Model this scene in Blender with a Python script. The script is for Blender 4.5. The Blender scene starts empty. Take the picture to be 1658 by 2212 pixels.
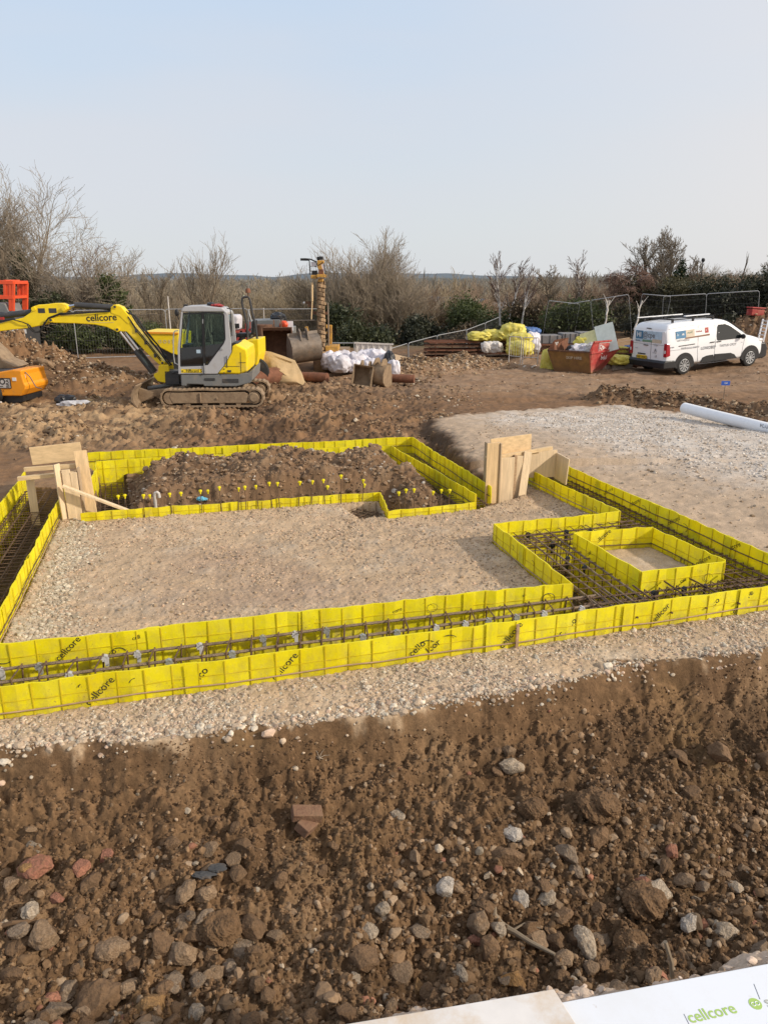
import bpy, math, random
import numpy as np
from mathutils import Vector, Matrix, Quaternion
random.seed(7); RNG = np.random.default_rng(11)
SC = bpy.context.scene
COL = SC.collection
PITCH = math.radians(17.4); CAMZ = 3.0; FPX = 1850*1658/1920
SUN_EL = math.radians(27); SUN_AZ = math.radians(108)   # azimuth clockwise from +Y

# ---------- survey helpers: a sighting line of the survey to a point of the plan ----------
def _ray(u, v):
    x = (u-829)/FPX; y = (1106-v)/FPX
    return (x, math.cos(PITCH)+y*math.sin(PITCH), -math.sin(PITCH)+y*math.cos(PITCH))
def P(u, v, z=0.0):
    d = _ray(u, v); t = (z-CAMZ)/d[2]
    return Vector((d[0]*t, d[1]*t, z))
def V(u, v, Y):
    d = _ray(u, v); t = Y/d[1]
    return Vector((d[0]*t, Y, CAMZ+d[2]*t))

# ---------- noise ----------
_perm = np.random.default_rng(3).permutation(512)
_grad = np.random.default_rng(4).normal(size=(512, 2)); _grad /= np.linalg.norm(_grad, axis=1)[:, None]
def perlin(x, y):
    xi = np.floor(x).astype(np.int64); yi = np.floor(y).astype(np.int64)
    xf = x-xi; yf = y-yi
    u = xf*xf*xf*(xf*(xf*6-15)+10); v = yf*yf*yf*(yf*(yf*6-15)+10)
    def g(ix, iy, dx, dy):
        h = _perm[(_perm[ix & 511]+iy) & 511]
        return _grad[h, 0]*dx+_grad[h, 1]*dy
    a = g(xi, yi, xf, yf); b = g(xi+1, yi, xf-1, yf)
    c = g(xi, yi+1, xf, yf-1); d = g(xi+1, yi+1, xf-1, yf-1)
    return (a*(1-u)+b*u)*(1-v)+(c*(1-u)+d*u)*v
def fbm(x, y, s, octv=4, gain=.5, seed=0.0):
    x = np.asarray(x, float)*s+seed*17.3; y = np.asarray(y, float)*s+seed*9.1
    r = np.zeros_like(x); a = 1.0
    for _ in range(octv):
        r += a*perlin(x, y); x = x*2.03+5.1; y = y*2.03+1.7; a *= gain
    return r
def sstep(a, b, t):
    t = np.clip((t-a)/(b-a), 0, 1); return t*t*(3-2*t)
def inpoly(x, y, poly):
    r = np.zeros(np.shape(x), bool); n = len(poly)
    for i in range(n):
        x0, y0 = poly[i][0], poly[i][1]; x1, y1 = poly[(i+1) % n][0], poly[(i+1) % n][1]
        if y0 == y1: continue
        c = ((y0 > y) != (y1 > y)) & (x < (x1-x0)*(y-y0)/(y1-y0)+x0)
        r ^= c
    return r
def sdist(x, y, poly):          # positive inside
    d = np.full(np.shape(x), 1e9); n = len(poly)
    for i in range(n):
        x0, y0 = poly[i][0], poly[i][1]; x1, y1 = poly[(i+1) % n][0], poly[(i+1) % n][1]
        ex, ey = x1-x0, y1-y0; L = ex*ex+ey*ey+1e-12
        t = np.clip(((x-x0)*ex+(y-y0)*ey)/L, 0, 1)
        d = np.minimum(d, np.hypot(x-x0-t*ex, y-y0-t*ey))
    return np.where(inpoly(x, y, poly), d, -d)

# ---------- mesh builder ----------
class MB:
    def __init__(s): s.v = []; s.f = []; s.mi = []
    def add(s, vs, fs, m=0):
        o = len(s.v); s.v.extend([tuple(p) for p in vs]); s.f.extend([tuple(i+o for i in f) for f in fs]); s.mi.extend([m]*len(fs)); return s
    def box(s, c, d, rot=None, m=0, taper=1.0):
        x, y, z = d[0]/2, d[1]/2, d[2]/2; t = taper
        vs = [Vector(p) for p in ((-x,-y,-z),(x,-y,-z),(x,y,-z),(-x,y,-z),(-x*t,-y*t,z),(x*t,-y*t,z),(x*t,y*t,z),(-x*t,y*t,z))]
        if rot is not None: vs = [rot @ p for p in vs]
        c = Vector(c)
        return s.add([p+c for p in vs], [(3,2,1,0),(4,5,6,7),(0,1,5,4),(1,2,6,5),(2,3,7,6),(3,0,4,7)], m)
    def beam(s, a, b, w, h, up=(0,0,1), m=0):      # rectangular bar from a to b
        a = Vector(a); b = Vector(b); d = (b-a).normalized(); up = Vector(up)
        if abs(d.dot(up)) > .98: up = Vector((0,1,0)) if abs(d.y) < .9 else Vector((1,0,0))
        r = d.cross(up).normalized(); u = r.cross(d).normalized()
        vs = []
        for p in (a, b):
            for i, j in ((-1,-1),(1,-1),(1,1),(-1,1)): vs.append(p+r*(i*w/2)+u*(j*h/2))
        return s.add(vs, [(0,1,2,3),(7,6,5,4),(0,4,5,1),(1,5,6,2),(2,6,7,3),(3,7,4,0)], m)
    def tube(s, pts, r, n=6, m=0, caps=True):
        pts = [Vector(p) for p in pts]; k = len(pts)
        rr = r if isinstance(r, (list, tuple)) else [r]*k
        vs = []; ref = None
        for i, p in enumerate(pts):
            d = (pts[min(i+1, k-1)]-pts[max(i-1, 0)])
            d = d.normalized() if d.length > 1e-9 else Vector((0,0,1))
            if ref is None:
                ref = Vector((0,0,1)) if abs(d.z) < .9 else Vector((1,0,0))
            a = d.cross(ref)
            if a.length < 1e-5: a = d.cross(Vector((.3,.8,.1)))
            a.normalize(); b = a.cross(d).normalized(); ref = b
            for j in range(n):
                t = 2*math.pi*j/n; vs.append(p+a*(math.cos(t)*rr[i])+b*(math.sin(t)*rr[i]))
        fs = []
        for i in range(k-1):
            for j in range(n):
                j2 = (j+1) % n; fs.append((i*n+j, i*n+j2, (i+1)*n+j2, (i+1)*n+j))
        if caps: fs.append(tuple(range(n-1, -1, -1))); fs.append(tuple(range((k-1)*n, k*n)))
        return s.add(vs, fs, m)
    def prism(s, poly, y0, y1, m=0):               # polygon in XZ pushed along Y
        n = len(poly); vs = [(p[0], y0, p[1]) for p in poly]+[(p[0], y1, p[1]) for p in poly]
        fs = [tuple(range(n)), tuple(range(2*n-1, n-1, -1))]+[((i+1) % n, i, n+i, n+(i+1) % n) for i in range(n)]
        return s.add(vs, fs, m)
    def extrude(s, poly, z0, z1, m=0):             # polygon in XY pushed along Z
        n = len(poly); vs = [(p[0], p[1], z0) for p in poly]+[(p[0], p[1], z1) for p in poly]
        fs = [tuple(range(n-1, -1, -1)), tuple(range(n, 2*n))]+[(i, (i+1) % n, n+(i+1) % n, n+i) for i in range(n)]
        return s.add(vs, fs, m)
    def loft(s, rings, m=0, caps=True):
        n = len(rings[0]); vs = [p for r in rings for p in r]; fs = []
        for i in range(len(rings)-1):
            for j in range(n):
                j2 = (j+1) % n; fs.append((i*n+j, i*n+j2, (i+1)*n+j2, (i+1)*n+j))
        if caps: fs.append(tuple(range(n-1, -1, -1))); fs.append(tuple(range((len(rings)-1)*n, len(rings)*n)))
        return s.add(vs, fs, m)
    def cyl(s, c, r, h, axis='z', n=20, m=0, r2=None):
        c = Vector(c); ax = {'x': Vector((1,0,0)), 'y': Vector((0,1,0)), 'z': Vector((0,0,1))}[axis]
        return s.tube([c-ax*h/2, c+ax*h/2], [r, r if r2 is None else r2], n, m)
    def lathe(s, c, prof, axis='z', n=20, m=0):    # prof: (radius, height)
        c = Vector(c); rings = []
        for r, h in prof:
            ring = []
            for j in range(n):
                t = 2*math.pi*j/n
                q = {'z': (r*math.cos(t), r*math.sin(t), h), 'y': (r*math.cos(t), h, -r*math.sin(t)), 'x': (h, r*math.cos(t), r*math.sin(t))}[axis]
                ring.append(c+Vector(q))
            rings.append(ring)
        return s.loft(rings, m)
    def blob(s, c, rx, ry, rz, sub=2, amp=.2, seed=0, m=0, fr=2.0):
        vs, fs = ico(sub); rs = np.random.default_rng(seed); off = rs.uniform(0, 50, 6)
        n = perlin(vs[:,0]*fr+off[0]+vs[:,2]*1.3, vs[:,1]*fr+off[1]-vs[:,2]*fr)+.5*perlin(vs[:,0]*fr*2.3+off[2], vs[:,2]*fr*2.3+vs[:,1]*1.7+off[3])
        w = vs*(1+amp*n)[:,None]*np.array((rx,ry,rz))+np.array(c)
        return s.add(w.tolist(), fs.tolist(), m)
    def build(s, name, mats, parent=None, smooth=False, bevel=0, loc=None, seg=2):
        me = bpy.data.meshes.new(name); me.from_pydata([tuple(p) for p in s.v], [], s.f)
        if not isinstance(mats, (list, tuple)): mats = [mats]
        for m in mats: me.materials.append(m)
        if len(mats) > 1: me.polygons.foreach_set('material_index', s.mi)
        if smooth:
            me.polygons.foreach_set('use_smooth', [True]*len(me.polygons))
        me.update()
        if smooth is True or isinstance(smooth, (int, float)) and smooth:
            try: me.set_sharp_from_angle(angle=math.radians(35 if smooth is True else smooth))
            except Exception: pass
        o = bpy.data.objects.new(name, me); COL.objects.link(o)
        if parent is not None: o.parent = parent
        if loc is not None: o.location = loc
        if bevel:
            b = o.modifiers.new('edge', 'BEVEL'); b.width = bevel; b.segments = seg; b.limit_method = 'ANGLE'; b.angle_limit = math.radians(40)
        return o
_ico = {}
def ico(sub):
    if sub in _ico: return _ico[sub]
    import bmesh
    bm = bmesh.new(); bmesh.ops.create_icosphere(bm, subdivisions=sub, radius=1.0); bm.verts.ensure_lookup_table()
    r = (np.array([v.co[:] for v in bm.verts]), np.array([[v.index for v in f.verts] for f in bm.faces])); bm.free()
    _ico[sub] = r; return r
def np_mesh(name, vs, fs, mat, colors=None, smooth=False, parent=None, link=True):
    me = bpy.data.meshes.new(name); nv = len(vs); nf = len(fs); k = fs.shape[1]
    me.vertices.add(nv); me.vertices.foreach_set('co', np.ascontiguousarray(vs, dtype=np.float32).ravel())
    me.loops.add(nf*k); me.loops.foreach_set('vertex_index', np.ascontiguousarray(fs, dtype=np.int32).ravel())
    me.polygons.add(nf); me.polygons.foreach_set('loop_start', np.arange(0, nf*k, k, dtype=np.int32))
    try: me.polygons.foreach_set('loop_total', np.full(nf, k, dtype=np.int32))
    except Exception: pass
    me.polygons.foreach_set('use_smooth', np.full(nf, smooth, dtype=bool))
    me.update(calc_edges=True)
    if colors is not None:
        a = me.color_attributes.new('Col', 'FLOAT_COLOR', 'POINT')
        c4 = np.ones((nv, 4), np.float32); c4[:, :3] = colors; a.data.foreach_set('color', c4.ravel())
    me.materials.append(mat); me.validate()
    if not link: return me
    o = bpy.data.objects.new(name, me); COL.objects.link(o)
    if parent is not None: o.parent = parent
    return o

# ---------- scene-graph helpers ----------
def tag(o, label=None, cat=None, group=None, kind=None):
    if label: o['label'] = label
    if cat: o['category'] = cat
    if group: o['group'] = group
    if kind: o['kind'] = kind
    return o
def empty(name, loc, rz=0.0, label=None, cat=None, group=None):
    o = bpy.data.objects.new(name, None); COL.objects.link(o); o.location = loc; o.rotation_euler = (0, 0, rz)
    o.empty_display_size = .2
    return tag(o, label, cat, group)
def copy_tree(o, parent=None):
    c = o.copy(); COL.objects.link(c); c.parent = parent
    for ch in list(o.children): copy_tree(ch, c)
    return c
def text_mesh(body, size, bold=0.0, shear=0.0, align='CENTER'):
    cu = bpy.data.curves.new('lettering', 'FONT'); cu.body = body; cu.size = size; cu.offset = bold*size; cu.shear = shear
    cu.align_x = align; cu.align_y = 'CENTER'; cu.resolution_u = 3
    o = bpy.data.objects.new('lettering', cu); COL.objects.link(o)
    bpy.context.view_layer.update()
    me = bpy.data.meshes.new_from_object(o.evaluated_get(bpy.context.evaluated_depsgraph_get()))
    bpy.data.objects.remove(o); bpy.data.curves.remove(cu)
    return me
def lettering(body, size, mat, parent, origin, xdir, ydir, bold=0.0, rot=0.0, name='lettering', align='CENTER', keep=None):
    """text laid on a plane through origin spanned by xdir, ydir (parent space)"""
    me = text_mesh(body, size, bold, 0, align)
    X = Vector(xdir).normalized(); Y = Vector(ydir).normalized()
    c, s_ = math.cos(rot), math.sin(rot); X2 = X*c+Y*s_; Y2 = -X*s_+Y*c; Z = X2.cross(Y2)
    M = Matrix((X2, Y2, Z)).transposed().to_4x4(); M.translation = Vector(origin)
    me.transform(M); me.materials.clear(); me.materials.append(mat)
    o = bpy.data.objects.new(name, me); COL.objects.link(o); o.parent = parent
    return o

# ---------- materials ----------
M = {}
def nodes_of(name):
    m = bpy.data.materials.new(name); m.use_nodes = True; nt = m.node_tree
    return m, nt, nt.nodes, nt.links, nt.nodes['Principled BSDF']
def mat(name, col, rough=.6, metal=0.0, var=.15, scale=6.0, bump=.0, bscale=40.0, dirt=0.0, dirtcol=(.20,.14,.09), spec=.4, rnd=0.0, stretch=None, dscale=3.0, lowdirt=None, coat=0.0):
    """paint/steel/etc with tonal variation, fine bump and caked soil (lowdirt: height in metres below which soil builds up)"""
    m, nt, N, L, B = nodes_of(name)
    tc = N.new('ShaderNodeTexCoord'); src = tc.outputs['Object']
    if stretch:
        mp = N.new('ShaderNodeMapping'); mp.inputs['Scale'].default_value = stretch; L.new(src, mp.inputs[0]); src = mp.outputs[0]
    n1 = N.new('ShaderNodeTexNoise'); n1.inputs['Scale'].default_value = scale; n1.inputs['Detail'].default_value = 6; n1.inputs['Roughness'].default_value = .62; L.new(src, n1.inputs['Vector'])
    rp = N.new('ShaderNodeValToRGB'); rp.color_ramp.elements[0].position = .3; rp.color_ramp.elements[1].position = .72
    a = [max(0, c*(1-var)) for c in col]; b = [min(1, c*(1+var*.8)) for c in col]
    rp.color_ramp.elements[0].color = (*a, 1); rp.color_ramp.elements[1].color = (*b, 1); L.new(n1.outputs[0], rp.inputs[0]); out = rp.outputs[0]
    if rnd:
        oi = N.new('ShaderNodeObjectInfo'); hv = N.new('ShaderNodeHueSaturation'); mr = N.new('ShaderNodeMapRange')
        mr.inputs['To Min'].default_value = 1-rnd; mr.inputs['To Max'].default_value = 1+rnd; L.new(oi.outputs['Random'], mr.inputs[0]); L.new(mr.outputs[0], hv.inputs['Value']); L.new(out, hv.inputs['Color']); out = hv.outputs[0]
    rsock = None
    if dirt or lowdirt:
        n2 = N.new('ShaderNodeTexNoise'); n2.inputs['Scale'].default_value = dscale; n2.inputs['Detail'].default_value = 9; n2.inputs['Roughness'].default_value = .7; L.new(tc.outputs['Object'], n2.inputs['Vector'])
        r2 = N.new('ShaderNodeMapRange'); r2.inputs['From Min'].default_value = .62-dirt*.35; r2.inputs['From Max'].default_value = .80-dirt*.2; L.new(n2.outputs[0], r2.inputs[0]); fac = r2.outputs[0]
        r2.inputs['To Max'].default_value = min(1, .35+dirt)
        if lowdirt:
            sx = N.new('ShaderNodeSeparateXYZ'); g = N.new('ShaderNodeNewGeometry'); L.new(g.outputs['Position'], sx.inputs[0])
            ad = N.new('ShaderNodeMath'); ad.operation = 'MULTIPLY_ADD'; ad.inputs[1].default_value = lowdirt*1.2; ad.inputs[2].default_value = -lowdirt*.6; L.new(n2.outputs[0], ad.inputs[0])
            su = N.new('ShaderNodeMath'); su.operation = 'ADD'; L.new(sx.outputs['Z'], su.inputs[0]); L.new(ad.outputs[0], su.inputs[1])
            r3 = N.new('ShaderNodeMapRange'); r3.inputs['From Min'].default_value = lowdirt; r3.inputs['From Max'].default_value = 0; r3.inputs['To Max'].default_value = .9; L.new(su.outputs[0], r3.inputs[0])
            mx = N.new('ShaderNodeMath'); mx.operation = 'MAXIMUM'; L.new(fac, mx.inputs[0]); L.new(r3.outputs[0], mx.inputs[1]); fac = mx.outputs[0]
        mix = N.new('ShaderNodeMixRGB'); L.new(fac, mix.inputs[0]); L.new(out, mix.inputs[1]); mix.inputs[2].default_value = (*dirtcol, 1); out = mix.outputs[0]
        rr = N.new('ShaderNodeMapRange'); rr.inputs['To Min'].default_value = rough; rr.inputs['To Max'].default_value = .95; L.new(fac, rr.inputs[0]); rsock = rr.outputs[0]
    L.new(out, B.inputs['Base Color']); B.inputs['Metallic'].default_value = metal
    B.inputs['Specular IOR Level'].default_value = spec
    if coat: B.inputs['Coat Weight'].default_value = coat; B.inputs['Coat Roughness'].default_value = .1
    if rsock: L.new(rsock, B.inputs['Roughness'])
    else: B.inputs['Roughness'].default_value = rough
    if bump:
        n3 = N.new('ShaderNodeTexNoise'); n3.inputs['Scale'].default_value = bscale; n3.inputs['Detail'].default_value = 5; L.new(src, n3.inputs['Vector'])
        bp = N.new('ShaderNodeBump'); bp.inputs['Strength'].default_value = bump; bp.inputs['Distance'].default_value = .01; L.new(n3.outputs[0], bp.inputs['Height']); L.new(bp.outputs[0], B.inputs['Normal'])
    M[name] = m
    return m
def mat_vcol(name, rough=.95, fine=0.25, bscale=60.0, bump=.4, vor=0.0, spec=.25, scale2=5.0):
    """vertex colour multiplied by fine noise, with soil grain bump"""
    m, nt, N, L, B = nodes_of(name)
    at = N.new('ShaderNodeAttribute'); at.attribute_name = 'Col'
    g = N.new('ShaderNodeNewGeometry'); src = g.outputs['Position']
    n1 = N.new('ShaderNodeTexNoise'); n1.inputs['Scale'].default_value = bscale; n1.inputs['Detail'].default_value = 6; n1.inputs['Roughness'].default_value = .7; L.new(src, n1.inputs['Vector'])
    n2 = N.new('ShaderNodeTexNoise'); n2.inputs['Scale'].default_value = scale2; n2.inputs['Detail'].default_value = 5; L.new(src, n2.inputs['Vector'])
    mr = N.new('ShaderNodeMapRange'); mr.inputs['From Min'].default_value = .3; mr.inputs['From Max'].default_value = .7; mr.inputs['To Min'].default_value = 1-fine; mr.inputs['To Max'].default_value = 1+fine; L.new(n1.outputs[0], mr.inputs[0])
    mr2 = N.new('ShaderNodeMapRange'); mr2.inputs['From Min'].default_value = .3; mr2.inputs['From Max'].default_value = .7; mr2.inputs['To Min'].default_value = 1-fine*.6; mr2.inputs['To Max'].default_value = 1+fine*.6; L.new(n2.outputs[0], mr2.inputs[0])
    mu = N.new('ShaderNodeMath'); mu.operation = 'MULTIPLY'; L.new(mr.outputs[0], mu.inputs[0]); L.new(mr2.outputs[0], mu.inputs[1])
    vm = N.new('ShaderNodeVectorMath'); vm.operation = 'SCALE'; L.new(at.outputs['Color'], vm.inputs[0]); L.new(mu.outputs[0], vm.inputs['Scale']); out = vm.outputs[0]
    h = n1.outputs[0]
    if vor:
        vo = N.new('ShaderNodeTexVoronoi'); vo.inputs['Scale'].default_value = vor; L.new(src, vo.inputs['Vector'])
        m2 = N.new('ShaderNodeMapRange'); m2.inputs['From Max'].default_value = .6; m2.inputs['To Min'].default_value = 1.12; m2.inputs['To Max'].default_value = .6; L.new(vo.outputs['Distance'], m2.inputs[0])
        v2 = N.new('ShaderNodeVectorMath'); v2.operation = 'SCALE'; L.new(out, v2.inputs[0]); L.new(m2.outputs[0], v2.inputs['Scale']); out = v2.outputs[0]
        sb = N.new('ShaderNodeMath'); sb.operation = 'SUBTRACT'; L.new(n1.outputs[0], sb.inputs[0]); L.new(vo.outputs['Distance'], sb.inputs[1]); h = sb.outputs[0]
    L.new(out, B.inputs['Base Color']); B.inputs['Roughness'].default_value = rough; B.inputs['Specular IOR Level'].default_value = spec
    bp = N.new('ShaderNodeBump'); bp.inputs['Strength'].default_value = bump; bp.inputs['Distance'].default_value = .012; L.new(h, bp.inputs['Height']); L.new(bp.outputs[0], B.inputs['Normal'])
    M[name] = m
    return m
def mat_leaf(name, c0, c1, trans=.25):
    m, nt, N, L, B = nodes_of(name)
    g = N.new('ShaderNodeNewGeometry'); n = N.new('ShaderNodeTexNoise'); n.inputs['Scale'].default_value = 1.3; n.inputs['Detail'].default_value = 8; n.inputs['Roughness'].default_value = .8; L.new(g.outputs['Position'], n.inputs['Vector'])
    r = N.new('ShaderNodeValToRGB'); r.color_ramp.elements[0].position = .35; r.color_ramp.elements[1].position = .65; r.color_ramp.elements[0].color = (*c0, 1); r.color_ramp.elements[1].color = (*c1, 1); L.new(n.outputs[0], r.inputs[0])
    L.new(r.outputs[0], B.inputs['Base Color']); B.inputs['Roughness'].default_value = .6
    t = N.new('ShaderNodeBsdfTranslucent'); L.new(r.outputs[0], t.inputs[0]); mx = N.new('ShaderNodeMixShader'); mx.inputs[0].default_value = trans
    L.new(B.outputs[0], mx.inputs[1]); L.new(t.outputs[0], mx.inputs[2]); L.new(mx.outputs[0], N['Material Output'].inputs[0])
    M[name] = m; return m

mat_vcol('soil', fine=.28, bscale=55, bump=.55)
mat_vcol('stones', fine=.22, bscale=45, bump=.35, scale2=9)
mat_vcol('clods', fine=.3, bscale=90, bump=.6, scale2=12)
mat('yellow_paint', (.84,.61,.008), .42, var=.08, dirt=.24, dirtcol=(.42,.30,.12), spec=.4, dscale=2.2)
mat('orange_paint', (.80,.30,.012), .42, var=.08, dirt=.2, spec=.4)
mat('red_paint', (.42,.05,.045), .55, var=.25, dirt=.45, dirtcol=(.36,.17,.12), lowdirt=.3)
mat('rig_yellow', (.52,.28,.05), .6, var=.2, dirt=.5, dirtcol=(.25,.15,.08), dscale=5)
mat('orange_red_paint', (.72,.085,.025), .45, var=.1, dirt=.1)
mat('grey_paint', (.42,.42,.43), .45, var=.08, dirt=.2)
mat('mid_grey_paint', (.17,.175,.175), .5, var=.12, dirt=.3, dirtcol=(.28,.22,.16))
mat('dark_paint', (.045,.045,.047), .5, var=.2, dirt=.2)
mat('black_rubber', (.018,.018,.018), .75, var=.2, dirt=.15, bump=.1)
mat('black_plastic', (.018,.018,.02), .5, var=.15, dirt=.1, dirtcol=(.1,.08,.06))
mat('muddy_steel', (.25,.175,.11), .9, var=.28, scale=9, bump=.5, bscale=25, dirt=.5, dirtcol=(.34,.25,.16), dscale=5)
mat('rust', (.135,.068,.04), .85, var=.4, scale=9, bump=.3, dirt=.25, dirtcol=(.24,.15,.09))
mat('rust_red', (.18,.075,.042), .85, var=.35, scale=7, bump=.3, dirt=.15)
mat('worn_steel', (.22,.18,.145), .55, metal=.4, var=.35, scale=7, bump=.2, dirt=.35, dirtcol=(.27,.18,.11))
mat('rebar', (.15,.09,.052), .7, metal=.15, var=.45, scale=14, bump=.9, bscale=130)
mat('rebar_pale', (.25,.18,.125), .65, metal=.15, var=.4, scale=14, bump=.9, bscale=130)
mat('galvanised', (.40,.41,.42), .5, metal=.5, var=.2)
mat('auger_mud', (.32,.215,.125), .95, var=.45, scale=5, bump=.6, bscale=20)
mat('dark_wire', (.10,.10,.10), .6, metal=.3)
mat('chrome', (.6,.6,.62), .25, metal=1.0, var=.05)
mat('white_plastic', (.82,.83,.85), .4, var=.05, dirt=.08, dirtcol=(.5,.42,.32))
mat('white_paint', (.80,.81,.83), .28, var=.02, coat=.6, lowdirt=.38, dirtcol=(.36,.29,.22))
mat('white_ink', (.8,.8,.8), .6, var=.1)
mat('black_ink', (.02,.02,.018), .6, var=.1)
mat('grey_ink', (.16,.17,.19), .5, var=.1)
mat('blue_ink', (.04,.17,.32), .4, var=.2)
mat('green_ink', (.38,.55,.14), .5, var=.05)
mat('brown_ink', (.20,.09,.04), .5, var=.2)
mat('sand_ink', (.55,.47,.36), .5, var=.2)
mat('pale_blue_ink', (.42,.55,.66), .5, var=.2)
mat('green_block_ink', (.16,.28,.20), .5, var=.2)
mat('red_ink', (.35,.03,.025), .5, var=.2)
mat('pale_ink', (.74,.75,.74), .5, var=.05)
mat('grey_mark_ink', (.45,.46,.42), .5, var=.05)
mat('number_plate', (.78,.52,.03), .4, var=.04)
mat('tail_lens', (.32,.01,.02), .15, var=.15, spec=.6)
mat('lamp_lens', (.7,.7,.7), .1, var=.05, spec=.7)
mat('timber', (.66,.47,.26), .7, var=.22, scale=3, bump=.15, bscale=60, stretch=(9,9,1), dirt=.08)
mat('timber_x', (.66,.48,.27), .7, var=.20, scale=3, bump=.15, bscale=60, stretch=(1,9,9), dirt=.06)
mat('timber_pale', (.70,.54,.35), .7, var=.2, scale=3, bump=.15, bscale=60, stretch=(10,10,1), dirt=.08)
mat('grey_timber', (.42,.31,.20), .8, var=.25, scale=3, bump=.2, stretch=(10,10,1), dirt=.2)
mat('old_timber', (.40,.27,.16), .85, var=.3, scale=4, stretch=(1,8,8), dirt=.25)
mat('dusty_sheet', (.50,.36,.20), .95, var=.25, scale=4, bump=.5, bscale=18, dirt=.35, dirtcol=(.38,.25,.13), dscale=4)
mat('white_bag', (.64,.62,.67), .65, var=.2, scale=6, bump=.9, bscale=9, dirt=.22, dirtcol=(.46,.35,.30), rnd=.16, dscale=6)
mat('pale_bag', (.58,.54,.50), .7, var=.16, scale=5, bump=.5, bscale=14, dirt=.2, dirtcol=(.4,.3,.2), rnd=.1)
mat('yellow_bag', (.62,.53,.09), .6, var=.3, scale=6, bump=.9, bscale=9, dirt=.35, dirtcol=(.50,.46,.30), rnd=.12, dscale=6)
mat('blue_sheet', (.06,.13,.32), .5, var=.25, scale=5, bump=.4, bscale=12)
mat('cyan_sheet', (.14,.45,.62), .5, var=.25, scale=8, bump=.4, bscale=30)
mat('black_sheet', (.02,.02,.022), .4, var=.3, scale=8)
mat('grey_sheet', (.50,.49,.50), .5, var=.3, scale=8)
mat('foam_board', (.55,.62,.60), .7, var=.14, scale=6, dirt=.1)
mat('pale_yellow_sheet', (.66,.62,.32), .7, var=.2, scale=6, dirt=.15)
mat('slate', (.07,.075,.09), .7, var=.25, scale=8)
mat('roof_edge', (.27,.15,.08), .8, var=.2)
mat('brick', (.23,.12,.075), .95, var=.4, scale=14, bump=.9, bscale=60, dirt=.75, dirtcol=(.19,.12,.07), dscale=16)
mat('bark', (.23,.18,.125), .9, var=.3, scale=5)
mat('bark_dark', (.115,.088,.062), .9, var=.3, scale=5)
mat('bark_red', (.17,.105,.08), .9, var=.25, scale=5)
mat('bark_pale', (.34,.27,.20), .9, var=.3, scale=5)
mat('birch_bark', (.62,.58,.53), .8, var=.5, scale=2.2, stretch=(1,1,3))
mat('twig_hazy', (.30,.25,.18), .95, var=.2, scale=.3)  # twig colour paled to carry the haze of distance
mat_leaf('ivy', (.020,.030,.012), (.080,.090,.036))
mat_leaf('laurel', (.028,.042,.012), (.115,.14,.042))
mat_leaf('dark_hedge', (.018,.022,.012), (.060,.066,.036))
mat_leaf('conifer', (.010,.022,.008), (.035,.06,.02))
mat_leaf('dead_leaf', (.07,.05,.03), (.16,.115,.06), .1)

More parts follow.
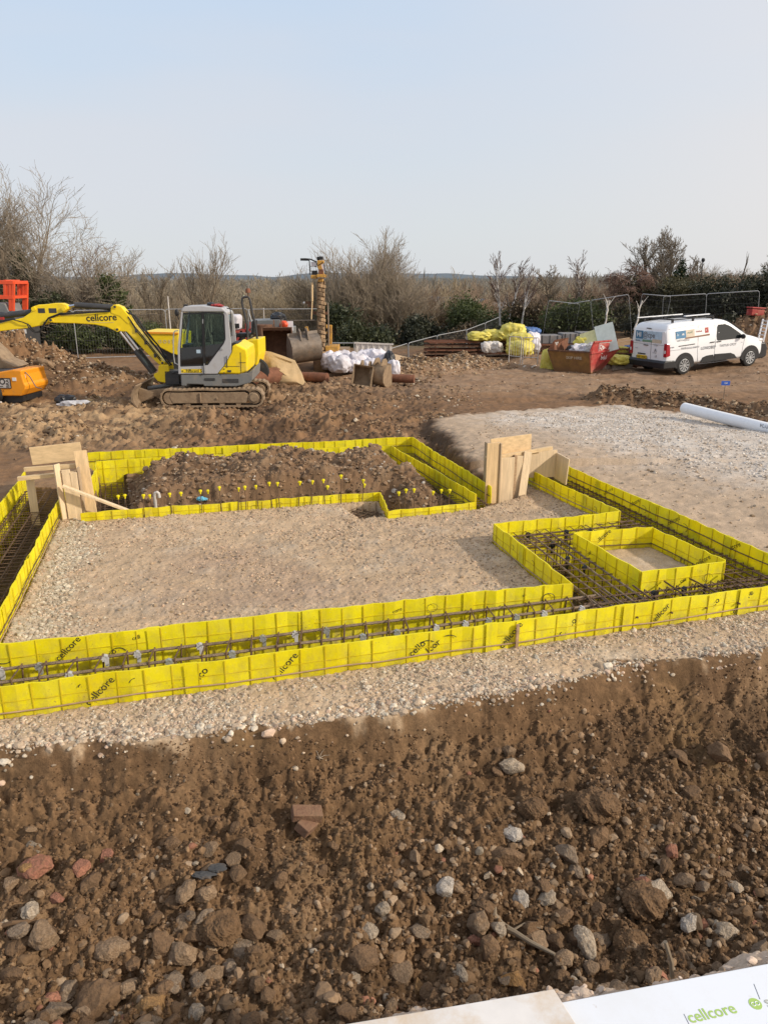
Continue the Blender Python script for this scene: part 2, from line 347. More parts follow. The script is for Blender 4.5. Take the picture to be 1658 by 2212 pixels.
def mat_shutter():
    m, nt, N, L, B = nodes_of('yellow_shuttering'); g = N.new('ShaderNodeNewGeometry'); pos = g.outputs['Position']
    def noise(sc, det, rough, vec=pos): n = N.new('ShaderNodeTexNoise'); n.inputs['Scale'].default_value = sc; n.inputs['Detail'].default_value = det; n.inputs['Roughness'].default_value = rough; L.new(vec, n.inputs['Vector']); return n.outputs[0]
    def rng(v, a, b, c=0., d=1.): r = N.new('ShaderNodeMapRange'); r.inputs['From Min'].default_value = a; r.inputs['From Max'].default_value = b; r.inputs['To Min'].default_value = c; r.inputs['To Max'].default_value = d; L.new(v, r.inputs[0]); return r.outputs[0]
    def mul(a, b): q = N.new('ShaderNodeMath'); q.operation = 'MULTIPLY'; L.new(a, q.inputs[0]); L.new(b, q.inputs[1]); return q.outputs[0]
    def mix(f, a, col): q = N.new('ShaderNodeMixRGB'); L.new(f, q.inputs[0]); L.new(a, q.inputs[1]); q.inputs[2].default_value = (*col,1); return q.outputs[0]
    n = noise(2.2, 7, .6); r = N.new('ShaderNodeValToRGB'); el = r.color_ramp.elements; el[0].position = .28; el[1].position = .74; el[0].color = (.82,.68,.004,1); el[1].color = (.95,.88,.03,1); k = el.new(.5); k.color = (.93,.83,.006,1); L.new(n, r.inputs[0]); col = r.outputs[0]
    sx = N.new('ShaderNodeSeparateXYZ'); L.new(pos, sx.inputs[0]); low = rng(sx.outputs['Z'], .27, -.05, .12, 1.0)
    col = mix(mul(rng(noise(9, 9, .75), .44, .70), low), col, (.40,.31,.14))                       # caked soil
    mp = N.new('ShaderNodeMapping'); mp.inputs['Scale'].default_value = (16,16,1.6); L.new(pos, mp.inputs[0])
    col = mix(rng(noise(1.0, 4, .6, mp.outputs[0]), .56, .78, 0, .38), col, (.50,.42,.10))         # run-off streaks
    v = N.new('ShaderNodeTexVoronoi'); v.inputs['Scale'].default_value = 34; L.new(pos, v.inputs['Vector'])
    sp = mul(rng(v.outputs['Distance'], .22, .10), rng(noise(3.1, 3, .5), .52, .60)); col = mix(mul(sp, rng(sx.outputs['Z'], .30, .02, .35, .9)), col, (.22,.14,.07))   # mud spatter
    col = mix(rng(noise(60, 3, .5), .66, .74, 0, .35), col, (.90,.88,.45))                         # scuffs
    L.new(col, B.inputs['Base Color']); L.new(rng(noise(5, 5, .6), .3, .7, .38, .75), B.inputs['Roughness'])
    t = N.new('ShaderNodeBsdfTranslucent'); t.inputs[0].default_value = (.95,.86,.01,1); ms = N.new('ShaderNodeMixShader'); L.new(rng(noise(1.3, 4, .6), .35, .65, .18, .40), ms.inputs[0])
    bp = N.new('ShaderNodeBump'); bp.inputs['Strength'].default_value = .45; bp.inputs['Distance'].default_value = .02; L.new(noise(6, 4, .5), bp.inputs['Height']); L.new(bp.outputs[0], B.inputs['Normal'])
    L.new(B.outputs[0], ms.inputs[1]); L.new(t.outputs[0], ms.inputs[2]); L.new(ms.outputs[0], N['Material Output'].inputs[0])
    M['yellow_shuttering'] = m
mat_shutter()
mat('shutter_rib', (.62,.48,.01), .5, var=.12, dirt=.2, dirtcol=(.4,.3,.15))
def mat_glass(name, col, alpha):
    m, nt, N, L, B = nodes_of(name)
    B.inputs['Base Color'].default_value = (*col, 1); B.inputs['Roughness'].default_value = .04; B.inputs['Specular IOR Level'].default_value = .8
    t = N.new('ShaderNodeBsdfTransparent'); t.inputs[0].default_value = (.75,.85,.85,1); ms = N.new('ShaderNodeMixShader'); ms.inputs[0].default_value = alpha
    L.new(t.outputs[0], ms.inputs[1]); L.new(B.outputs[0], ms.inputs[2]); L.new(ms.outputs[0], N['Material Output'].inputs[0]); M[name] = m
mat_glass('cab_glass', (.03,.04,.04), .13)
mat_glass('dark_glass', (.008,.009,.01), .9)
def mat_board():
    m, nt, N, L, B = nodes_of('white_board')
    tc = N.new('ShaderNodeTexCoord'); n = N.new('ShaderNodeTexNoise'); n.inputs['Scale'].default_value = 3.0; n.inputs['Detail'].default_value = 8; n.inputs['Roughness'].default_value = .7; L.new(tc.outputs['Object'], n.inputs['Vector'])
    r = N.new('ShaderNodeValToRGB'); r.color_ramp.elements[0].position = .45; r.color_ramp.elements[1].position = .75; r.color_ramp.elements[0].color = (.74,.77,.82,1); r.color_ramp.elements[1].color = (.68,.69,.70,1); L.new(n.outputs[0], r.inputs[0])
    v = N.new('ShaderNodeTexNoise'); v.inputs['Scale'].default_value = 45; v.inputs['Detail'].default_value = 4; L.new(tc.outputs['Object'], v.inputs['Vector'])
    mr = N.new('ShaderNodeMapRange'); mr.inputs['From Min'].default_value = .68; mr.inputs['From Max'].default_value = .76; mr.inputs['To Max'].default_value = .5; L.new(v.outputs[0], mr.inputs[0])
    mx = N.new('ShaderNodeMixRGB'); L.new(mr.outputs[0], mx.inputs[0]); L.new(r.outputs[0], mx.inputs[1]); mx.inputs[2].default_value = (.48,.42,.35,1)
    L.new(mx.outputs[0], B.inputs['Base Color']); B.inputs['Roughness'].default_value = .5; M['white_board'] = m
mat_board()
mat('stained_board', (.70,.67,.64), .65, var=.10, scale=7, dirt=.55, dirtcol=(.55,.40,.24), dscale=6)
# ---------- the plan of the foundations (metres; x right, y away) ----------
def v2(x, y): return Vector((x, y))
FL = v2(-3.65,4.37); FM = v2(0,5.38); FR = v2(4.28,6.65); ORE = v2(2.72,11.50)
W2L = v2(-3.16,5.24); W2M = v2(0,6.08); C1 = v2(1.79,6.52); C2 = v2(1.30,8.30); C3 = v2(2.94,8.81); C4 = v2(2.10,11.25)
R0 = v2(-4.40,9.80); RE = v2(-4.62,10.55); L0 = v2(-5.40,10.80)
B1 = v2(2.17,8.01); B2 = v2(3.14,8.18); B3 = v2(3.50,7.09); B4 = v2(2.54,6.81)
S1 = v2(-3.90,9.08); S2 = v2(-.06,10.05); S3 = v2(0.05,9.23); S4 = v2(1.24,9.61); S5 = v2(.13,12.63)
O0 = v2(-4.95,12.10); O1 = v2(.51,13.39); O2 = v2(1.50,9.98); I0 = v2(-4.57,11.46); I1 = v2(-4.22,10.3)
TRENCH_MAIN = [FL, FM, FR, ORE, C4, C3, C2, C1, W2M, W2L, RE, L0]
ISLAND = [B1, B2, B3, B4]
TRENCH_BACK = [O0, O1, O2, S4+v2(-.02,.05), S5, v2(-.41,12.62), I0]
TRENCH_SIDE = [v2(-4.60,11.6), v2(-4.15,11.55), v2(-3.42,9.55), v2(-3.88,9.40)]
PIT_SMALL = [v2(-.60,9.80), v2(-.10,9.93), v2(.0,9.30), v2(-.30,9.28)]
SLAB = [W2L, W2M, C1, C2, C3, C4, v2(1.9,10.2), S4, S3, S2, S1, R0]
MOUND = [S1+v2(.4,.3), S2, S3, S4, S5, v2(-.4,12.6), v2(-4.1,11.5)]
PAD = [(1.25,12.1),(1.12,14.2),(1.02,16.5),(2.7,17.5),(5.6,18.6),(7.4,17.0),(8.6,15.0),(14,13),(14,5.6),(4.28,6.75),(2.85,11.5),(2.3,11.6),(1.75,10.6)]
PAD_WHITE = [(2.4,16.6),(5.6,18.3),(7.6,17.0),(8.6,15.0),(14,13),(14,7.5),(6.1,9.5),(4.6,11.6),(2.9,14.6)]
def pit_edge(x): return np.interp(x, [-9,-4,-2.56,0,1.73,3.28,6,12], [2.7,3.75,4.20,4.62,5.20,5.66,6.4,8.0])
def bank_edge(x): return 1.235+.17*x-.6*sstep(-.12,-.75,np.asarray(x,float))
HEAPS = [(15.7,31.4,2.8,1.5,1.5),(-12.6,23.2,3.3,2.6,1.55),(-9.2,23.0,2.4,1.6,.35),(1.2,25.6,1.5,1.2,.5),(2.9,27.5,1.6,.9,.42),(-1.2,15.6,1.9,.8,.30),(-3.2,16.2,1.6,.7,.26),(-2.2,14.4,2.4,.6,.22),(-6.5,14.6,2.2,.7,.20),(5.9,28.6,1.4,.8,.25)]
RIDGE = [(5.7,19.4),(6.5,19.0),(7.4,18.3),(8.2,17.2),(9.4,15.6),(11.5,13.0)]
def ridge_d(x, y):
    d = np.full(np.shape(x), 1e9)
    for (x0,y0),(x1,y1) in zip(RIDGE[:-1], RIDGE[1:]):
        ex,ey = x1-x0,y1-y0; t = np.clip(((x-x0)*ex+(y-y0)*ey)/(ex*ex+ey*ey),0,1); d = np.minimum(d, np.hypot(x-x0-t*ex,y-y0-t*ey))
    return d
def lerp(a, b, t): return a+(b-a)*t
def cmix(c, col, t): return c+(np.array(col)-c)*t[:,None]
def terrain(x, y, colour=True):
    x = np.asarray(x, float).ravel(); y = np.asarray(y, float).ravel(); sh = x.shape
    n1 = fbm(x,y,.35,4,seed=1); n2 = fbm(x,y,1.7,5,.55,seed=2); n3 = fbm(x,y,7,4,.6,seed=3); n4 = fbm(x,y,24,3,.6,seed=9)
    z = .05*n1+.035*n2+.02*n3
    # churned ground behind the foundations
    ch = sstep(12.8,14.0,y)*sstep(30,19,y)*sstep(2.2,.4,x)
    bl2 = np.abs(perlin(x*3.3+1.1,y*3.3))*.20+np.abs(perlin(x*6+3.1,y*6))*.15+np.abs(perlin(x*13+7,y*13+2))*.08
    z += ch*(.16*np.abs(n2)+.08*n1+.06*np.abs(n3)+bl2*np.clip(.55+n1*1.5,.1,1.2)-.13)
    tr = sstep(18,20,y)*sstep(33,29,y)*sstep(-2,3,x)           # wheel tracks on the haul road
    z += tr*.03*np.sin(5.2*(y-.35*x)+1.5*n1)
    for hx,hy,rx,ry,h in HEAPS:
        z += h*np.exp(-(((x-hx)/rx)**2+((y-hy)/ry)**2)*1.6)*(1+.35*n2+.2*n3)
    rd = ridge_d(x, y); rm = np.exp(-(rd/.42)**2)
    z += rm*(.30+.16*n2+.12*n3)
    # valley beyond the site and a low rise on the right-hand boundary
    z += .17*sstep(10.4,12.6,x)*sstep(22,24.5,y)*sstep(34,30,y)
    z += .9*sstep(30,36,y)*sstep(4,10,x)
    z -= (9.5*sstep(37,80,y))*(1-.45*sstep(6,30,x)*sstep(120,60,y))
    z += n1*.6*sstep(60,120,y)
    # gravel pad
    pd = sdist(x,y,PAD)+.16*n2+.07*n3; pm = np.where(x>2.2, sstep(-.14,.16,pd), sstep(-.16,.0,pd))
    bankz = .24-.08*sstep(2.4,.6,np.abs(x-(2.72+(11.5-y)*.3215))) 
    z = lerp(z, np.where(y<11.7, bankz-.04, .04+.19*sstep(17.0,13.0,y))+.02*n1+.02*n2+.012*n3, pm)
    dip = np.exp(-(np.clip(pd+.25,-9,9)/.35)**2)*(x<2.1)*(y>10)*sstep(17.0,14.5,y)
    z -= .12*dip*(1+.8*n2)
    # compacted slab
    ds = sdist(x,y,SLAB); sm = sstep(-.02,.05,ds)
    slabz = .010*n2+.014*n3+.011*n4+.035*np.exp(-(ds/.22)**2)
    z = np.where(ds>-.1, lerp(z, slabz, sm), z)
    # spoil mound between the rear walls
    dm = sdist(x,y,MOUND); mm = dm>-.15
    mh = -.12+.46*sstep(.05,.48,dm)*sstep(9.0,10.7,y-.27*x)+.12*n2+.06*n3+.03*n4+.16*fbm(x,y,.95,3,seed=44)
    z = np.where(mm, lerp(z, mh, sstep(-.05,.12,dm)), z)
    # trenches
    floor = -.46+.02*n2+.015*n3
    dmn = np.minimum(sdist(x,y,TRENCH_MAIN), -sdist(x,y,ISLAND))
    isl = sdist(x,y,ISLAND)
    z = np.where(isl>0, .015+.01*n3, z)
    inside = sdist(x,y,TRENCH_MAIN)>-.004
    z = np.where(inside & (isl<.02), floor, z)
    for tp in (TRENCH_BACK, TRENCH_SIDE, PIT_SMALL):
        z = np.where(sdist(x,y,tp)>0, floor+.06, z)
    # gravel strip in front of the outer wall, then the excavated face
    strip_top = np.interp(x,[FL.x,0,FR.x],[FL.y,FM.y,FR.y])
    en = .10*fbm(x,y,.9,4,.6,seed=5)+.05*n2
    d = pit_edge(x)+en-y
    front = y < strip_top+.0
    z = np.where(front, .012*n3+.01*n4-.03*sstep(-.35,0,d), z)
    steep = .42+.22*n1
    pz = -(.28*sstep(-.04,.13,d)+.24*sstep(.05,np.maximum(.28,steep),d)+.34*sstep(.4,1.6,d))
    yw = y+pz*1.25; m2 = fbm(x,yw,1.7,5,.55,seed=2); m3 = fbm(x,yw,7,4,.6,seed=3)
    pz += sstep(.25,1.0,d)*(.16*fbm(x,y,.75,3,seed=29)+.10*n1+.15*np.abs(n2)+.07*np.abs(n3)+.03*n4-.10)
    ridg = 1-np.abs(fbm(x,yw,3.1,4,.6,seed=6)); pz += sstep(.15,.7,d)*.09*(ridg-.75)
    rill = fbm(x+.3*y,y*.25,7.5,3,.6,seed=8); pz += (.0*rill+.085*fbm(x,yw,3.6,4,.62,seed=13)+.04*m3)*sstep(.0,.12,d)*sstep(1.0,.5,d)
    pz += .35*sstep(3.4,2.2,y)
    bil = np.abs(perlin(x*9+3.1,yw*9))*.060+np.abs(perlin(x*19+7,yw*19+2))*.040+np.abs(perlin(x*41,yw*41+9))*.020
    pz += (bil-.035)*sstep(.0,.10,d)*(.75+.9*np.clip(n2+.3,0,1))*(1+.5*sstep(.6,.2,d))
    z = np.where(front & (d>-.06), pz+np.where(d<0,.012*n3,0), z)
    be = bank_edge(x)+.05*n2+.03*n3
    bz = 1.365+.01*n3+.012*n4
    up = sstep(be+.8, be, y)
    z = np.where(front, z+(bz-z)*up**1.25, z)
    if not colour: return z
    # ---- colours (linear reflectance, with some shade worked in) ----
    soil = np.array((.19,.108,.056)); c = np.tile(soil,(len(x),1))
    t = np.clip(.5+.9*n1+.5*n2,0,1); c = cmix(c,(.30,.19,.105),t*.5*ch); c = cmix(c,(.10,.062,.036),np.clip(-.2-n2*1.3+.2*n3,0,1)*.8)
    c = cmix(c,(.31,.205,.12),np.clip(n1*1.2+.25*n3,0,1)*.6)
    wet = fbm(x,y,.45,4,.6,seed=25); c = cmix(c,(.085,.05,.029),ch*np.clip(wet*2.2+.25,0,1)*.85); c = cmix(c,(.095,.058,.034),ch*np.clip(-n2*1.5-.05,0,1)*.7)
    lf = sstep(-3.5,-6,x)*sstep(13,14.5,y)*sstep(21,18.5,y); c = cmix(c,(.37,.25,.14),lf*np.clip(.55+n2,0,1))
    road = sstep(-3,2,x)*sstep(19,22,y)*sstep(34,28,y); c = cmix(c,(.27,.18,.115),road*np.clip(.6+.6*n2,0,1))
    far = sstep(33,37,y); c = cmix(c,(.14,.11,.06),far)
    gr = np.array((.46,.335,.215)); g2 = np.array((.52,.445,.35))
    gc = np.tile(gr,(len(x),1)); gc = cmix(gc,(.37,.27,.18),np.clip(.1-n1*1.4+.5*n2,0,1)*.6); gc = cmix(gc,g2,np.clip(n2*1.1+.5*n3,0,1)*.5)
    edge = sstep(.75,.2,sdist(x,y,[W2L+v2(-.1,-.1),W2M,v2(6,6),v2(6,14),v2(-1,14),RE])) ; gc2 = cmix(gc,(.46,.40,.30),np.clip(edge*(.6+n2),0,1)*.8)
    uu = .96*x+.27*y; vv = -.27*x+.96*y
    trk = np.zeros_like(x)
    for v0,w0,ph in ((6.9,.14,0),(7.35,.14,1),(8.05,.16,2),(8.5,.16,3)): trk = np.maximum(trk, np.exp(-((vv-v0-.12*np.sin(uu*.9+ph))/w0)**2)*(.45+.55*np.sin(uu*42+ph)**2))
    gc2 = gc2*(1-.16*np.clip(trk*(.6+n2),0,1)*(ds>.25))[:,None]
    dp = np.clip(fbm(x,y,.55,4,.55,seed=28)*2.0+.1,0,1)*sstep(.35,.8,ds); gc2 = cmix(gc2,(.355,.25,.17),dp*.75)
    c = np.where((ds>-.03)[:,None], gc2, c)
    c = np.where((isl>0)[:,None], gc, c)
    pw = sstep(-1.1,1.0,sdist(x,y,PAD_WHITE)+.45*n2+.3*n1); padc = cmix(np.tile((.42,.315,.22),(len(x),1)),(.54,.49,.435),pw*np.clip(.75+.6*n2,0,1))
    padc = cmix(padc,(.36,.27,.19),np.clip(-n1*1.5-.1+.4*n2,0,1)*.6)
    c = np.where((y>5.7)[:,None], c+(padc-c)*sstep(-.03,.2,pd)[:,None]*(~(ds>-.03))[:,None], c)
    ce = np.exp(-(np.clip(pd+.14,-9,9)/.30)**2)*sstep(2.9,1.7,x)*(y>10)*sstep(17.2,15,y); c = cmix(c,(.085,.055,.035),np.clip(ce,0,1)*.85)  # dark soil of the left bank, with the bank's shade put into its colour
    c = cmix(c,(.17,.105,.06),np.clip(rm*1.3,0,1)*.8)
    mcol = cmix(np.tile((.165,.10,.056),(len(x),1)),(.28,.19,.115),np.clip(n2+.4*n3,0,1)); c = np.where((mm & (ds<0))[:,None], mcol, c)
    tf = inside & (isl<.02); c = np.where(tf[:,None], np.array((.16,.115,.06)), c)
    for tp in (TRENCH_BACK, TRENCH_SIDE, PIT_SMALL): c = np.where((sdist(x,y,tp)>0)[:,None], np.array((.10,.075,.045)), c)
    pc = np.tile((.20,.118,.060),(len(x),1)); pc = cmix(pc,(.105,.061,.032),np.clip(.1-n1-.7*m2,0,1)*.8); pc = cmix(pc,(.24,.15,.08),np.clip(m2*.9+.4*m3,0,1)*.6); pc = pc*(.55+.45*np.clip(bil/.045,0,1))[:,None]; pc = pc*(1-.26*sstep(.2,1.6,x+.6*m2)*sstep(.05,.3,d))[:,None]  # crease shade and the darker damp, shaded right end are put into the colour
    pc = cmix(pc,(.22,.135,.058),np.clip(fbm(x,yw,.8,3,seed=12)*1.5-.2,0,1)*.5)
    pc = cmix(pc,(.30,.20,.115),np.clip(fbm(x,y,1.1,4,.6,seed=30)*1.5-.05,0,1)*.55)
    stripc = cmix(gc,(.47,.39,.29),np.clip(.35+n2,0,1)*.6)
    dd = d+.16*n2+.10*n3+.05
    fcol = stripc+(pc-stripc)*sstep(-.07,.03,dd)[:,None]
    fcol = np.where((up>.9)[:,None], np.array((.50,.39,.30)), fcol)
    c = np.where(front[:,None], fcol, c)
    return z, c
def H(x, y): return float(terrain(np.array([x]), np.array([y]), False)[0])
def HV(x, y): return terrain(x, y, False)

# ---------- one ground sheet out to the horizon ----------
ys = [.45]
while ys[-1] < 1600:
    y = ys[-1]
    st = .010 if y<3.6 else (.0072 if y<6.3 else (.011+.0021*(y-4) if y<14 else (.032+.004*(y-14) if y<36 else .12+(y-36)*.12)))
    ys.append(y+st)
ys = np.array(ys); NX = 760
sx = np.linspace(-1,1,NX); sx = np.sign(sx)*(.75*np.abs(sx)+.25*np.abs(sx)**3)
halfw = .82*(ys+1.6)
GX = (sx[None,:]*halfw[:,None]); GY = np.repeat(ys[:,None],NX,1)
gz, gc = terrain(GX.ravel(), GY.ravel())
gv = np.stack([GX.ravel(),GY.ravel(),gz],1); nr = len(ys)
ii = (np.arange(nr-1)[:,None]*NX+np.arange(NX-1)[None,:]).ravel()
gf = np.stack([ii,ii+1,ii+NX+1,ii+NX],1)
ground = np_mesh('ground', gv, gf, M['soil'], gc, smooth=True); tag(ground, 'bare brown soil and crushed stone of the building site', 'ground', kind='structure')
print('ground rows', nr, 'quads', len(gf))

# ---------- stones ----------
def stone_variants(sub, k, seed, ang=.6, rough=0):
    vs, fs = ico(sub); rs = np.random.default_rng(seed); out = []
    for i in range(k):
        o = rs.uniform(0,60,4); w = vs.copy()
        n = perlin(w[:,0]*1.4+o[0]+w[:,2], w[:,1]*1.4+o[1]-w[:,2])
        w = w*(1+.35*n)[:,None]
        for _ in range(int(4+ang*6)):                       # chip flat faces
            d = rs.normal(size=3); d /= np.linalg.norm(d); h = rs.uniform(.55,.9)
            e = w@d; w = w-np.clip(e-h,0,None)[:,None]*d
        if rough:
            n2 = perlin(w[:,0]*4+o[2]+w[:,2]*2, w[:,1]*4+o[3]-w[:,2]*3)+.6*perlin(w[:,0]*9+o[0]-w[:,2]*5, w[:,1]*9+o[1]+w[:,2]*7)
            w = w*(1+rough*n2)[:,None]
        w = w*rs.uniform((.8,.7,.5),(1.25,1.05,.85)); out.append(w)
    return out, fs
def scatter(name, pts, sizes, cols, sub, seed, label, sink=.25, matname='stones', smooth=False, ang=.6):
    vars_, fs = stone_variants(sub, 24, seed, ang); rs = np.random.default_rng(seed+1); n = len(pts)
    nv = len(vars_[0]); pick = rs.integers(0,24,n); base = np.stack(vars_)[pick]
    a = rs.uniform(0,2*np.pi,n); t = rs.normal(0,.35,n); ca,sa,ct,st = np.cos(a),np.sin(a),np.cos(t),np.sin(t)
    X,Y,Z = base[...,0],base[...,1],base[...,2]
    Y2 = Y*ct[:,None]-Z*st[:,None]; Z2 = Y*st[:,None]+Z*ct[:,None]
    X3 = X*ca[:,None]-Y2*sa[:,None]; Y3 = X*sa[:,None]+Y2*ca[:,None]
    z0 = HV(pts[:,0],pts[:,1])
    W = np.stack([X3*sizes[:,None]+pts[:,0:1], Y3*sizes[:,None]+pts[:,1:2], Z2*sizes[:,None]+(z0+sizes*(.55-sink*1.4))[:,None]],-1)
    F = (fs[None]+(np.arange(n)*nv)[:,None,None]).reshape(-1,3); C = np.repeat(cols,nv,0)
    o = np_mesh(name, W.reshape(-1,3), F, M[matname], C, smooth); return tag(o, label, 'stones', kind='stuff')
def sample(poly, n, rs):
    xs = [p[0] for p in poly]; yy = [p[1] for p in poly]; out = []
    while sum(map(len,out)) < n:
        q = rs.uniform((min(xs),min(yy)),(max(xs),max(yy)),(n*2,2)); out.append(q[inpoly(q[:,0],q[:,1],poly)])
    return np.concatenate(out)[:n]
def pal(rs, n, cols, w, jit=.18):
    c = np.array(cols)[rs.choice(len(cols), n, p=np.array(w)/sum(w))]; return np.clip(c*(1+rs.normal(0,jit,(n,1))),.02,.8)
GRAVEL = [(.43,.33,.235),(.50,.42,.32),(.35,.265,.185),(.45,.325,.235)]
rs = np.random.default_rng(21)
# slab gravel, denser along its edges
q = sample(SLAB, 46000, rs); ds = sdist(q[:,0],q[:,1],SLAB); nn = fbm(q[:,0],q[:,1],1.3,3,seed=4)
keep = (rs.random(len(q)) < np.clip(.16+.45*np.exp(-(ds/.40)**2)+1.3*np.clip(nn,0,1),0,1)) & (ds>.02); q = q[keep]
scatter('slab_gravel', q, np.clip(rs.lognormal(-4.72,.46,len(q)),.003,.028), pal(rs,len(q),[(.43,.32,.215),(.47,.375,.27),(.35,.255,.165),(.44,.31,.215)],(4,1.5,3,3),.18), 1, 31, 'beige crushed stone lying loose over the compacted slab base', .34)
strip = [W2L+v2(.10,.10), v2(-1.9,5.72), v2(-2.9,9.1), v2(-4.15,9.45)]
q = sample(strip, 9000, rs); xl = q[:,0]-(-3.08-(q[:,1]-5.3)*.277); q = q[rs.random(len(q))<np.exp(-np.clip(xl-.22-.25*fbm(q[:,0],q[:,1],1.2,3,seed=19),0,9)**2/.03)]
scatter('edge_gravel', q, np.clip(rs.lognormal(-4.35,.40,len(q)),.006,.034), pal(rs,len(q),[(.48,.42,.32),(.42,.35,.255),(.35,.28,.2)],(4,4,2)), 2, 32, 'pale coarse gravel heaped along the left inner shuttering', .42)
q = sample([(-3.1,3.6),(3.9,5.7),(4.2,6.7),(0,5.35),(-3.4,4.45)], 42000, rs)
d = pit_edge(q[:,0])-q[:,1]; st_ = np.interp(q[:,0],[FL.x,0,FR.x],[FL.y,FM.y,FR.y]); en = .10*fbm(q[:,0],q[:,1],.9,4,.6,seed=5)
q = q[(q[:,1]<st_-.03) & ((d+en) < -.06+rs.exponential(.026,len(q))) & (rs.random(len(q)) < np.clip(.42+1.1*fbm(q[:,0],q[:,1],1.6,3,seed=27)+.5*np.exp(-(d/.15)**2)+.35*sstep(-.6,-2.2,q[:,0]),.10,1))]
sz = np.clip(rs.lognormal(-4.78,.45,len(q)),.004,.042); sz *= np.where(np.abs(pit_edge(q[:,0])-q[:,1]+.08)<.13, 1.45, 1)
scatter('strip_gravel', q, sz, pal(rs,len(q),GRAVEL+[(.50,.44,.35)],(4,3,3,2,2)), 2, 33, 'pale gravel strip between the front yellow shuttering and the excavated edge', .46)
# earth clods and small stones in the pit
PITP = [(-4.2,2.0),(4.2,2.0),(4.6,6.2),(1.7,5.25),(0,4.65),(-2.6,4.25),(-4.6,3.7)]
q = sample(PITP, 130000, rs); d = pit_edge(q[:,0])-q[:,1]; nn = fbm(q[:,0],q[:,1],1.1,4,seed=7)
keep = (d>.02) & (rs.random(len(q)) < np.clip(.52+.35*sstep(.25,.75,d)+.6*nn,.18,1)) & (q[:,1]>bank_edge(q[:,0])+.9); q = q[keep]; d = d[keep]
sz = np.clip(rs.lognormal(-4.75,.45,len(q)),.004,.024)
scatter('earth_clods', q, sz, pal(rs,len(q),[(.15,.088,.045),(.115,.068,.036),(.20,.122,.066),(.26,.175,.105)],(6,4,3,.8)), 1, 34, 'small brown clods and stones strewn over the foreground excavation', .48, 'clods')
q = sample(PITP, 20000, rs); d = pit_edge(q[:,0])-q[:,1]; nn = fbm(q[:,0],q[:,1],.9,3,seed=14)
keep = (d>.06) & (rs.random(len(q)) < np.clip(.06+.55*sstep(.4,1.0,d)+.8*nn,.03,1)); q = q[keep]
sz = np.clip(rs.lognormal(-3.95,.33,len(q)),.014,.04)
sz = sz*np.where(rs.random(len(q))<.14*sstep(.6,1.2,pit_edge(q[:,0])-q[:,1]), 1.75, 1.0)
scatter('rubble', q, sz, pal(rs,len(q),[(.19,.118,.064),(.25,.165,.098),(.30,.215,.14),(.37,.30,.22),(.28,.13,.08)],(6,5,3,1,.4)), 2, 35, 'fist-sized muddy rubble scattered over the foreground excavation', .46, 'stones', ang=.9)
q = np.stack([rs.uniform(-1.2,1.4,2600), rs.uniform(.9,1.6,2600)],1); q = q[q[:,1]<bank_edge(q[:,0])+.05+.05*rs.random(len(q))]
scatter('bank_gravel', q, np.clip(rs.lognormal(-4.9,.4,len(q)),.004,.016), pal(rs,len(q),[(.50,.38,.29),(.58,.47,.38),(.42,.31,.22)],(4,3,2)), 2, 36, 'pinkish gravel on the near bank beneath the white boards', .35)
# mound rubble
q = sample(MOUND, 3600, rs)
scatter('mound_stones', q, np.clip(rs.lognormal(-3.9,.45,len(q)),.01,.07), pal(rs,len(q),[(.21,.135,.08),(.27,.185,.115),(.36,.28,.20),(.44,.39,.33)],(6,4,1,.4)), 2, 37, 'broken stones on the spoil mound between the rear yellow walls', .35, 'clods')
# pad of pale crushed stone
q = sample([(1.4,12.2),(2.3,16.6),(5.6,18.2),(8.6,15),(12,13),(12,7),(4.5,7),(3,11.6)], 30000, rs); nn = fbm(q[:,0],q[:,1],.6,4,seed=15)
pw = sdist(q[:,0],q[:,1],PAD_WHITE); keep = rs.random(len(q)) < np.clip(.14+.75*sstep(-1.0,1.0,pw+.9*nn),0,1)*np.clip(.8+.7*nn,.3,1); q = q[keep]; pw = pw[keep]
cw = pal(rs,len(q),[(.56,.525,.48),(.48,.43,.375),(.38,.31,.24)],(4,4,3)); cw = cw*lerp(np.array((.84,.73,.60)),np.ones(3),sstep(-1.2,1.0,pw)[:,None])
scatter('pad_stone', q, np.clip(rs.lognormal(-4.15,.40,len(q)),.007,.036), cw, 1, 38, 'pale grey crushed stone spread over the raised pad', .35)
# soil stones further back
q = np.stack([rs.uniform(-13,2.2,30000), rs.uniform(12.6,24,30000)],1); nn = fbm(q[:,0],q[:,1],.7,4,seed=16)
keep = (rs.random(len(q)) < np.clip(.14+1.0*nn,.02,1)) & (sdist(q[:,0],q[:,1],TRENCH_BACK)<-.1) & (sdist(q[:,0],q[:,1],PAD)<-.05); q = q[keep]
scatter('churned_stones', q, np.clip(rs.lognormal(-3.35,.42,len(q)),.014,.085), pal(rs,len(q),[(.17,.105,.06),(.25,.165,.095),(.34,.25,.16),(.44,.37,.28),(.11,.068,.04)],(6,5,2,.7,3)), 1, 39, 'stones and clods in the churned soil around the excavator', .35, 'clods')
q = np.stack([rs.uniform(1.5,16,9000), rs.uniform(18.5,31,9000)],1); nn = fbm(q[:,0],q[:,1],.5,3,seed=18); keep = rs.random(len(q)) < np.clip(.12+.8*nn,.01,1); q = q[keep]
scatter('road_stones', q, np.clip(rs.lognormal(-3.6,.4,len(q)),.012,.06), pal(rs,len(q),[(.22,.14,.09),(.32,.23,.15),(.45,.37,.29)],(5,4,1.5)), 1, 40, 'stones and clods on the bare haul road by the van', .4, 'clods')
rp = np.array(RIDGE); tt = rs.uniform(0,len(RIDGE)-1.001,2200); i0 = tt.astype(int); fr = (tt-i0)[:,None]; q = rp[i0]*(1-fr)+rp[i0+1]*fr+rs.normal(0,.28,(2200,2))
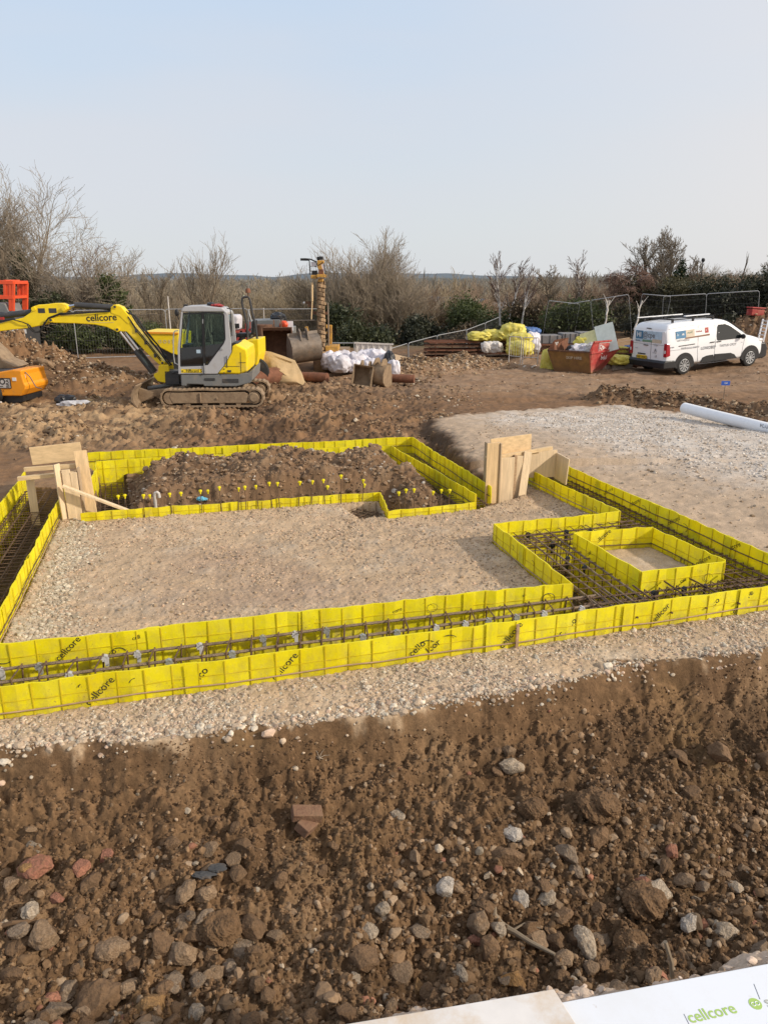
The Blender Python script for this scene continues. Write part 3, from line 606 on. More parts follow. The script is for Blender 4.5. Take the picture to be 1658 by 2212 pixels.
scatter('ridge_stones', q, np.clip(rs.lognormal(-3.3,.4,len(q)),.015,.09), pal(rs,len(q),[(.20,.125,.072),(.34,.25,.16),(.12,.075,.045)],(5,2.5,2)), 1, 41, 'clods and broken stone along the spoil ridge beside the white pipe', .3, 'clods')
hx = np.concatenate([rs.normal(0,1,(1500,2))*np.array((rx,ry))*.5+np.array((a,b)) for a,b,rx,ry,h in HEAPS[:5]])
scatter('heap_stones', hx, np.clip(rs.lognormal(-3.2,.4,len(hx)),.015,.09), pal(rs,len(hx),[(.22,.14,.08),(.33,.24,.15),(.42,.35,.27)],(5,3,1)), 1, 42, 'stones on the spoil heaps at the back of the site', .35, 'clods')

# ---------- individual stones of the pit: one thing each ----------
variants, vfs = stone_variants(3, 14, 77, .9, .10)
stone_mats = {}
def stone_mat(nm, col, d=.35):
    if nm not in M: mat(nm, col, .95, var=.45, scale=5, bump=1.0, bscale=7, dirt=d, dirtcol=(.155,.092,.048), dscale=9, rnd=.22)
    return M[nm]
SM = {'mud': stone_mat('mud_stone',(.165,.10,.054),.55), 'tan': stone_mat('tan_stone',(.255,.175,.108),.55), 'pale': stone_mat('pale_stone',(.36,.295,.22),.5), 'white': stone_mat('white_stone',(.46,.41,.35),.45),
      'pink': stone_mat('pink_stone',(.36,.155,.10),.55), 'grey': stone_mat('grey_stone',(.22,.165,.115),.5), 'ochre': stone_mat('ochre_stone',(.30,.17,.065),.6)}
vmesh = [np_mesh('stone', w, vfs, SM['mud'], link=False, smooth=False) for w in variants]
def stone(x, y, s, key, label, group=None, rot=None, vi=None, squash=1.0, cat='stone', name='stone', lift=.16):
    me = vmesh[random.randrange(14) if vi is None else vi]
    o = bpy.data.objects.new(name, me); COL.objects.link(o)
    o.scale = (s, s, s*squash); o.rotation_euler = rot or (random.uniform(-.3,.3), random.uniform(-.3,.3), random.uniform(0,6.28))
    o.location = (x, y, H(x,y)+s*lift*squash)
    o.material_slots[0].link = 'OBJECT'; o.material_slots[0].material = SM[key]
    return tag(o, label, cat, group)
def pit(u, v):                       # foreground pit: meet the sighting line with the terrain
    d = _ray(u, v); t = np.linspace(2.0, 8.5, 1300); z = HV(d[0]*t, d[1]*t); k = np.argmax(CAMZ+d[2]*t < z)
    return d[0]*t[k], d[1]*t[k]
# stones one can pick out (u, v, diameter in metres, kind, description)
NOTED = [(82,1878,.22,'pink','large flat pink stone at the left side of the pit'),(177,1880,.13,'pink','smaller pink stone just right of the large pink one'),
 (233,1852,.10,'pink','small red-brown cobble above the pair of pink stones'),(125,1945,.09,'pink','red brick fragment among grey cobbles at the lower left'),
 (215,2172,.27,'mud','biggest muddy boulder at the bottom left of the pit'),(28,1912,.15,'tan','tan wedge-shaped stone at the left edge below the pink one'),
 (508,1860,.14,'tan','rounded tan cobble beside the blue-grey scrap'),(95,2025,.17,'tan','squarish tan stone at far left under the buried cable'),
 (408,1930,.16,'tan','speckled tan stone left of its twin in mid pit'),(445,1935,.13,'tan','tan stone touching the right of its speckled twin'),
 (796,2016,.13,'pale','pale upright pointed stone in the lower middle'),(827,1968,.11,'pale','pale grey stone right of centre, lying flat'),
 (961,1921,.17,'white','white broken stone standing alone at right of centre'),(1107,1803,.14,'white','white angular lump next to a red crumb'),
 (1127,1810,.06,'pink','small red crumb against the white angular lump'),(1103,1662,.16,'pale','cream cut block at the top of the right cobble cluster'),
 (1072,1672,.13,'mud','upright brown cobble left of the cream cut block'),(1097,1628,.15,'tan','round tan cobble topping the right cluster'),
 (1075,1625,.11,'mud','small dark cobble at the left of the right cluster'),(1450,1842,.11,'pink','salmon pebble alone on the right-hand slope'),
 (1162,2035,.17,'tan','chunky tan cobble beside the torn root'),(1195,2032,.15,'mud','chunky brown cobble at the right of the torn root'),
 (1030,2000,.20,'tan','knobbly light brown stone in the lower-right heap'),(1075,2008,.14,'pale','pale pitted stone right of the knobbly brown one'),
 (1028,2040,.09,'pink','small red cobble under the knobbly brown stone'),(1053,2052,.16,'mud','dark round cobble right of the small red one'),
 (1240,1886,.12,'grey','smooth grey-tan cobble at right, above the scattered chips'),(1222,1848,.17,'grey','flat slab stone tipped on edge at right of the pit'),
 (1120,1945,.14,'white','white wedge stone above the torn root'),(1180,1940,.14,'pale','pale rounded stone a little right of the white wedge'),
 (1420,1930,.15,'pale','large pale stone capping the big clod at right'),(1385,1900,.12,'white','flat white flake above the big clod'),
 (1480,1905,.18,'tan','long tan cobble on the right of the pit'),(861,2110,.18,'tan','tall tan stone at the bottom middle of the pit'),
 (1105,2125,.15,'ochre','ochre block at the foot of the near bank'),(900,2140,.12,'ochre','ochre lump left of the ochre block'),
 (1490,2000,.14,'white','white chip cluster stone at lower right'),(1590,1920,.12,'pale','pale stone near the right edge of the pit'),
 (455,1840,.13,'tan','long tan stone above the rounded tan cobble'),(147,2140,.15,'grey','grey round cobble at the lower left beside the boulder'),
 (395,2065,.17,'tan','broad tan stone at lower left of centre'),(500,2095,.13,'grey','grey cobble below the broad tan stone')]
for u,v,dm,key,lab in NOTED:
    x,y = pit(u,v); stone(x,y,dm*.5,key,lab)
rs = np.random.default_rng(5); cnt = 0
q = sample(PITP, 4000, rs); d = pit_edge(q[:,0])-q[:,1]
dens = np.clip(.10+.9*sstep(.45,1.5,d)*np.clip(.7+fbm(q[:,0],q[:,1],.8,3,seed=22),.2,1.2),0,1)
for (x,y),k,dd in zip(q,dens,d):
    if cnt>=240: break
    if dd<.3 or rs.random()>k or abs(x)>.56*(y*.95+.9): continue
    if y<2.75 or (x>-.6 and rs.random()<.35): continue
    s = float(np.clip(rs.lognormal(-2.95,.36),.034,.11)); key = rs.choice(['mud','tan','grey','pale','ochre','pink'],p=[.62,.2,.1,.045,.015,.02])
    lab = {'mud':'muddy brown cobble half buried in the foreground pit','tan':'plain tan cobble lying in the foreground pit','grey':'dull grey-brown cobble lying in the foreground pit','pale':'unremarkable pale chip in the foreground pit','ochre':'loose ochre stone in the foreground pit','pink':'loose reddish fragment in the foreground pit'}[key]
    stone(float(x),float(y),s,key,lab,'cobbles strewn over the foreground pit ('+key+')'); cnt += 1
mat('clod_soil',(.15,.088,.044),.97,var=.4,scale=22,bump=1.0,bscale=70)
# big earth clods
for u,v,dm,lab in [(475,2012,.27,'crumbly earth clod with white specks in the lower middle'),(1390,1955,.32,'big dark earth clod with roots at the right of the pit'),(1150,1752,.22,'rounded clod on the right slope below the cobble cluster'),(1290,1745,.34,'largest dark clod casting shade on the right slope'),(1360,2040,.22,'dark clod below the big rooty clod')]:
    x,y = pit(u,v); vs_, fs_ = ico(5); o5 = np.random.default_rng(int(u)).uniform(0,40,6)
    nn_ = .34*perlin(vs_[:,0]*1.5+o5[0]+vs_[:,2],vs_[:,1]*1.5+o5[1]-vs_[:,2]*1.2)+.20*np.abs(perlin(vs_[:,0]*3.7+o5[2]+vs_[:,2]*2,vs_[:,1]*3.7+o5[3]-vs_[:,2]*3))+.13*np.abs(perlin(vs_[:,0]*9+o5[4]+vs_[:,2]*7,vs_[:,1]*9+o5[5]-vs_[:,2]*6))+.07*perlin(vs_[:,0]*21+vs_[:,2]*17,vs_[:,1]*21-vs_[:,2]*19)
    b = MB(); b.add((vs_*(.9+nn_)[:,None]*np.array((dm*.46,dm*.42,dm*.30))).tolist(),fs_.tolist()); o = b.build('earth_clod',M['clod_soil'],smooth=False); o.location=(x,y,H(x,y)+dm*.08); tag(o,lab,'clod')
for u,v,rz,tilt,lab in [(663,1764,.25,.2,'whole dirty brick lying on the slope left of centre'),(668,1787,1.1,.5,'half-buried brick tipped up just below the whole one')]:
    x,y = pit(u,v); b = MB(); b.box((0,0,0),(.205,.10,.065)); o = b.build('brick',M['brick'],bevel=.006); o.location=(x,y,H(x,y)+.018); o.rotation_euler=(tilt*.8,.22,rz); tag(o,lab,'brick')
x,y = pit(1130,2040); b = MB(); b.tube([(-.13,.09,.05),(-.05,.04,.05),(.04,-.02,.035),(.17,-.10,.03)],[.028,.018,.015,.010],8)
b.tube([(-.07,.05,.05),(.02,.1,.06),(.12,.08,.04)],[.008,.005,.003],5); b.tube([(-.13,.09,.05),(-.17,.13,.10),(-.16,.17,.13)],[.03,.02,.012],7)
o = b.build('root',M['bark'],smooth=True); o.location=(x,y,H(x,y)); tag(o,'torn pale tree root lying in the lower right of the pit','root')
x,y = pit(440,1895); b = MB(); b.blob((0,0,.01),.07,.03,.012,3,.6,3,0,4); b.blob((.08,.05,.02),.06,.035,.01,3,.5,5,0,4); o = b.build('plastic_scrap',stone_mat('scrap_grey',(.085,.085,.085),.35)); o.location=(x,y,H(x,y)); tag(o,'crumpled blue-grey plastic scrap in the left of the pit','scrap')
pts=[]; 
for u,v in ((-20,2012),(30,2000),(75,1996),(105,2006),(125,2020)):
    x,y = pit(max(u,-20),v); pts.append((x,y,H(x,y)+.015))
b = MB(); b.tube(pts,.014,8); tag(b.build('buried_cable',M['mud_stone'],smooth=True),'muddy cable half buried at the left of the pit','cable')
x,y = pit(690,1655); b = MB()
for a in range(7):
    t=a*.9+.2; b.tube([(0,0,.03),(.035*math.cos(t),.02,.03+.035*math.sin(t)),(.075*math.cos(t),.03,.02+.07*math.sin(t))],[.004,.003,.0015],4)
o=b.build('dry_tuft',M['bark_pale']); o.location=(x,y,H(x,y)+.02); tag(o,'small pale star-shaped root tuft on the cut face','root')
# ---------- yellow permanent shuttering ----------
ZT = .25; ZB = -.44
def panel_mb(path, seed, thick=.012, z1=ZT, rib=.19, closed=False):
    """thin corrugated plastic sheet along path, with stiffening ribs on both faces"""
    rs = random.Random(seed); mb = MB()
    pts = [Vector((p[0],p[1])) for p in path]
    stn = []                                            # stations
    for a, b in zip(pts[:-1], pts[1:]):
        L = (b-a).length; k = max(2, int(L/.095)); d = (b-a)/L; n = Vector((-d.y, d.x))
        for i in range(k+1):
            if stn and i == 0: continue
            w = 0 if i in (0, k) else 1
            stn.append((a+(b-a)*(i/k)+n*rs.uniform(-.009,.009)*w, n, i % 2 == 0))
    ph = rs.uniform(0,6)
    zs = [ZB, -.15, -.02, z1*.46, z1]; rings = []
    ztop = [z1+rs.uniform(-.006,.006)+.006*math.sin(i*.27+ph) for i in range(len(stn))]
    for s in (1, -1):
        vs = []; fs = []
        for i, (p, n, r) in enumerate(stn):
            for z in zs:
                zz = ztop[i] if z == z1 else z
                off = n*(s*thick/2)+n*(.004*math.sin(i*1.7+z*9+ph))
                vs.append((p.x+off.x, p.y+off.y, zz))
        m = len(zs)
        for i in range(len(stn)-1):
            for j in range(m-1):
                q = (i*m+j,(i+1)*m+j,(i+1)*m+j+1,i*m+j+1); fs.append(q if s < 0 else q[::-1])
        mb.add(vs, fs)
    m = len(zs); o = len(stn)*m                          # top edge and ends
    mb.f.extend([(i*m+m-1, (i+1)*m+m-1, o+(i+1)*m+m-1, o+i*m+m-1) for i in range(len(stn)-1)]); mb.mi.extend([0]*(len(stn)-1))
    for e in (0, len(stn)-1):
        for j in range(m-1): mb.f.append((e*m+j, e*m+j+1, o+e*m+j+1, o+e*m+j)); mb.mi.append(0)
    for i, (p, n, r) in enumerate(stn):                  # vertical ribs
        if not r: continue
        zz = ztop[i]
        for s in (1,-1):
            c = p+n*(s*(thick/2+.0045)); mb.beam((c.x,c.y,ZB+.02),(c.x,c.y,zz-.003),.007,.006,(n.x,n.y,0),1)
    for z in (z1*.46+.012,):
        for i in range(len(stn)-1):
            a, b = stn[i], stn[i+1]
            for s in (1,-1):
                ca = a[0]+a[1]*(s*(thick/2+.0035)); cb = b[0]+b[1]*(s*(thick/2+.0035)); mb.beam((ca.x,ca.y,z),(cb.x,cb.y,z),.004,.005,(0,0,1),1)
    return mb
def rail_mb(a, b, side, z, r=.006):
    d = (b-a).normalized(); n = Vector((-d.y,d.x))*side*.022; pts = []
    k = max(2,int((b-a).length/.3))
    for i in range(k+1):
        p = a+(b-a)*(i/k)+n; pts.append((p.x,p.y,z+.008*math.sin(i*1.3)+.004*math.sin(i*3.1)))
    mb = MB(); mb.tube(pts, r, 6); return mb
def shutter(path, seed, label, rails=((-1,.055),), stakes=(), z1=ZT):
    c = Vector((sum(p[0] for p in path)/len(path), sum(p[1] for p in path)/len(path)))
    r = empty('shuttering', (c.x,c.y,0), 0, label, 'shuttering', None)
    loc = [Vector((p[0]-c.x,p[1]-c.y)) for p in path]
    panel_mb(loc, seed, z1=z1).build('panel', [M['yellow_shuttering'],M['shutter_rib']], r)
    for side, z in rails:
        for a, b in zip(loc[:-1], loc[1:]): rail_mb(a, b, side, z).build('rail', M['old_timber'] if abs(z)<.1 else M['rebar'], r, True)
    for t, side in stakes:
        a, b = loc[0], loc[-1]; 
        L = [(q-p).length for p,q in zip(loc[:-1],loc[1:])]; tot = sum(L)*t
        for (p,q),l in zip(zip(loc[:-1],loc[1:]),L):
            if tot <= l: break
            tot -= l
        d = (q-p).normalized(); n = Vector((-d.y,d.x))*side*.034; c0 = p+d*tot+n
        mb = MB(); mb.beam((c0.x,c0.y,-.18),(c0.x+random.uniform(-.01,.01),c0.y,.17+random.uniform(-.03,.06)),.024,.018,(n.x,n.y,0)); mb.build('stake', M['old_timber'], r)
    rj = random.Random(seed+50)
    for a, b in zip(loc[:-1], loc[1:]):
        L_ = (b-a).length; d = (b-a)/L_; n = Vector((-d.y,d.x)); t = rj.uniform(.7,1.3)
        while t < L_-.4:
            for sd_ in (-1,1):
                p0_ = a+d*(t-.05)+n*sd_*.0165; p1_ = a+d*(t+.05)+n*sd_*.0145; jm = MB(); zt_ = z1-.004+rj.uniform(-.012,.010)
                jm.beam((p0_.x,p0_.y,(ZB+zt_)/2),(p1_.x,p1_.y,(ZB+zt_)/2),.004,zt_-ZB); jm.build('joint_strip', M['yellow_shuttering'], r)
            t += rj.uniform(1.1,1.5)
    return r, loc, c
def mark(root, loc, s, side, u, size, txt='cellcore', rot=.75, z=.12, seg=0, name='printed_mark'):
    a, b = loc[seg], loc[seg+1]; d = (b-a).normalized(); n = Vector((-d.y,d.x))*side
    o = a+d*u+n*.0125; x = d if side < 0 else -d
    return lettering(txt, size, M['black_ink'], root, (o.x,o.y,z), (x.x,x.y,0), (0,0,1), .004, rot, name)
def loop_mark(root, loc, side, u, z, r, a0, a1, seg=0, w=.007):
    a, b = loc[seg], loc[seg+1]; d = (b-a).normalized(); n = Vector((-d.y,d.x))*side
    o = a+d*u+n*.0135; x = d if side < 0 else -d; pts = []
    for i in range(13):
        t = a0+(a1-a0)*i/12; pts.append((o.x+x.x*r*math.cos(t), o.y+x.y*r*math.cos(t), z+r*.8*math.sin(t)))
    mb = MB(); mb.tube(pts, w*.5, 5); return mb.build('printed_mark', M['black_ink'], root, True)
W1, l1, c1 = shutter([FL,FM,FR], 1, 'longest yellow shuttering wall, the outer one nearest the foreground pit', ((-1,.055),), ((.60,-1),(.93,-1)))
a_len = (FM-FL).length
for u,txt,r_ in ((1.62,'cellcore',.75),(2.32,'cellco',.8),(2.98,'cellcore',.8)): mark(W1,l1,0,-1,u,.085,txt,r_)
for u,txt,r_ in ((.28,'cello',.7),(.42,'lcor',.65),(1.12,'cellcore',.85),(1.66,'cellco',.75),(2.6,'cellcor',.8),(3.15,'cellco',.8),(3.5,'cellcore',.8)): mark(W1,l1,0,-1,u,.085,txt,r_,seg=1)
loop_mark(W1,l1,-1,1.88,.15,.05,1.7,3.0); loop_mark(W1,l1,-1,1.52,.17,.04,2.2,3.0); loop_mark(W1,l1,-1,.55,.13,.09,.7,1.9,1); loop_mark(W1,l1,-1,.36,.10,.10,.9,2.2,1)
W2, l2, c2 = shutter([W2L,W2M,C1], 2, 'yellow shuttering along the front edge of the gravel slab, behind the spacer cage', ((-1,-.12),))
mark(W2,l2,0,-1,.62,.08,'cellcore',.75,.15); mark(W2,l2,0,-1,.95,.07,'co',.6,.07); mark(W2,l2,0,-1,.20,.075,'c',.4,.02); loop_mark(W2,l2,-1,1.0,.06,.06,.3,2.6); loop_mark(W2,l2,-1,.14,.14,.07,3.6,5.4); mark(W2,l2,0,-1,1.15,.05,'cell',.2,.18)
loop_mark(W2,l2,-1,1.60,.12,.065,-1.2,3.9,1); mark(W2,l2,0,-1,.12,.05,'core',.3,.16,seg=1); loop_mark(W2,l2,-1,.45,.15,.05,0,6.1,1,.004); mark(W2,l2,0,-1,1.35,.04,'ce',.4,.18,seg=1)
W3, l3, c3 = shutter([C1,C2], 3, 'short yellow shuttering leading back from the slab corner beside the box island', ((1,.05),(1,-.02)))
for u in (.25,.8,1.3): loop_mark(W3,l3,1,u,.15,.035,-1,2,0,.004)
W4, l4, c4 = shutter([C2,C3], 4, 'yellow shuttering across the back of the wide reinforced bay, facing the camera', ((-1,-.1),))
W5, l5, c5 = shutter([C3,C4], 5, 'yellow shuttering running back from the bay to the right timber stop', ((1,.09),(1,.03)))
for u in (.5,1.0,1.6,2.1): loop_mark(W5,l5,1,u,.13,.04,-1,2.4,0,.004)
W6, l6, c6 = shutter([FR,ORE], 6, 'long yellow outer shuttering along the edge of the raised stone pad', ((1,.13),))
for u in (1.2,2.2,3.0,3.6): mark(W6,l6,0,1,u,.075,'cellcore',.6,.15)
for u in (2.0,2.8,3.9): loop_mark(W6,l6,1,u,.12,.06,-1,2.0,0,.005)
W7, l7, c7 = shutter([W2L+v2(-.02,.03),R0,RE], 7, 'yellow shuttering on the slab side of the left-hand trench', ((-1,.10),(-1,.05)))
W8, l8, c8 = shutter([FL,L0], 8, 'yellow outer shuttering on the far left trench edge', ())
W9, l9, c9 = shutter([S1,S2], 9, 'yellow shuttering at the back edge of the slab behind the row of capped bars', ((-1,.02),), z1=.145)
for u,z in ((2.2,.06),(2.55,.07),(2.9,.05),(3.3,.06)): loop_mark(W9,l9,-1,u,z,.035,0,4,0,.004)
W10, l10, c10 = shutter([S2+v2(.005,-.02),S3], 10, 'shortest yellow shuttering, the return beside the little sunken bar mat', (), z1=.145)
W11, l11, c11 = shutter([S3,S4], 11, 'low yellow shuttering left of the right timber stop behind the capped bars', (), z1=.125)
W12, l12, c12 = shutter([S4,S5], 12, 'yellow inner shuttering sloping back beside the spoil mound', ((1,.1),(-1,.1)))
W13, l13, c13 = shutter([O0,O1], 13, 'farthest yellow shuttering along the very back of the foundations', ((-1,.1),))
W14, l14, c14 = shutter([O1,O2], 14, 'yellow outer shuttering under the dark bank of the stone pad', ((-1,.1),))
W15, l15, c15 = shutter([S5+v2(-.01,.0),v2(-.41,12.62),I0], 15, 'yellow shuttering just in front of the farthest wall, mostly behind spoil', ())
W16, l16, c16 = shutter([I0+v2(0,-.02),v2(-4.40,11.0),I1], 16, 'short yellow shuttering tucked right of the left timber stop', ())
# the box island: four panels joined in one frame
cb = (B1+B2+B3+B4)/4; bx = empty('box_shuttering', (cb.x,cb.y,0), 0, 'yellow four-sided box shuttering standing as an island in the reinforced bay', 'shuttering')
bl = [p-cb for p in ISLAND]
for i in range(4):
    a, b = bl[i], bl[(i+1) % 4]; e = (b-a).normalized()*.008
    panel_mb([a+e,b-e], 40+i).build('side_panel', [M['yellow_shuttering'],M['shutter_rib']], bx)
    rail_mb(a, b, -1, .06).build('rail', M['rebar'], bx, True)
mark(bx,[bl[0],bl[1]],0,-1,.35,.075,'cellcore',.7,.17); mark(bx,[bl[1],bl[2]],0,-1,.85,.075,'cellcore',.7,.15); mark(bx,[bl[2],bl[3]],0,1,.5,.06,'cel',.3,.1); loop_mark(bx,[bl[2],bl[3]],1,.2,.1,.05,0,5,0,.004)
mark(bx,[bl[3],bl[0]],0,1,.9,.06,'cell',.6,.12)
# ---------- reinforcement cages ----------
def ribbed(mb, a, b, r):                                 # a bar with a slight sag
    a = Vector(a); b = Vector(b); k = max(2,int((b-a).length/.5)); pts = []
    for i in range(k+1):
        p = a+(b-a)*(i/k); p += Vector((random.uniform(-.004,.004),random.uniform(-.004,.004),random.uniform(-.006,.006) if 0<i<k else 0)); pts.append(p)
    mb.tube(pts, r, 6)
def cage(p, q, w, label, step=.2, ztop=.10, zbot=-.36, nl=2, r=.009, rl=.011, pale=False, spacers=(), lean=0.0, ext=0.0, mats=True, cross=0, skew=True):
    p = Vector((p[0],p[1])); q = Vector((q[0],q[1])); c = (p+q)/2; d = (q-p); L = d.length; ang = math.atan2(d.y,d.x)
    root = empty('rebar_cage', (c.x,c.y,0), ang, label, 'rebar cage')
    mt = M['rebar_pale'] if pale else M['rebar']
    for z in (ztop, zbot):
        for i in range(nl):
            yy = -w/2+w*i/(nl-1); mb = MB(); ribbed(mb,(-L/2-ext,yy,z),(L/2+ext,yy+random.uniform(-.02,.02),z),rl); mb.build('main_bar', mt, root, True)
    n = int(L/step); rs = random.Random(int(L*1000+w*77))
    base = None
    for i in range(n+1):
        x = -L/2+L*i/n+rs.uniform(-.02,.02); e = .010; mb = MB(); s = lean+rs.uniform(-.03,.03) if skew else 0
        top = [(s*.3,-w/2-e,ztop+e+.012),(s,w/2+e,ztop+e+.012)]
        mb.tube([(0,-w/2-e,zbot-e),(top[0][0],)+top[0][1:],(top[1][0],)+top[1][1:],(s*.5,w/2+e,zbot-e),(0,-w/2-e,zbot-e)], r*.75, 5)
        o = mb.build('stirrup', M['rebar'], root, True, loc=(x,0,0))
    for k in range(cross):                               # loose transverse bars over the mat
        x = -L/2+L*(k+.5)/cross; mb = MB(); ribbed(mb,(x,-w/2-.12,ztop+.03),(x+rs.uniform(-.05,.05),w/2+.12,ztop+.03),r); mb.build('cross_bar', mt, root, True)
    for t in spacers:
        x = -L/2+L*t; mb = MB(); yy = w/2+.02
        yy = rs.choice((-w/2,w/2))+.0; mb.cyl((x,yy,ztop-.012),.026,.03,'y',12); mb.box((x+.01,yy,ztop-.05),(.03,.035,.06)); mb.cyl((x,yy+.012,ztop-.005),.018,.03,'y',10)
        for k in range(8):
            a = k*math.pi/4; mb.box((x+.024*math.cos(a),yy,ztop-.012+.024*math.sin(a)),(.014,.036,.010))
        mb.build('spacer', M['galvanised'] if rs.random()<.5 else M['grey_sheet'], root, True)
    return root
nrm = v2(-.262,.965)
cage((-3.23,4.97),(2.07,6.47),.21,'long narrow rebar cage with grey spacer wheels in the front trench',.19,.095,-.33,2,.010,.013,True,[.05,.10,.145,.19,.235,.28,.325,.37,.42,.47,.52,.57,.625,.69,.74,.78,.83,.88,.95],.06)
cage((2.0,6.30),(4.1,6.88),.42,'dense rebar cage in the front right corner before the box island',.12,.09,-.35,5,.009,.011,False,(),.04,.1,cross=6)
cage((2.28,6.2),(1.78,8.25),.50,'rebar mat between the slab corner and the box island',.16,.10,-.35,5,.009,.011,True,(),.03,.1)
cage((1.55,8.22),(3.1,8.66),.38,'rebar cage crossing behind the box island',.14,.10,-.35,4,.009,.010,False,(),.03,.1)
cage((3.86,6.75),(2.46,11.45),.52,'long rebar cage in the right trench alongside the stone pad',.115,.04,-.35,5,.008,.010,False,(),.04)
for i in range(5): pass
cage((-3.62,5.35),(-4.95,10.4),.50,'rebar cage filling the left trench',.105,.06,-.36,5,.008,.010,False,(),.03)
cage((1.25,9.75),(.35,12.9),.40,'rebar cage in the rear trench beside the spoil mound',.10,.02,-.34,4,.008,.010,False,(),.03)
cage((-4.30,11.4),(-3.66,9.62),.42,'rebar mat just right of the left timber stop',.085,-.10,-.34,6,.007,.008,False,(),.02)
cage((-.50,9.62),(-.14,9.38),.44,'small sunken bar mat at the notch in the back of the slab',.075,-.03,-.3,5,.008,.009,False,(),.01)
cage((.0,12.95),(-4.5,11.82),.34,'rebar cage in the farthest trench under the back wall',.16,-.02,-.34,3,.008,.010,False,(),.03)
cage((.18,9.5),(.95,9.85),.5,'bar mat lying in the rubble behind the low back wall',.11,-.04,-.3,4,.008,.009,False,(),.02)
for k,(a,b) in enumerate((((2.0,6.45),(2.75,7.65)),((1.95,7.4),(1.5,8.15)))):
    mb = MB(); ribbed(mb,(a[0],a[1],.125),(b[0],b[1],.125),.011); c = MB
# black spacers clipped to the bay mats are loose pieces in the steel
for k,(x,y) in enumerate(((1.93,8.0),(2.0,7.55),(2.12,7.3),(2.62,6.62),(2.95,6.72),(3.18,6.78),(1.72,8.35),(2.2,8.45),(2.5,8.5))):
    mb = MB(); mb.cyl((0,0,0),.034,.024,'y',14); mb.cyl((0,0,0),.014,.05,'y',8); mb.box((0,0,-.06),(.03,.02,.1))
    o = mb.build('bar_spacer', M['black_plastic'], None, True); o.location = (x,y,.095); o.rotation_euler = (0,0,.3+.4*(k%3)); tag(o,'black wheel spacer clipped to the rebar of the wide bay','spacer','black spacers in the wide bay')
# ---------- capped starter bars ----------
caps = [(255,1070),(273,1070),(305,1071),(330,1068),(370,1067),(392,1064),(433,1060),(453,1058),(477,1053),(510,1055),(529,1050),(558,1050),(588,1043),(603,1043),(641,1041),(669,1040),(702,1037),(703,1050),(735,1028),(780,1037),(781,1045),(865,1062),(872,1058),(895,1058),(928,1061),(950,1059),(968,1059)]
capproto = None
def starter_proto():
    r = empty('capped_bar', (0,0,0), 0)
    mb = MB(); mb.tube([(0,0,-.25),(0,0,.5)],.0065,6); mb.build('bar', M['rebar'], r, True)
    mb = MB(); mb.lathe((0,0,.47),[(.008,0),(.010,.0),(.012,.026),(.021,.030),(.024,.042),(.023,.054),(.014,.058)],n=12); mb.build('cap', M['yellow_shuttering'], r, True)
    return r
for i,(u,v) in enumerate(caps):
    a, b = (S1,S2) if u < 800 else (S3,S4)
    d = (b-a).normalized(); n = Vector((d.y,-d.x))
    behind = (u in (255,273,330,392,453,703,781,872)) or u > 800
    off = n*(.035 if not behind else -.16)
    # sighting line -> wall plane
    r_ = _ray(u, v); A = a+off
    t = (A.x*d.y-A.y*d.x)/(r_[0]*d.y-r_[1]*d.x); x, y, z = r_[0]*t, r_[1]*t, CAMZ+r_[2]*t
    if capproto is None: capproto = starter_proto(); o = capproto
    else: o = copy_tree(capproto)
    o.location = (x,y,z-.52); o.rotation_euler = (random.uniform(-.09,.09),random.uniform(-.09,.09),random.uniform(0,6)); q_ = random.uniform(.8,1.1); o.scale = (q_,q_,1)
    tag(o,'upright starter bar with yellow mushroom cap behind the low back wall right of the notch' if u>800 else ('upright starter bar with yellow mushroom cap standing behind the slab\'s back wall' if behind else 'upright starter bar with yellow mushroom cap in front of the slab\'s back wall'),'capped bar',
        'capped bars behind the low back wall' if u>800 else ('capped bars behind the back wall' if behind else 'capped bars in front of the back wall'))
# ---------- timber stop ends ----------
def boards(name, label, cat, items, mats_default='timber'):
    r = empty(name, (0,0,0), 0, label, cat); cx = sum(i[1][0] for i in items)/len(items); cy = sum(i[1][1] for i in items)/len(items); r.location = (cx,cy,0)
    for nm, a, b, w, h, up, mt in items:
        mb = MB(); off = Vector((cx,cy,0)); mb.beam(Vector(a)-off, Vector(b)-off, w, h, up); mb.build(nm, M[mt], r, bevel=.003)
    return r
# right stop
p0 = P(1047,1083); e = Vector((C3-C2)).normalized(); ex = Vector((e.x,e.y,0)); ey = Vector((-e.y,e.x,0)); Z3 = Vector((0,0,1))
def RB(a, b, c): return p0+ex*a+ey*b+Z3*c
items = [('board',RB(.09,0,-.12),RB(.09,.0,.84),.19,.022,ey,'timber'),
 ('board',RB(.20,.02,-.12),RB(.20,.02,.83),.022,.10,ey,'grey_timber'),
 ('board',RB(.34,.06,-.12),RB(.34,.05,.60),.23,.022,ey,'timber_pale'),
 ('post',RB(.485,.09,-.12),RB(.485,.09,.62),.04,.05,ey,'old_timber'),
 ('board',RB(.56,.10,-.12),RB(.56,.10,.60),.09,.022,ey,'timber_pale'),
 ('leaning_board',RB(.58,.02,-.05),RB(.70,.12,.65),.12,.022,ey,'timber_pale'),
 ('cross_board',RB(.19,.30,.69),RB(.88,.38,.71),.018,.28,Z3,'timber_x'),
 ('cross_board',RB(.16,.10,.60),RB(1.15,.24,.65),.05,.05,Z3,'timber_x'),
 ('cross_board',RB(.12,.22,.57),RB(.92,.30,.59),.16,.022,Z3,'timber_x'),
 ('end_board',RB(.82,.44,.38),RB(1.34,.42,.36),.02,.42,Z3,'timber_pale'),
 ('end_board',RB(1.34,.42,.33),RB(1.36,.10,.30),.02,.40,Z3,'timber_pale'),
 ('side_board',RB(.17,.04,.30),RB(.20,.5,.30),.022,.9,Z3,'grey_timber')]
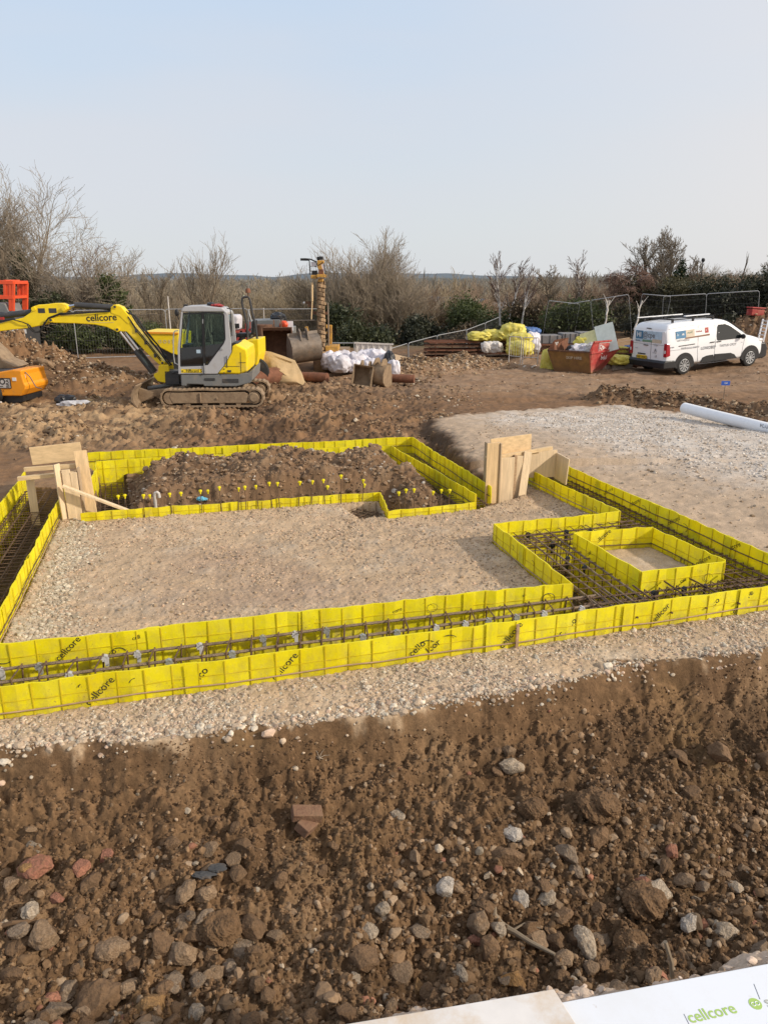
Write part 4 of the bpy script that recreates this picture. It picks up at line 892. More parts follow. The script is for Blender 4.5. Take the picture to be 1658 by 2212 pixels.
boards('timber_stop','plywood and batten stop end at the right, with one board leaning out','timber formwork',items)
# left stop
q0 = P(137,1128); e = Vector((S2-S1)).normalized(); ex = Vector((e.x,e.y,0)); ey = Vector((-e.y,e.x,0))
def LB(a, b, c): return q0+ex*a+ey*b+Z3*c
items = [('board',LB(.03,.02,-.1),LB(-.0,.06,.76),.10,.02,(.9,-.3,0),'timber_pale'),
 ('board',LB(.12,.03,-.1),LB(.10,.07,.68),.10,.02,ey,'timber_pale'),('board',LB(.20,.04,-.1),LB(.19,.06,.64),.08,.02,ey,'timber_pale'),
 ('side_board',LB(.34,.12,-.12),LB(.26,.34,.86),.16,.022,(-.3,.95,0),'timber'),
 ('side_board',LB(.27,.10,-.12),LB(.24,.16,.68),.02,.12,ey,'grey_timber'),
 ('cross_board',LB(-.40,.62,.76),LB(.24,.62,.80),.02,.24,Z3,'timber_x'),
 ('cross_board',LB(-.46,.42,.63),LB(.30,.36,.66),.055,.055,Z3,'timber_x'),
 ('cross_board',LB(-.50,.18,.57),LB(.22,.16,.61),.06,.05,Z3,'timber_x'),
 ('board',LB(-.38,.28,-.1),LB(-.38,.28,.57),.10,.02,ey,'timber_pale'),
 ('brace',LB(.06,-.06,.50),LB(.98,-.06,.03),.03,.075,ey,'timber_pale')]
boards('timber_stop','plank stop end at the left, propped by a slanting brace','timber formwork',items)
# little things by the row of capped bars
p = P(299,1090); mb = MB(); mb.tube([(0,0,-.1),(0,0,.19),(.012,0,.225),(.035,0,.235),(.055,0,.22),(.062,0,.16)],.022,10); o = mb.build('pipe_stub',M['pale_bag'],None,True); S_ = P(299,1085); o.location = (-3.10,9.62,.03); tag(o,'short off-white bent pipe stub among the left capped bars','pipe')
mb = MB(); mb.blob((0,0,.02),.06,.035,.032,3,.5,8,0,3.5); mb.blob((.04,.01,.015),.045,.03,.02,3,.5,9,0,3.5); o = mb.build('plastic_sheet',M['cyan_sheet']); o.location = (-2.52,9.80,.10); tag(o,'crumpled bright blue plastic lying behind the back wall','plastic')
# ---------- white boards on the near bank ----------
def board(name, corners, th, z, matn, label):
    mb = MB(); mb.extrude([(c.x,c.y) for c in corners], 0, th); o = mb.build(name, M[matn], None, bevel=.002); o.location = (0,0,z); return tag(o, label, 'board')
zb = 1.40
A = P(745,2216,zb); Bq = P(1195,2140,zb); Cq = P(1260,2240,zb)
dirx = (Bq-A).normalized(); diry = Vector((dirx.y,-dirx.x,0))
k1 = board('insulation_board',[Bq,A-dirx*.5,A-dirx*.5+diry*.32,Bq+diry*.30+dirx*.05][::-1],.012,zb-.012+.006,'stained_board','mud-stained white board end at bottom centre, lapping the cleaner one')
D = P(1225,2158,zb-.012); E_ = P(1658,2077,zb-.012); dx = (E_-D).normalized(); dy = Vector((dx.y,-dx.x,0))
k2 = board('insulation_board',[E_+dx*.9,D-dx*.12,D-dx*.12+dy*.55,E_+dx*.9+dy*.55][::-1],.012,zb-.03,'white_board','clean white board printed in green at the bottom right corner')
def on_board(u, v): return P(u, v, zb-.0175)
t0 = on_board(1484,2200); t1 = on_board(1608,2172)
lettering('cellcore', (t1-t0).length*.255, M['green_ink'], k2, Vector((t0.x,t0.y,.0127)), (t1-t0), Vector((-(t1-t0).y,(t1-t0).x,0)), .012, 0, 'printed_mark', 'LEFT')
g = on_board(1630,2168); mb = MB(); R_ = .0145
mb.extrude([(g.x+R_*math.cos(a)*1.0, g.y+R_*math.sin(a)*1.0) for a in [i*math.pi/14 for i in range(28)]],.0122,.0126); mb.build('printed_mark',M['green_ink'],k2)
mb = MB(); ux = (t1-t0).normalized(); uy = Vector((-ux.y,ux.x,0)); g3 = Vector((g.x,g.y,.0129))
for s in (-1,1): mb.tube([g3+ux*(s*.005+.005*math.cos(a))+uy*(.0045*math.sin(a)) for a in [i*math.pi/8 for i in range(17)]],.0009,4)
mb.build('printed_mark',M['white_board'],k2)
sp = on_board(1650,2166); lettering('s', .04, M['grey_mark_ink'], k2, Vector((sp.x,sp.y,.0127)), (t1-t0), Vector((-(t1-t0).y,(t1-t0).x,0)), .01, 0, 'printed_mark','LEFT')
mb = MB()
for (u0,v0,u1,v1) in ((1476,2190,1496,2230),(1627,2125,1640,2158)): a = on_board(u0,v0); b = on_board(u1,v1); mb.beam((a.x,a.y,.0123),(b.x,b.y,.0123),.0012,.0006)
mb.build('scratch',M['grey_ink'],k2)
x,y = pit(1462,2070); mb = MB(); mb.tube([(0,0,0),(.005,.01,.05),(.0,.03,.11)],.006,6); s_ = P(1468,2108,1.30); o = mb.build('twig',M['bark'],None,True); o.location=(s_.x,s_.y+.04,1.25); o.rotation_euler=(.2,-.25,0); tag(o,'thin broken stick poking up behind the clean white board','stick')
# ---------- machines ----------
def cropper(ox, oy, sc, Y):
    """reading of an enlarged survey photo: -> plan point in the vertical plane at distance Y"""
    def f(cx, cy, YY=None): return V((ox+cx/sc)*.86354, (oy+cy/sc)*.86354, Y if YY is None else YY)
    return f
def side_prism(mb, pts, f, y0, y1, root, m=0):
    Yc = root.y; w = [f(*p)-root for p in pts]
    return mb.prism([(q.x,q.z) for q in w], y0, y1, m)
# ===== excavator =====
ER = Vector((-4.28,19.25,0.0)); ex_ = empty('excavator', ER, math.radians(3), 'yellow and grey tracked excavator with its boom stretched to the left', 'excavator')
g2 = cropper(320,720,4.606,18.45); g1 = cropper(0,400,2.5906,19.3)
def L2(cx, cy): q = g2(cx,cy)-ER; return q.x, q.z
def L1(cx, cy): q = g1(cx,cy)-ER; return q.x, q.z
def track(y0, y1):
    x0, x1, h = -1.27, 1.24, .44; r = h/2; prof = []
    for i in range(13): a = -math.pi/2+math.pi*i/12; prof.append((x1-r+r*math.cos(a), r+r*math.sin(a)))
    for i in range(13): a = math.pi/2+math.pi*i/12; prof.append((x0+r+r*math.cos(a), r+r*math.sin(a)))
    mb = MB(); n = len(prof); t = .03
    # belt resampled, with grousers
    pts = [Vector((p[0],0,p[1])) for p in prof]+[Vector((prof[0][0],0,prof[0][1]))]; dense = []
    for a, b in zip(pts[:-1],pts[1:]):
        k = max(1,int((b-a).length/.055)); dense += [a+(b-a)*(i/k) for i in range(k)]
    m = len(dense); vs = []; cen = Vector((0,0,r))
    for i, p in enumerate(dense):
        d = (dense[(i+1)%m]-dense[i-1]).normalized(); nn = Vector((d.z,0,-d.x))
        if p.z > r+.1 and abs(p.x) < x1-r: p = p-Vector((0,0,.018*math.sin((p.x-x0)*3.1)**2))
        e = .022 if i % 2 else 0
        for yy, off in ((y0,e),(y1,e),(y1,-t),(y0,-t)): vs.append((p.x+nn.x*off, yy, p.z+nn.z*off))
    fs = []
    for i in range(m):
        for j in range(4): fs.append((i*4+j,((i+1)%m)*4+j,((i+1)%m)*4+(j+1)%4,i*4+(j+1)%4))
    mb.add(vs,fs); tk = mb.build('track', M['muddy_steel'], ex_)
    ym = (y0+y1)/2; w = y1-y0
    mb = MB(); mb.prism([(-.98,.09),(.80,.09),(.86,.16),(.86,.31),(.78,.36),(-1.0,.36),(-1.06,.25)], y0+.03, y1-.03); mb.box((-.30,y0+.015,.22),(.035,.04,.24)); mb.box((.10,y0+.02,.2),(.05,.03,.05)); mb.build('track_frame', M['muddy_steel'], tk, bevel=.01)
    mb = MB(); mb.lathe((1.02,0,.22),[(.0,y0-.005),(.10,y0-.005),(.115,y0+.03),(.155,y0+.04),(.155,y1-.04),(.1,y1),(0,y1)],'y',18); mb.build('drive_sprocket', M['muddy_steel'], tk, True)
    mb = MB(); mb.lathe((-1.05,0,.22),[(0,y0+.04),(.15,y0+.04),(.17,y0+.07),(.17,y1-.07),(.15,y1-.04),(0,y1-.04)],'y',18); mb.build('idler', M['muddy_steel'], tk, True)
    for x in (-.62,-.2,.22,.62):
        mb = MB(); mb.cyl((x,ym,.075),.065,w-.1,'y',14); mb.build('roller', M['muddy_steel'], tk, True)
track(-.97,-.57); track(.57,.97)
mb = MB(); mb.box((-.05,0,.33),(1.5,1.2,.2)); mb.cyl((0,0,.50),.42,.14,'z',24); mb.build('chassis', M['muddy_steel'], ex_, bevel=.015)
mb = MB(); prof = [(.10,.52),(.02,.40),(-.03,.26),(-.03,.13),(.06,.00),(.10,-.01),(.02,.13),(.02,.26),(.07,.40),(.13,.50)]
mb.prism([(-1.95+p[0],p[1]+.02) for p in prof], -.97, .97); bl = mb.build('dozer_blade', M['muddy_steel'], ex_)
for s in (-1,1):
    mb = MB(); mb.beam((-1.9,s*.42,.24),(-.75,s*.42,.36),.12,.17); mb.prism([(-1.95,.03),(-1.55,.16),(-1.55,.30),(-1.9,.42)], s*.42-.07, s*.42+.07); mb.build('blade_arm', M['muddy_steel'], ex_, bevel=.01)
mb = MB(); mb.tube([(-.85,0,.48),(-1.8,0,.34)],.05,10); mb.build('blade_cylinder', M['mid_grey_paint'], ex_, True)
# slewing body
mb = MB(); pts = [(592,985),(1010,998),(1360,985),(1425,935),(1418,1060),(1385,1100),(1225,1140),(860,1135),(850,1115),(665,1108),(655,1132),(600,1128)]
mb.prism([L2(*p) for p in pts], -.80, .80); lb = mb.build('lower_body', M['mid_grey_paint'], ex_, bevel=.025)
mb = MB(); a = L2(1070,1050); b = L2(1255,1095); mb.box(((a[0]+b[0])/2,-.805,(a[1]+b[1])/2),(b[0]-a[0],.012,abs(a[1]-b[1]))); mb.build('vent_panel', M['dark_paint'], lb, bevel=.004)
mb = MB(); a = L2(865,1040); b = L2(985,1070); mb.box(((a[0]+b[0])/2,-.805,(a[1]+b[1])/2),(b[0]-a[0],.014,abs(a[1]-b[1]))); mb.build('step', M['dark_paint'], lb, bevel=.004)
pts = [(1018,990),(1095,890),(1172,745),(1184,668),(1228,648),(1345,712),(1358,800),(1356,965),(1262,998)]
mb = MB(); P2 = [L2(*p) for p in pts]; 
rings = []
for y,s in ((-.83,.93),(-.79,1.0),(-.4,1.02),(.4,1.02),(.79,1.0),(.83,.93)):
    cx = sum(p[0] for p in P2)/len(P2); cz = sum(p[1] for p in P2)/len(P2); rings.append([(cx+(p[0]-cx)*s,y,cz+(p[1]-cz)*s) for p in P2])
mb.loft(rings); rc = mb.build('engine_cover', M['yellow_paint'], ex_, bevel=.02)
mb = MB(); a = L2(1275,745); b = L2(1285,985); mb.beam((a[0],-.832,a[1]),(b[0],-.832,b[1]),.012,.006,(0,1,0)); mb.build('panel_gap', M['dark_paint'], rc)
mb = MB(); a = L2(1085,905); b = L2(1270,905); mb.beam((a[0],-.834,a[1]),(b[0],-.834,b[1]),.006,.008,(0,0,1)); mb.build('panel_crease', M['dark_paint'], rc)
for p in ((1090,935),(1090,978)):
    a = L2(*p); mb = MB(); mb.cyl((a[0],-.836,a[1]),.016,.012,'y',12); mb.build('bolt', M['dark_paint'], rc)
mb = MB(); a = L2(1205,660); mb.box((a[0],-.3,a[1]),(.14,.8,.08)); mb.build('filler_block', M['black_plastic'], ex_, bevel=.01)
# cab
cab = MB(); CY0, CY1 = -.82, .12
roof = [(598,285),(612,235),(640,212),(830,205),(1060,232),(1125,285),(1118,320),(1078,288),(1050,280),(860,270),(620,285)]
front = [(570,990),(560,700),(598,280),(622,285),(590,700),(592,905),(588,990)]
low = [(585,905),(862,897),(866,990),(588,990)]
rear = [(868,892),(905,888),(1082,645),(1104,590),(1090,315),(1078,288),(1132,292),(1165,620),(1172,742),(1095,888),(1012,990),(866,990)]
mb = MB()
for poly in (front,low,rear): mb.prism([L2(*p) for p in poly], CY0, CY0+.05); 
mb.box((L2(700,990)[0],(CY0+CY1)/2,L2(700,990)[1]+.01),(.2,CY1-CY0-.05,.03)); cb_ = mb.build('cab', M['grey_paint'], ex_, bevel=.008)
mb = MB()
for poly in (front,rear): mb.prism([L2(*p) for p in poly], CY1-.05, CY1)
mb.box((L2(700,990)[0],CY1-.03,L2(700,990)[1]+.01),(.9,.04,.05)); mb.build('cab_side', M['grey_paint'], cb_, bevel=.008)
mb = MB(); mb.prism([L2(*p) for p in roof[:7]+[(1078,275),(620,275)]], CY0-.01, CY1+.01); mb.build('roof', M['grey_paint'], cb_, bevel=.03)
mb = MB(); mb.prism([L2(*p) for p in [(575,990),(1012,990),(1012,1000),(575,1000)]], CY0+.02, CY1); mb.build('floor', M['dark_paint'], cb_)
mb = MB(); mb.prism([L2(*p) for p in [(588,905),(590,690),(858,672),(862,897)]], CY0+.012, CY0+.024); mb.prism([L2(*p) for p in [(866,892),(864,668),(1082,640),(905,888)]], CY0+.012, CY0+.024); mb.build('lower_glass', M['dark_glass'], cb_)
def edging(polys, y, w=.035):
    mb = MB()
    for poly in polys:
        for a, b in zip(poly, poly[1:]+poly[:1]):
            a = L2(*a); b = L2(*b); mb.beam((a[0],y,a[1]),(b[0],y,b[1]),w,.014,(0,1,0))
    return mb
door = [(594,898),(588,700),(618,298),(836,292),(858,890)]; rearw = [(872,885),(853,284),(1055,296),(1085,320),(1100,590),(1078,640),(900,880)]
edging([door,rearw], CY0+.008).build('window_seal', M['black_plastic'], cb_)
mb = MB(); mb.prism([L2(*p) for p in [(592,690),(590,680),(618,298),(836,292),(858,672)]], CY0+.014, CY0+.02); dg = mb.build('door_glass', M['cab_glass'], cb_)
mb = MB(); mb.prism([L2(*p) for p in [(862,668),(853,284),(1055,296),(1085,320),(1100,590),(1082,640)]], CY0+.014, CY0+.02); mb.build('side_window', M['cab_glass'], cb_)
mb = MB(); mb.prism([L2(*p) for p in [(592,880),(620,298),(836,292),(1055,296),(1090,330),(1100,590),(905,880)]], CY1-.03, CY1-.024); mb.build('side_window', M['cab_glass'], cb_)
mb = MB(); a = L2(845,280); b = L2(864,992); mb.beam((a[0],CY0-.004,a[1]),(b[0],CY0-.004,b[1]),.03,.03,(0,1,0)); mb.build('door_post', M['black_plastic'], cb_)
mb = MB(); a = L2(848,360); b = L2(848,410); mb.beam((a[0],CY0-.03,a[1]),(b[0],CY0-.03,b[1]),.02,.02,(0,1,0)); a = L2(1062,705); mb.box((a[0],CY0-.01,a[1]),(.05,.03,.04)); a=L2(865,870); b=L2(870,985); mb.beam((a[0],CY0-.02,a[1]),(b[0],CY0-.02,b[1]),.025,.02,(0,1,0)); mb.build('door_handle', M['galvanised'], cb_)
a0 = L2(600,880); a1 = L2(622,290); mb = MB(); mb.add([(a0[0],CY0+.06,a0[1]),(a0[0],CY1-.06,a0[1]),(a1[0],CY1-.06,a1[1]),(a1[0],CY0+.06,a1[1])],[(0,1,2,3)]); mb.build('windscreen', M['cab_glass'], cb_)
a0 = L2(1090,640); a1 = L2(1075,300); mb = MB(); mb.add([(a0[0],CY0+.06,a0[1]),(a0[0],CY1-.06,a0[1]),(a1[0],CY1-.06,a1[1]),(a1[0],CY0+.06,a1[1])],[(0,1,2,3)]); mb.build('rear_window', M['cab_glass'], cb_)
st = L2(985,700); mb = MB(); mb.box((st[0],-.38,st[1]-.02),(.46,.46,.14)); mb.prism([(st[0]+.16,st[1]),(st[0]+.26,st[1]),(st[0]+.36,st[1]+.62),(st[0]+.28,st[1]+.64)], -.6, -.16); mb.build('seat', M['black_plastic'], cb_, bevel=.03)
mb = MB(); a = L2(640,720); mb.box((a[0],-.35,a[1]-.12),(.2,.5,.5)); a = L2(690,690); mb.box((a[0],-.62,a[1]-.2),(.25,.16,.35)); mb.build('console', M['black_plastic'], cb_, bevel=.03)
mb = MB(); a = L2(815,560); mb.tube([(a[0]+.02*math.sin(t),-.36+.16*math.cos(t),a[1]+.13*math.sin(t)) for t in [i*math.pi/9 for i in range(19)]],.014,6); mb.tube([(a[0],-.36,a[1]),(a[0]-.12,-.36,a[1]-.4)],.02,6); mb.build('steering_wheel', M['black_plastic'], cb_, True)
for p,y in (((735,575),-.58),((920,560),-.2)):
    a = L2(*p); mb = MB(); mb.tube([(a[0],y,a[1]-.25),(a[0]-.02,y,a[1])],.014,6); mb.blob((a[0]-.02,y,a[1]+.03),.03,.03,.05,2,0); mb.build('joystick', M['black_plastic'], cb_, True)
mb = MB(); a = L2(797,732); mb.box((a[0],CY0+.004,a[1]),(.10,.004,.085)); mb.build('sticker', M['pale_blue_ink'], cb_)
a = L2(720,955); mb = MB(); mb.box((a[0],CY0-.002,a[1]),(.50,.006,.092)); stk = mb.build('sticker', M['yellow_paint'], cb_)
for dx_,w_ in ((.11,.24),): 
    mb = MB(); mb.box((a[0]+.02,CY0-.0065,a[1]-.042),(.42,.002,.006)); mb.box((a[0]+.02,CY0-.0065,a[1]+.042),(.42,.002,.006)); mb.build('sticker_border', M['black_ink'], stk)
lettering('Nfbcenl S', .10, M['black_ink'], stk, (a[0]+.06,CY0-.008,a[1]), (1,0,0), (0,0,1), .01); lettering('e', .09, M['black_ink'], stk, (a[0]-.22,CY0-.008,a[1]), (1,0,0), (0,0,1), .01)
a = L2(555,285); mb = MB(); mb.blob((a[0],-.86,a[1]),.055,.03,.085,2,.05); mb.tube([(a[0],-.86,a[1]-.05),(a[0]+.03,-.82,a[1]-.16)],.012,6); mb.build('mirror', M['black_plastic'], cb_, True)
mb = MB(); pp = [(560,495),(525,498),(512,520),(508,640),(512,780),(525,865),(572,890)]; mb.tube([(L2(*p)[0],-.78,L2(*p)[1]) for p in pp],.014,8); mb.build('handrail', M['galvanised'], cb_, True)
a = L2(640,212); mb = MB(); mb.box((a[0],-.7,a[1]+.01),(.09,.1,.06)); mb.build('work_lamp', M['black_plastic'], cb_, bevel=.01)
a = L2(905,205); mb = MB(); mb.blob((a[0],-.4,a[1]+.02),.10,.12,.05,3,.3,4); mb.build('roof_bag', M['black_sheet'], cb_)
a = L2(985,208); mb = MB(); mb.blob((a[0],-.5,a[1]+.0),.16,.12,.04,3,.4,5); mb.build('roof_cloth', M['red_ink'], cb_)
mb = MB(); mb.tube([(L2(1150,240)[0],-.7,L2(1150,240)[1]),(L2(1165,400)[0],-.72,L2(1165,400)[1]),(L2(1172,560)[0],-.7,L2(1172,560)[1])],.012,6); mb.tube([(L2(1110,235)[0],-.7,L2(1110,235)[1]),(L2(1160,250)[0],-.7,L2(1160,250)[1])],.014,6); mb.build('aerial_rail', M['black_plastic'], cb_, True)
# boom, in the middle of the machine
by0, by1 = -.08, .22
bm_ = [(1085,1310),(1062,1292),(980,1195),(905,1090),(862,1015),(835,985),(806,950),(770,936),(742,948),(737,985),(600,993),(480,1003),(380,1012),(362,1020),(352,1035),(360,1048),(385,1052),(520,1056),(640,1064),(715,1080),(770,1106),(840,1110),(905,1180),(990,1270),(1055,1330),(1075,1335)]
mb = MB(); mb.prism([L1(*p) for p in bm_], by0, by1); bo = mb.build('boom', M['yellow_paint'], ex_, bevel=.02)
for p in ((783,1095),(768,950),(368,1033),(1068,1310)):
    a = L1(*p); mb = MB(); mb.cyl((a[0],(by0+by1)/2,a[1]),.055,by1-by0+.05,'y',16); mb.build('pin', M['yellow_paint'], bo, True)
    mb = MB(); mb.cyl((a[0],by0-.03,a[1]),.03,.03,'y',12); mb.build('pin_head', M['dark_paint'], bo)
a = L1(682,1020); lettering('celicore', .235, M['black_ink'], bo, (a[0],by0-.004,a[1]), (1,0,.035), (-.035,0,1), .018)
mb = MB(); bp = [L1(*p) for p in ((600,1045),(690,1052),(760,1050))]; mb.tube([(p[0],by0-.003,p[1]) for p in bp],.004,4); mb.build('decal_line', M['sand_ink'], bo)
foot = [(1048,1325),(1110,1318),(1118,1360),(1092,1385),(1092,1435),(1045,1425),(1020,1395),(1018,1378),(1045,1365)]
mb = MB(); mb.prism([L1(*p) for p in foot], by0-.12, by0-.06); mb.prism([L1(*p) for p in foot], by1+.06, by1+.12); a = L1(1075,1400); mb.box((a[0]+.12,.07,a[1]),(.3,.5,.24)); mb.build('boom_bracket', M['yellow_paint'], ex_, bevel=.015)
a = L1(1120,1390); mb = MB(); mb.box((a[0]+.05,.05,a[1]-.05),(.35,.5,.34)); mb.tube([(a[0]-.1,-.15,a[1]),(a[0]+.15,-.2,a[1]+.1),(a[0]+.25,-.2,a[1])],.03,8); mb.build('swing_block', M['dark_paint'], ex_, bevel=.01)
for dy in (-.11,.19):
    a = L1(1005,1375); b = L1(800,1112); m_ = (a[0]*.45+b[0]*.55, a[1]*.45+b[1]*.55); mb = MB(); mb.tube([(a[0],dy+.04,a[1]),(m_[0],dy+.04,m_[1])],.065,12); cy = mb.build('boom_cylinder', M['dark_paint'], ex_, True)
    mb = MB(); mb.tube([(m_[0],dy+.04,m_[1]),(b[0],dy+.04,b[1])],.03,10); mb.build('piston_rod', M['chrome'], cy, True)
a = L1(745,957); b = L1(478,942); mb = MB(); mb.tube([(a[0],.07,a[1]),(a[0]+(b[0]-a[0])*.9,.07,b[1]+.01)],.072,14); mb.box((a[0]-.12,.07,a[1]-.09),(.22,.08,.05)); sc2 = mb.build('stick_cylinder', M['dark_paint'], ex_, True)
mb = MB(); mb.tube([(a[0]+(b[0]-a[0])*.85,.07,b[1]+.012),(L1(455,950)[0],.07,L1(455,950)[1])],.035,10); mb.build('piston_rod', M['chrome'], sc2, True)
stk_ = [(470,962),(462,938),(430,926),(385,926),(330,934),(285,936),(250,948),(236,985),(190,1018),(80,1045),(0,1068),(-150,1120),(-290,1190),(-300,1230),(-160,1170),(0,1112),(120,1095),(225,1085),(330,1062),(375,1030),(440,988)]
mb = MB(); mb.prism([L1(*p) for p in stk_], by0+.03, by1-.03); sk = mb.build('stick', M['yellow_paint'], ex_, bevel=.018)
for p,r_ in (((305,974),.10),((375,974),.11)):
    a = L1(*p); 
    mb = MB(); w_ = .17 if p[0]<340 else .19; mb.box((a[0],by0+.028,a[1]),(w_,.008,.115)); mb.build('stick_window', M['dark_paint'], sk, bevel=.045)
for p in ((447,963),(258,962)):
    a = L1(*p); mb = MB(); mb.cyl((a[0],.07,a[1]),.05,.34,'y',14); mb.build('pin', M['yellow_paint'], sk, True)
mb = MB(); a = L1(232,985); b = L1(-60,1020); mb.tube([(a[0],.07,a[1]),(b[0],.07,b[1])],.075,12); mb.tube([(b[0],.07,b[1]),(b[0]-.6,.07,b[1]-.12)],.04,8); mb.build('bucket_cylinder', M['dark_paint'], ex_, True)
def hose(pts, r=.02, y=-.12): 
    mb = MB(); mb.tube([(L1(*p)[0],y+random.uniform(-.02,.02),L1(*p)[1]) for p in pts],r,6); return mb.build('hose', M['black_rubber'], ex_, True)
hose([(235,1065),(250,1085),(275,1110),(300,1108),(320,1080),(340,1040),(355,1020),(430,990),(470,992),(600,985),(735,980)]); hose([(225,1060),(235,1078),(262,1105),(292,1112),(318,1085),(335,1045)],.016,-.15)
hose([(830,985),(870,1000),(905,1060),(960,1130),(1015,1200),(1080,1290),(1110,1330)],.022,-.02); hose([(845,985),(882,1010),(915,1060),(975,1140),(1030,1200),(1090,1290),(1118,1330)],.022,.06); hose([(850,995),(890,1020),(930,1080),(985,1150),(1035,1215),(1100,1300)],.016,.14)
hose([(0,1055),(60,1040),(130,1030),(190,1045),(230,1062)],.014,-.1); hose([(350,1025),(420,1000),(520,990)],.014,-.1)
for off in (0,14):
    mb = MB(); mb.tube([(L1(*p)[0],by0+.06+off*.006,L1(*p)[1]) for p in ((835,980),(640,986),(420,1004))],.011,6); mb.build('pipe_run', M['worn_steel'], bo, True)
    mb = MB(); mb.tube([(L1(*p)[0],by0-.016,L1(*p)[1]) for p in ((1058,1300-off),(985,1205-off),(900,1098-off),(850,1012))],.012,6); mb.build('pipe_run', M['black_rubber'], bo, True)
for p in ((900,1095),(960,1172),(1020,1255)):
    a = L1(*p); mb = MB(); mb.box((a[0],by0-.015,a[1]-.03),(.05,.03,.09)); mb.build('pipe_clamp', M['dark_paint'], bo)
mb = MB(); mb.prism([L1(*p) for p in ((742,952),(770,938),(806,952),(838,990),(880,1040),(850,1060),(800,1010),(745,990))],by0-.012,by0-.002); mb.build('weld_plate', M['yellow_paint'], bo, bevel=.004)
for p,w_,h_ in (((1120,850),.02,.28),((1300,860),.16,.008),((1150,960),.09,.05)):
    a = L2(*p); mb = MB(); mb.box((a[0],-.838,a[1]),(w_,.01,h_)); mb.build('cover_latch', M['dark_paint'], rc)
mb = MB(); a = L2(700,300); b = L2(640,520); mb.beam((a[0],CY0-.012,a[1]),(b[0],CY0-.012,b[1]),.018,.014,(0,1,0)); mb.build('wiper', M['black_plastic'], cb_)
mb = MB(); a = L1(60,1022); mb.box((a[0],-.1,a[1]),(.13,.06,.06)); mb.build('valve_tag', M['red_ink'], ex_)
# bucket on the end of the stick, half buried in the heap
bk = MB(); f0 = cropper(0,680,5.527,20.6)
pts = [(-420,840),(-150,900),(0,985),(110,1085),(200,1190),(330,1250),(395,1285),(330,1335),(120,1365),(-60,1385),(-250,1300),(-400,1100)]
w = [f0(*p) for p in pts]; zb_ = .0
sh = []
for yy,s in ((-.62,.96),(-.58,1),(.25,1),(.28,.96)):
    cx = sum(p.x for p in w)/len(w); cz = sum(p.z for p in w)/len(w); sh.append([(cx+(p.x-cx)*s-ER.x, yy+20.9-ER.y, cz+(p.z-cz)*s) for p in w])
bk.loft(sh); bk.build('bucket', M['muddy_steel'], ex_, bevel=.02)
# ===== site dumper behind the excavator =====
DR = Vector((-3.9,22.6,0)); du = empty('site_dumper', DR, 0, 'yellow site dumper with raised roll bar, parked behind the excavator', 'dumper')
gd = cropper(320,720,4.606,22.4); ge = cropper(320,720,4.606,21.9)
def LD(cx, cy, f=None): q = (f or gd)(cx,cy)-DR; return q.x, q.z
skp = [(205,497),(235,492),(570,500),(640,520),(640,760),(560,735),(350,628),(270,560)]
mb = MB(); S0 = [LD(*p) for p in skp]
mb.prism(S0, -.75,.75); sk = mb.build('skip', M['yellow_paint'], du, bevel=.02)
mb = MB(); a = LD(215,500); b = LD(640,510); mb.beam((a[0],-.76,a[1]),(b[0],-.76,b[1]),.05,.05); mb.build('skip_rim', M['orange_paint'], sk)
a = LD(500,605); lettering('O O 0 3', .13, M['sand_ink'], sk, (a[0],-.756,a[1]), (1,0,0), (0,0,1), .01)
mb = MB(); a = LD(350,640); b = LD(560,760); c = LD(450,800); mb.prism([LD(*p) for p in [(355,635),(560,740),(700,760),(900,800),(1300,840),(1300,960),(560,960),(440,800)]], -.4,.4); mb.build('chassis', M['dark_paint'], du, bevel=.02)
hood = [(1335,700),(1395,592),(1525,585),(1530,760),(1508,880),(1485,880),(1478,700),(1400,690),(1352,720)]
mb = MB(); mb.prism([LD(*p,ge) for p in hood], -1.05,-.35+.6); hd = mb.build('engine_cover', M['yellow_paint'], du, bevel=.02)
mb = MB(); mb.prism([LD(*p,ge) for p in [(1358,715),(1480,712),(1482,920),(1362,918)]], -1.07,.2); gb = mb.build('engine_block', M['mid_grey_paint'], du, bevel=.02)
a = LD(1440,890,ge); mb = MB()
for i in range(3): mb.box((a[0],-1.075,a[1]-.03+i*.035),(.15,.012,.014))
a = LD(1425,770,ge); mb.box((a[0],-1.075,a[1]),(.22,.012,.16)); mb.build('grille', M['dark_paint'], gb)
mb = MB()
for yy in (-.75,):
    pp = [(1388,620),(1375,420),(1345,290),(1318,180),(1322,118),(1345,106),(1385,104),(1405,125),(1440,300),(1475,440),(1492,585)]
    mb.tube([(LD(*p,ge)[0],yy,LD(*p,ge)[1]) for p in pp],.032,8)
mb.build('roll_bar', M['dark_paint'], du, True)
mb = MB(); pp = [(1400,560),(1392,380),(1368,300),(1362,250)]; mb.tube([(LD(*p,ge)[0]+.03,-.45,LD(*p,ge)[1]) for p in pp],.02,6); mb.build('handrail', M['galvanised'], du, True)
a = LD(1388,50,ge); mb = MB(); mb.tube([(a[0],-.75,a[1]-.2),(a[0],-.75,a[1])],.015,6); mb.lathe((a[0],-.75,a[1]),[(.07,-.02),(.075,.05),(.05,.10),(0,.11)],n=14); mb.build('beacon', M['rust_red'], du, True)
for x in (-1.0,.1):
    for s in (-1,1):
        mb = MB(); mb.lathe((x,0,.42),[(.1,s*.78),(.3,s*.76),(.42,s*.72),(.44,s*.6),(.42,s*.48),(.2,s*.46)],'y',20); wh = mb.build('wheel', M['black_rubber'], du, True)
        mb = MB(); mb.lathe((x,0,.42),[(0,s*.80),(.16,s*.80),(.19,s*.785),(.0,s*.77)],'y',16); mb.build('hub', M['yellow_paint'], wh, True)
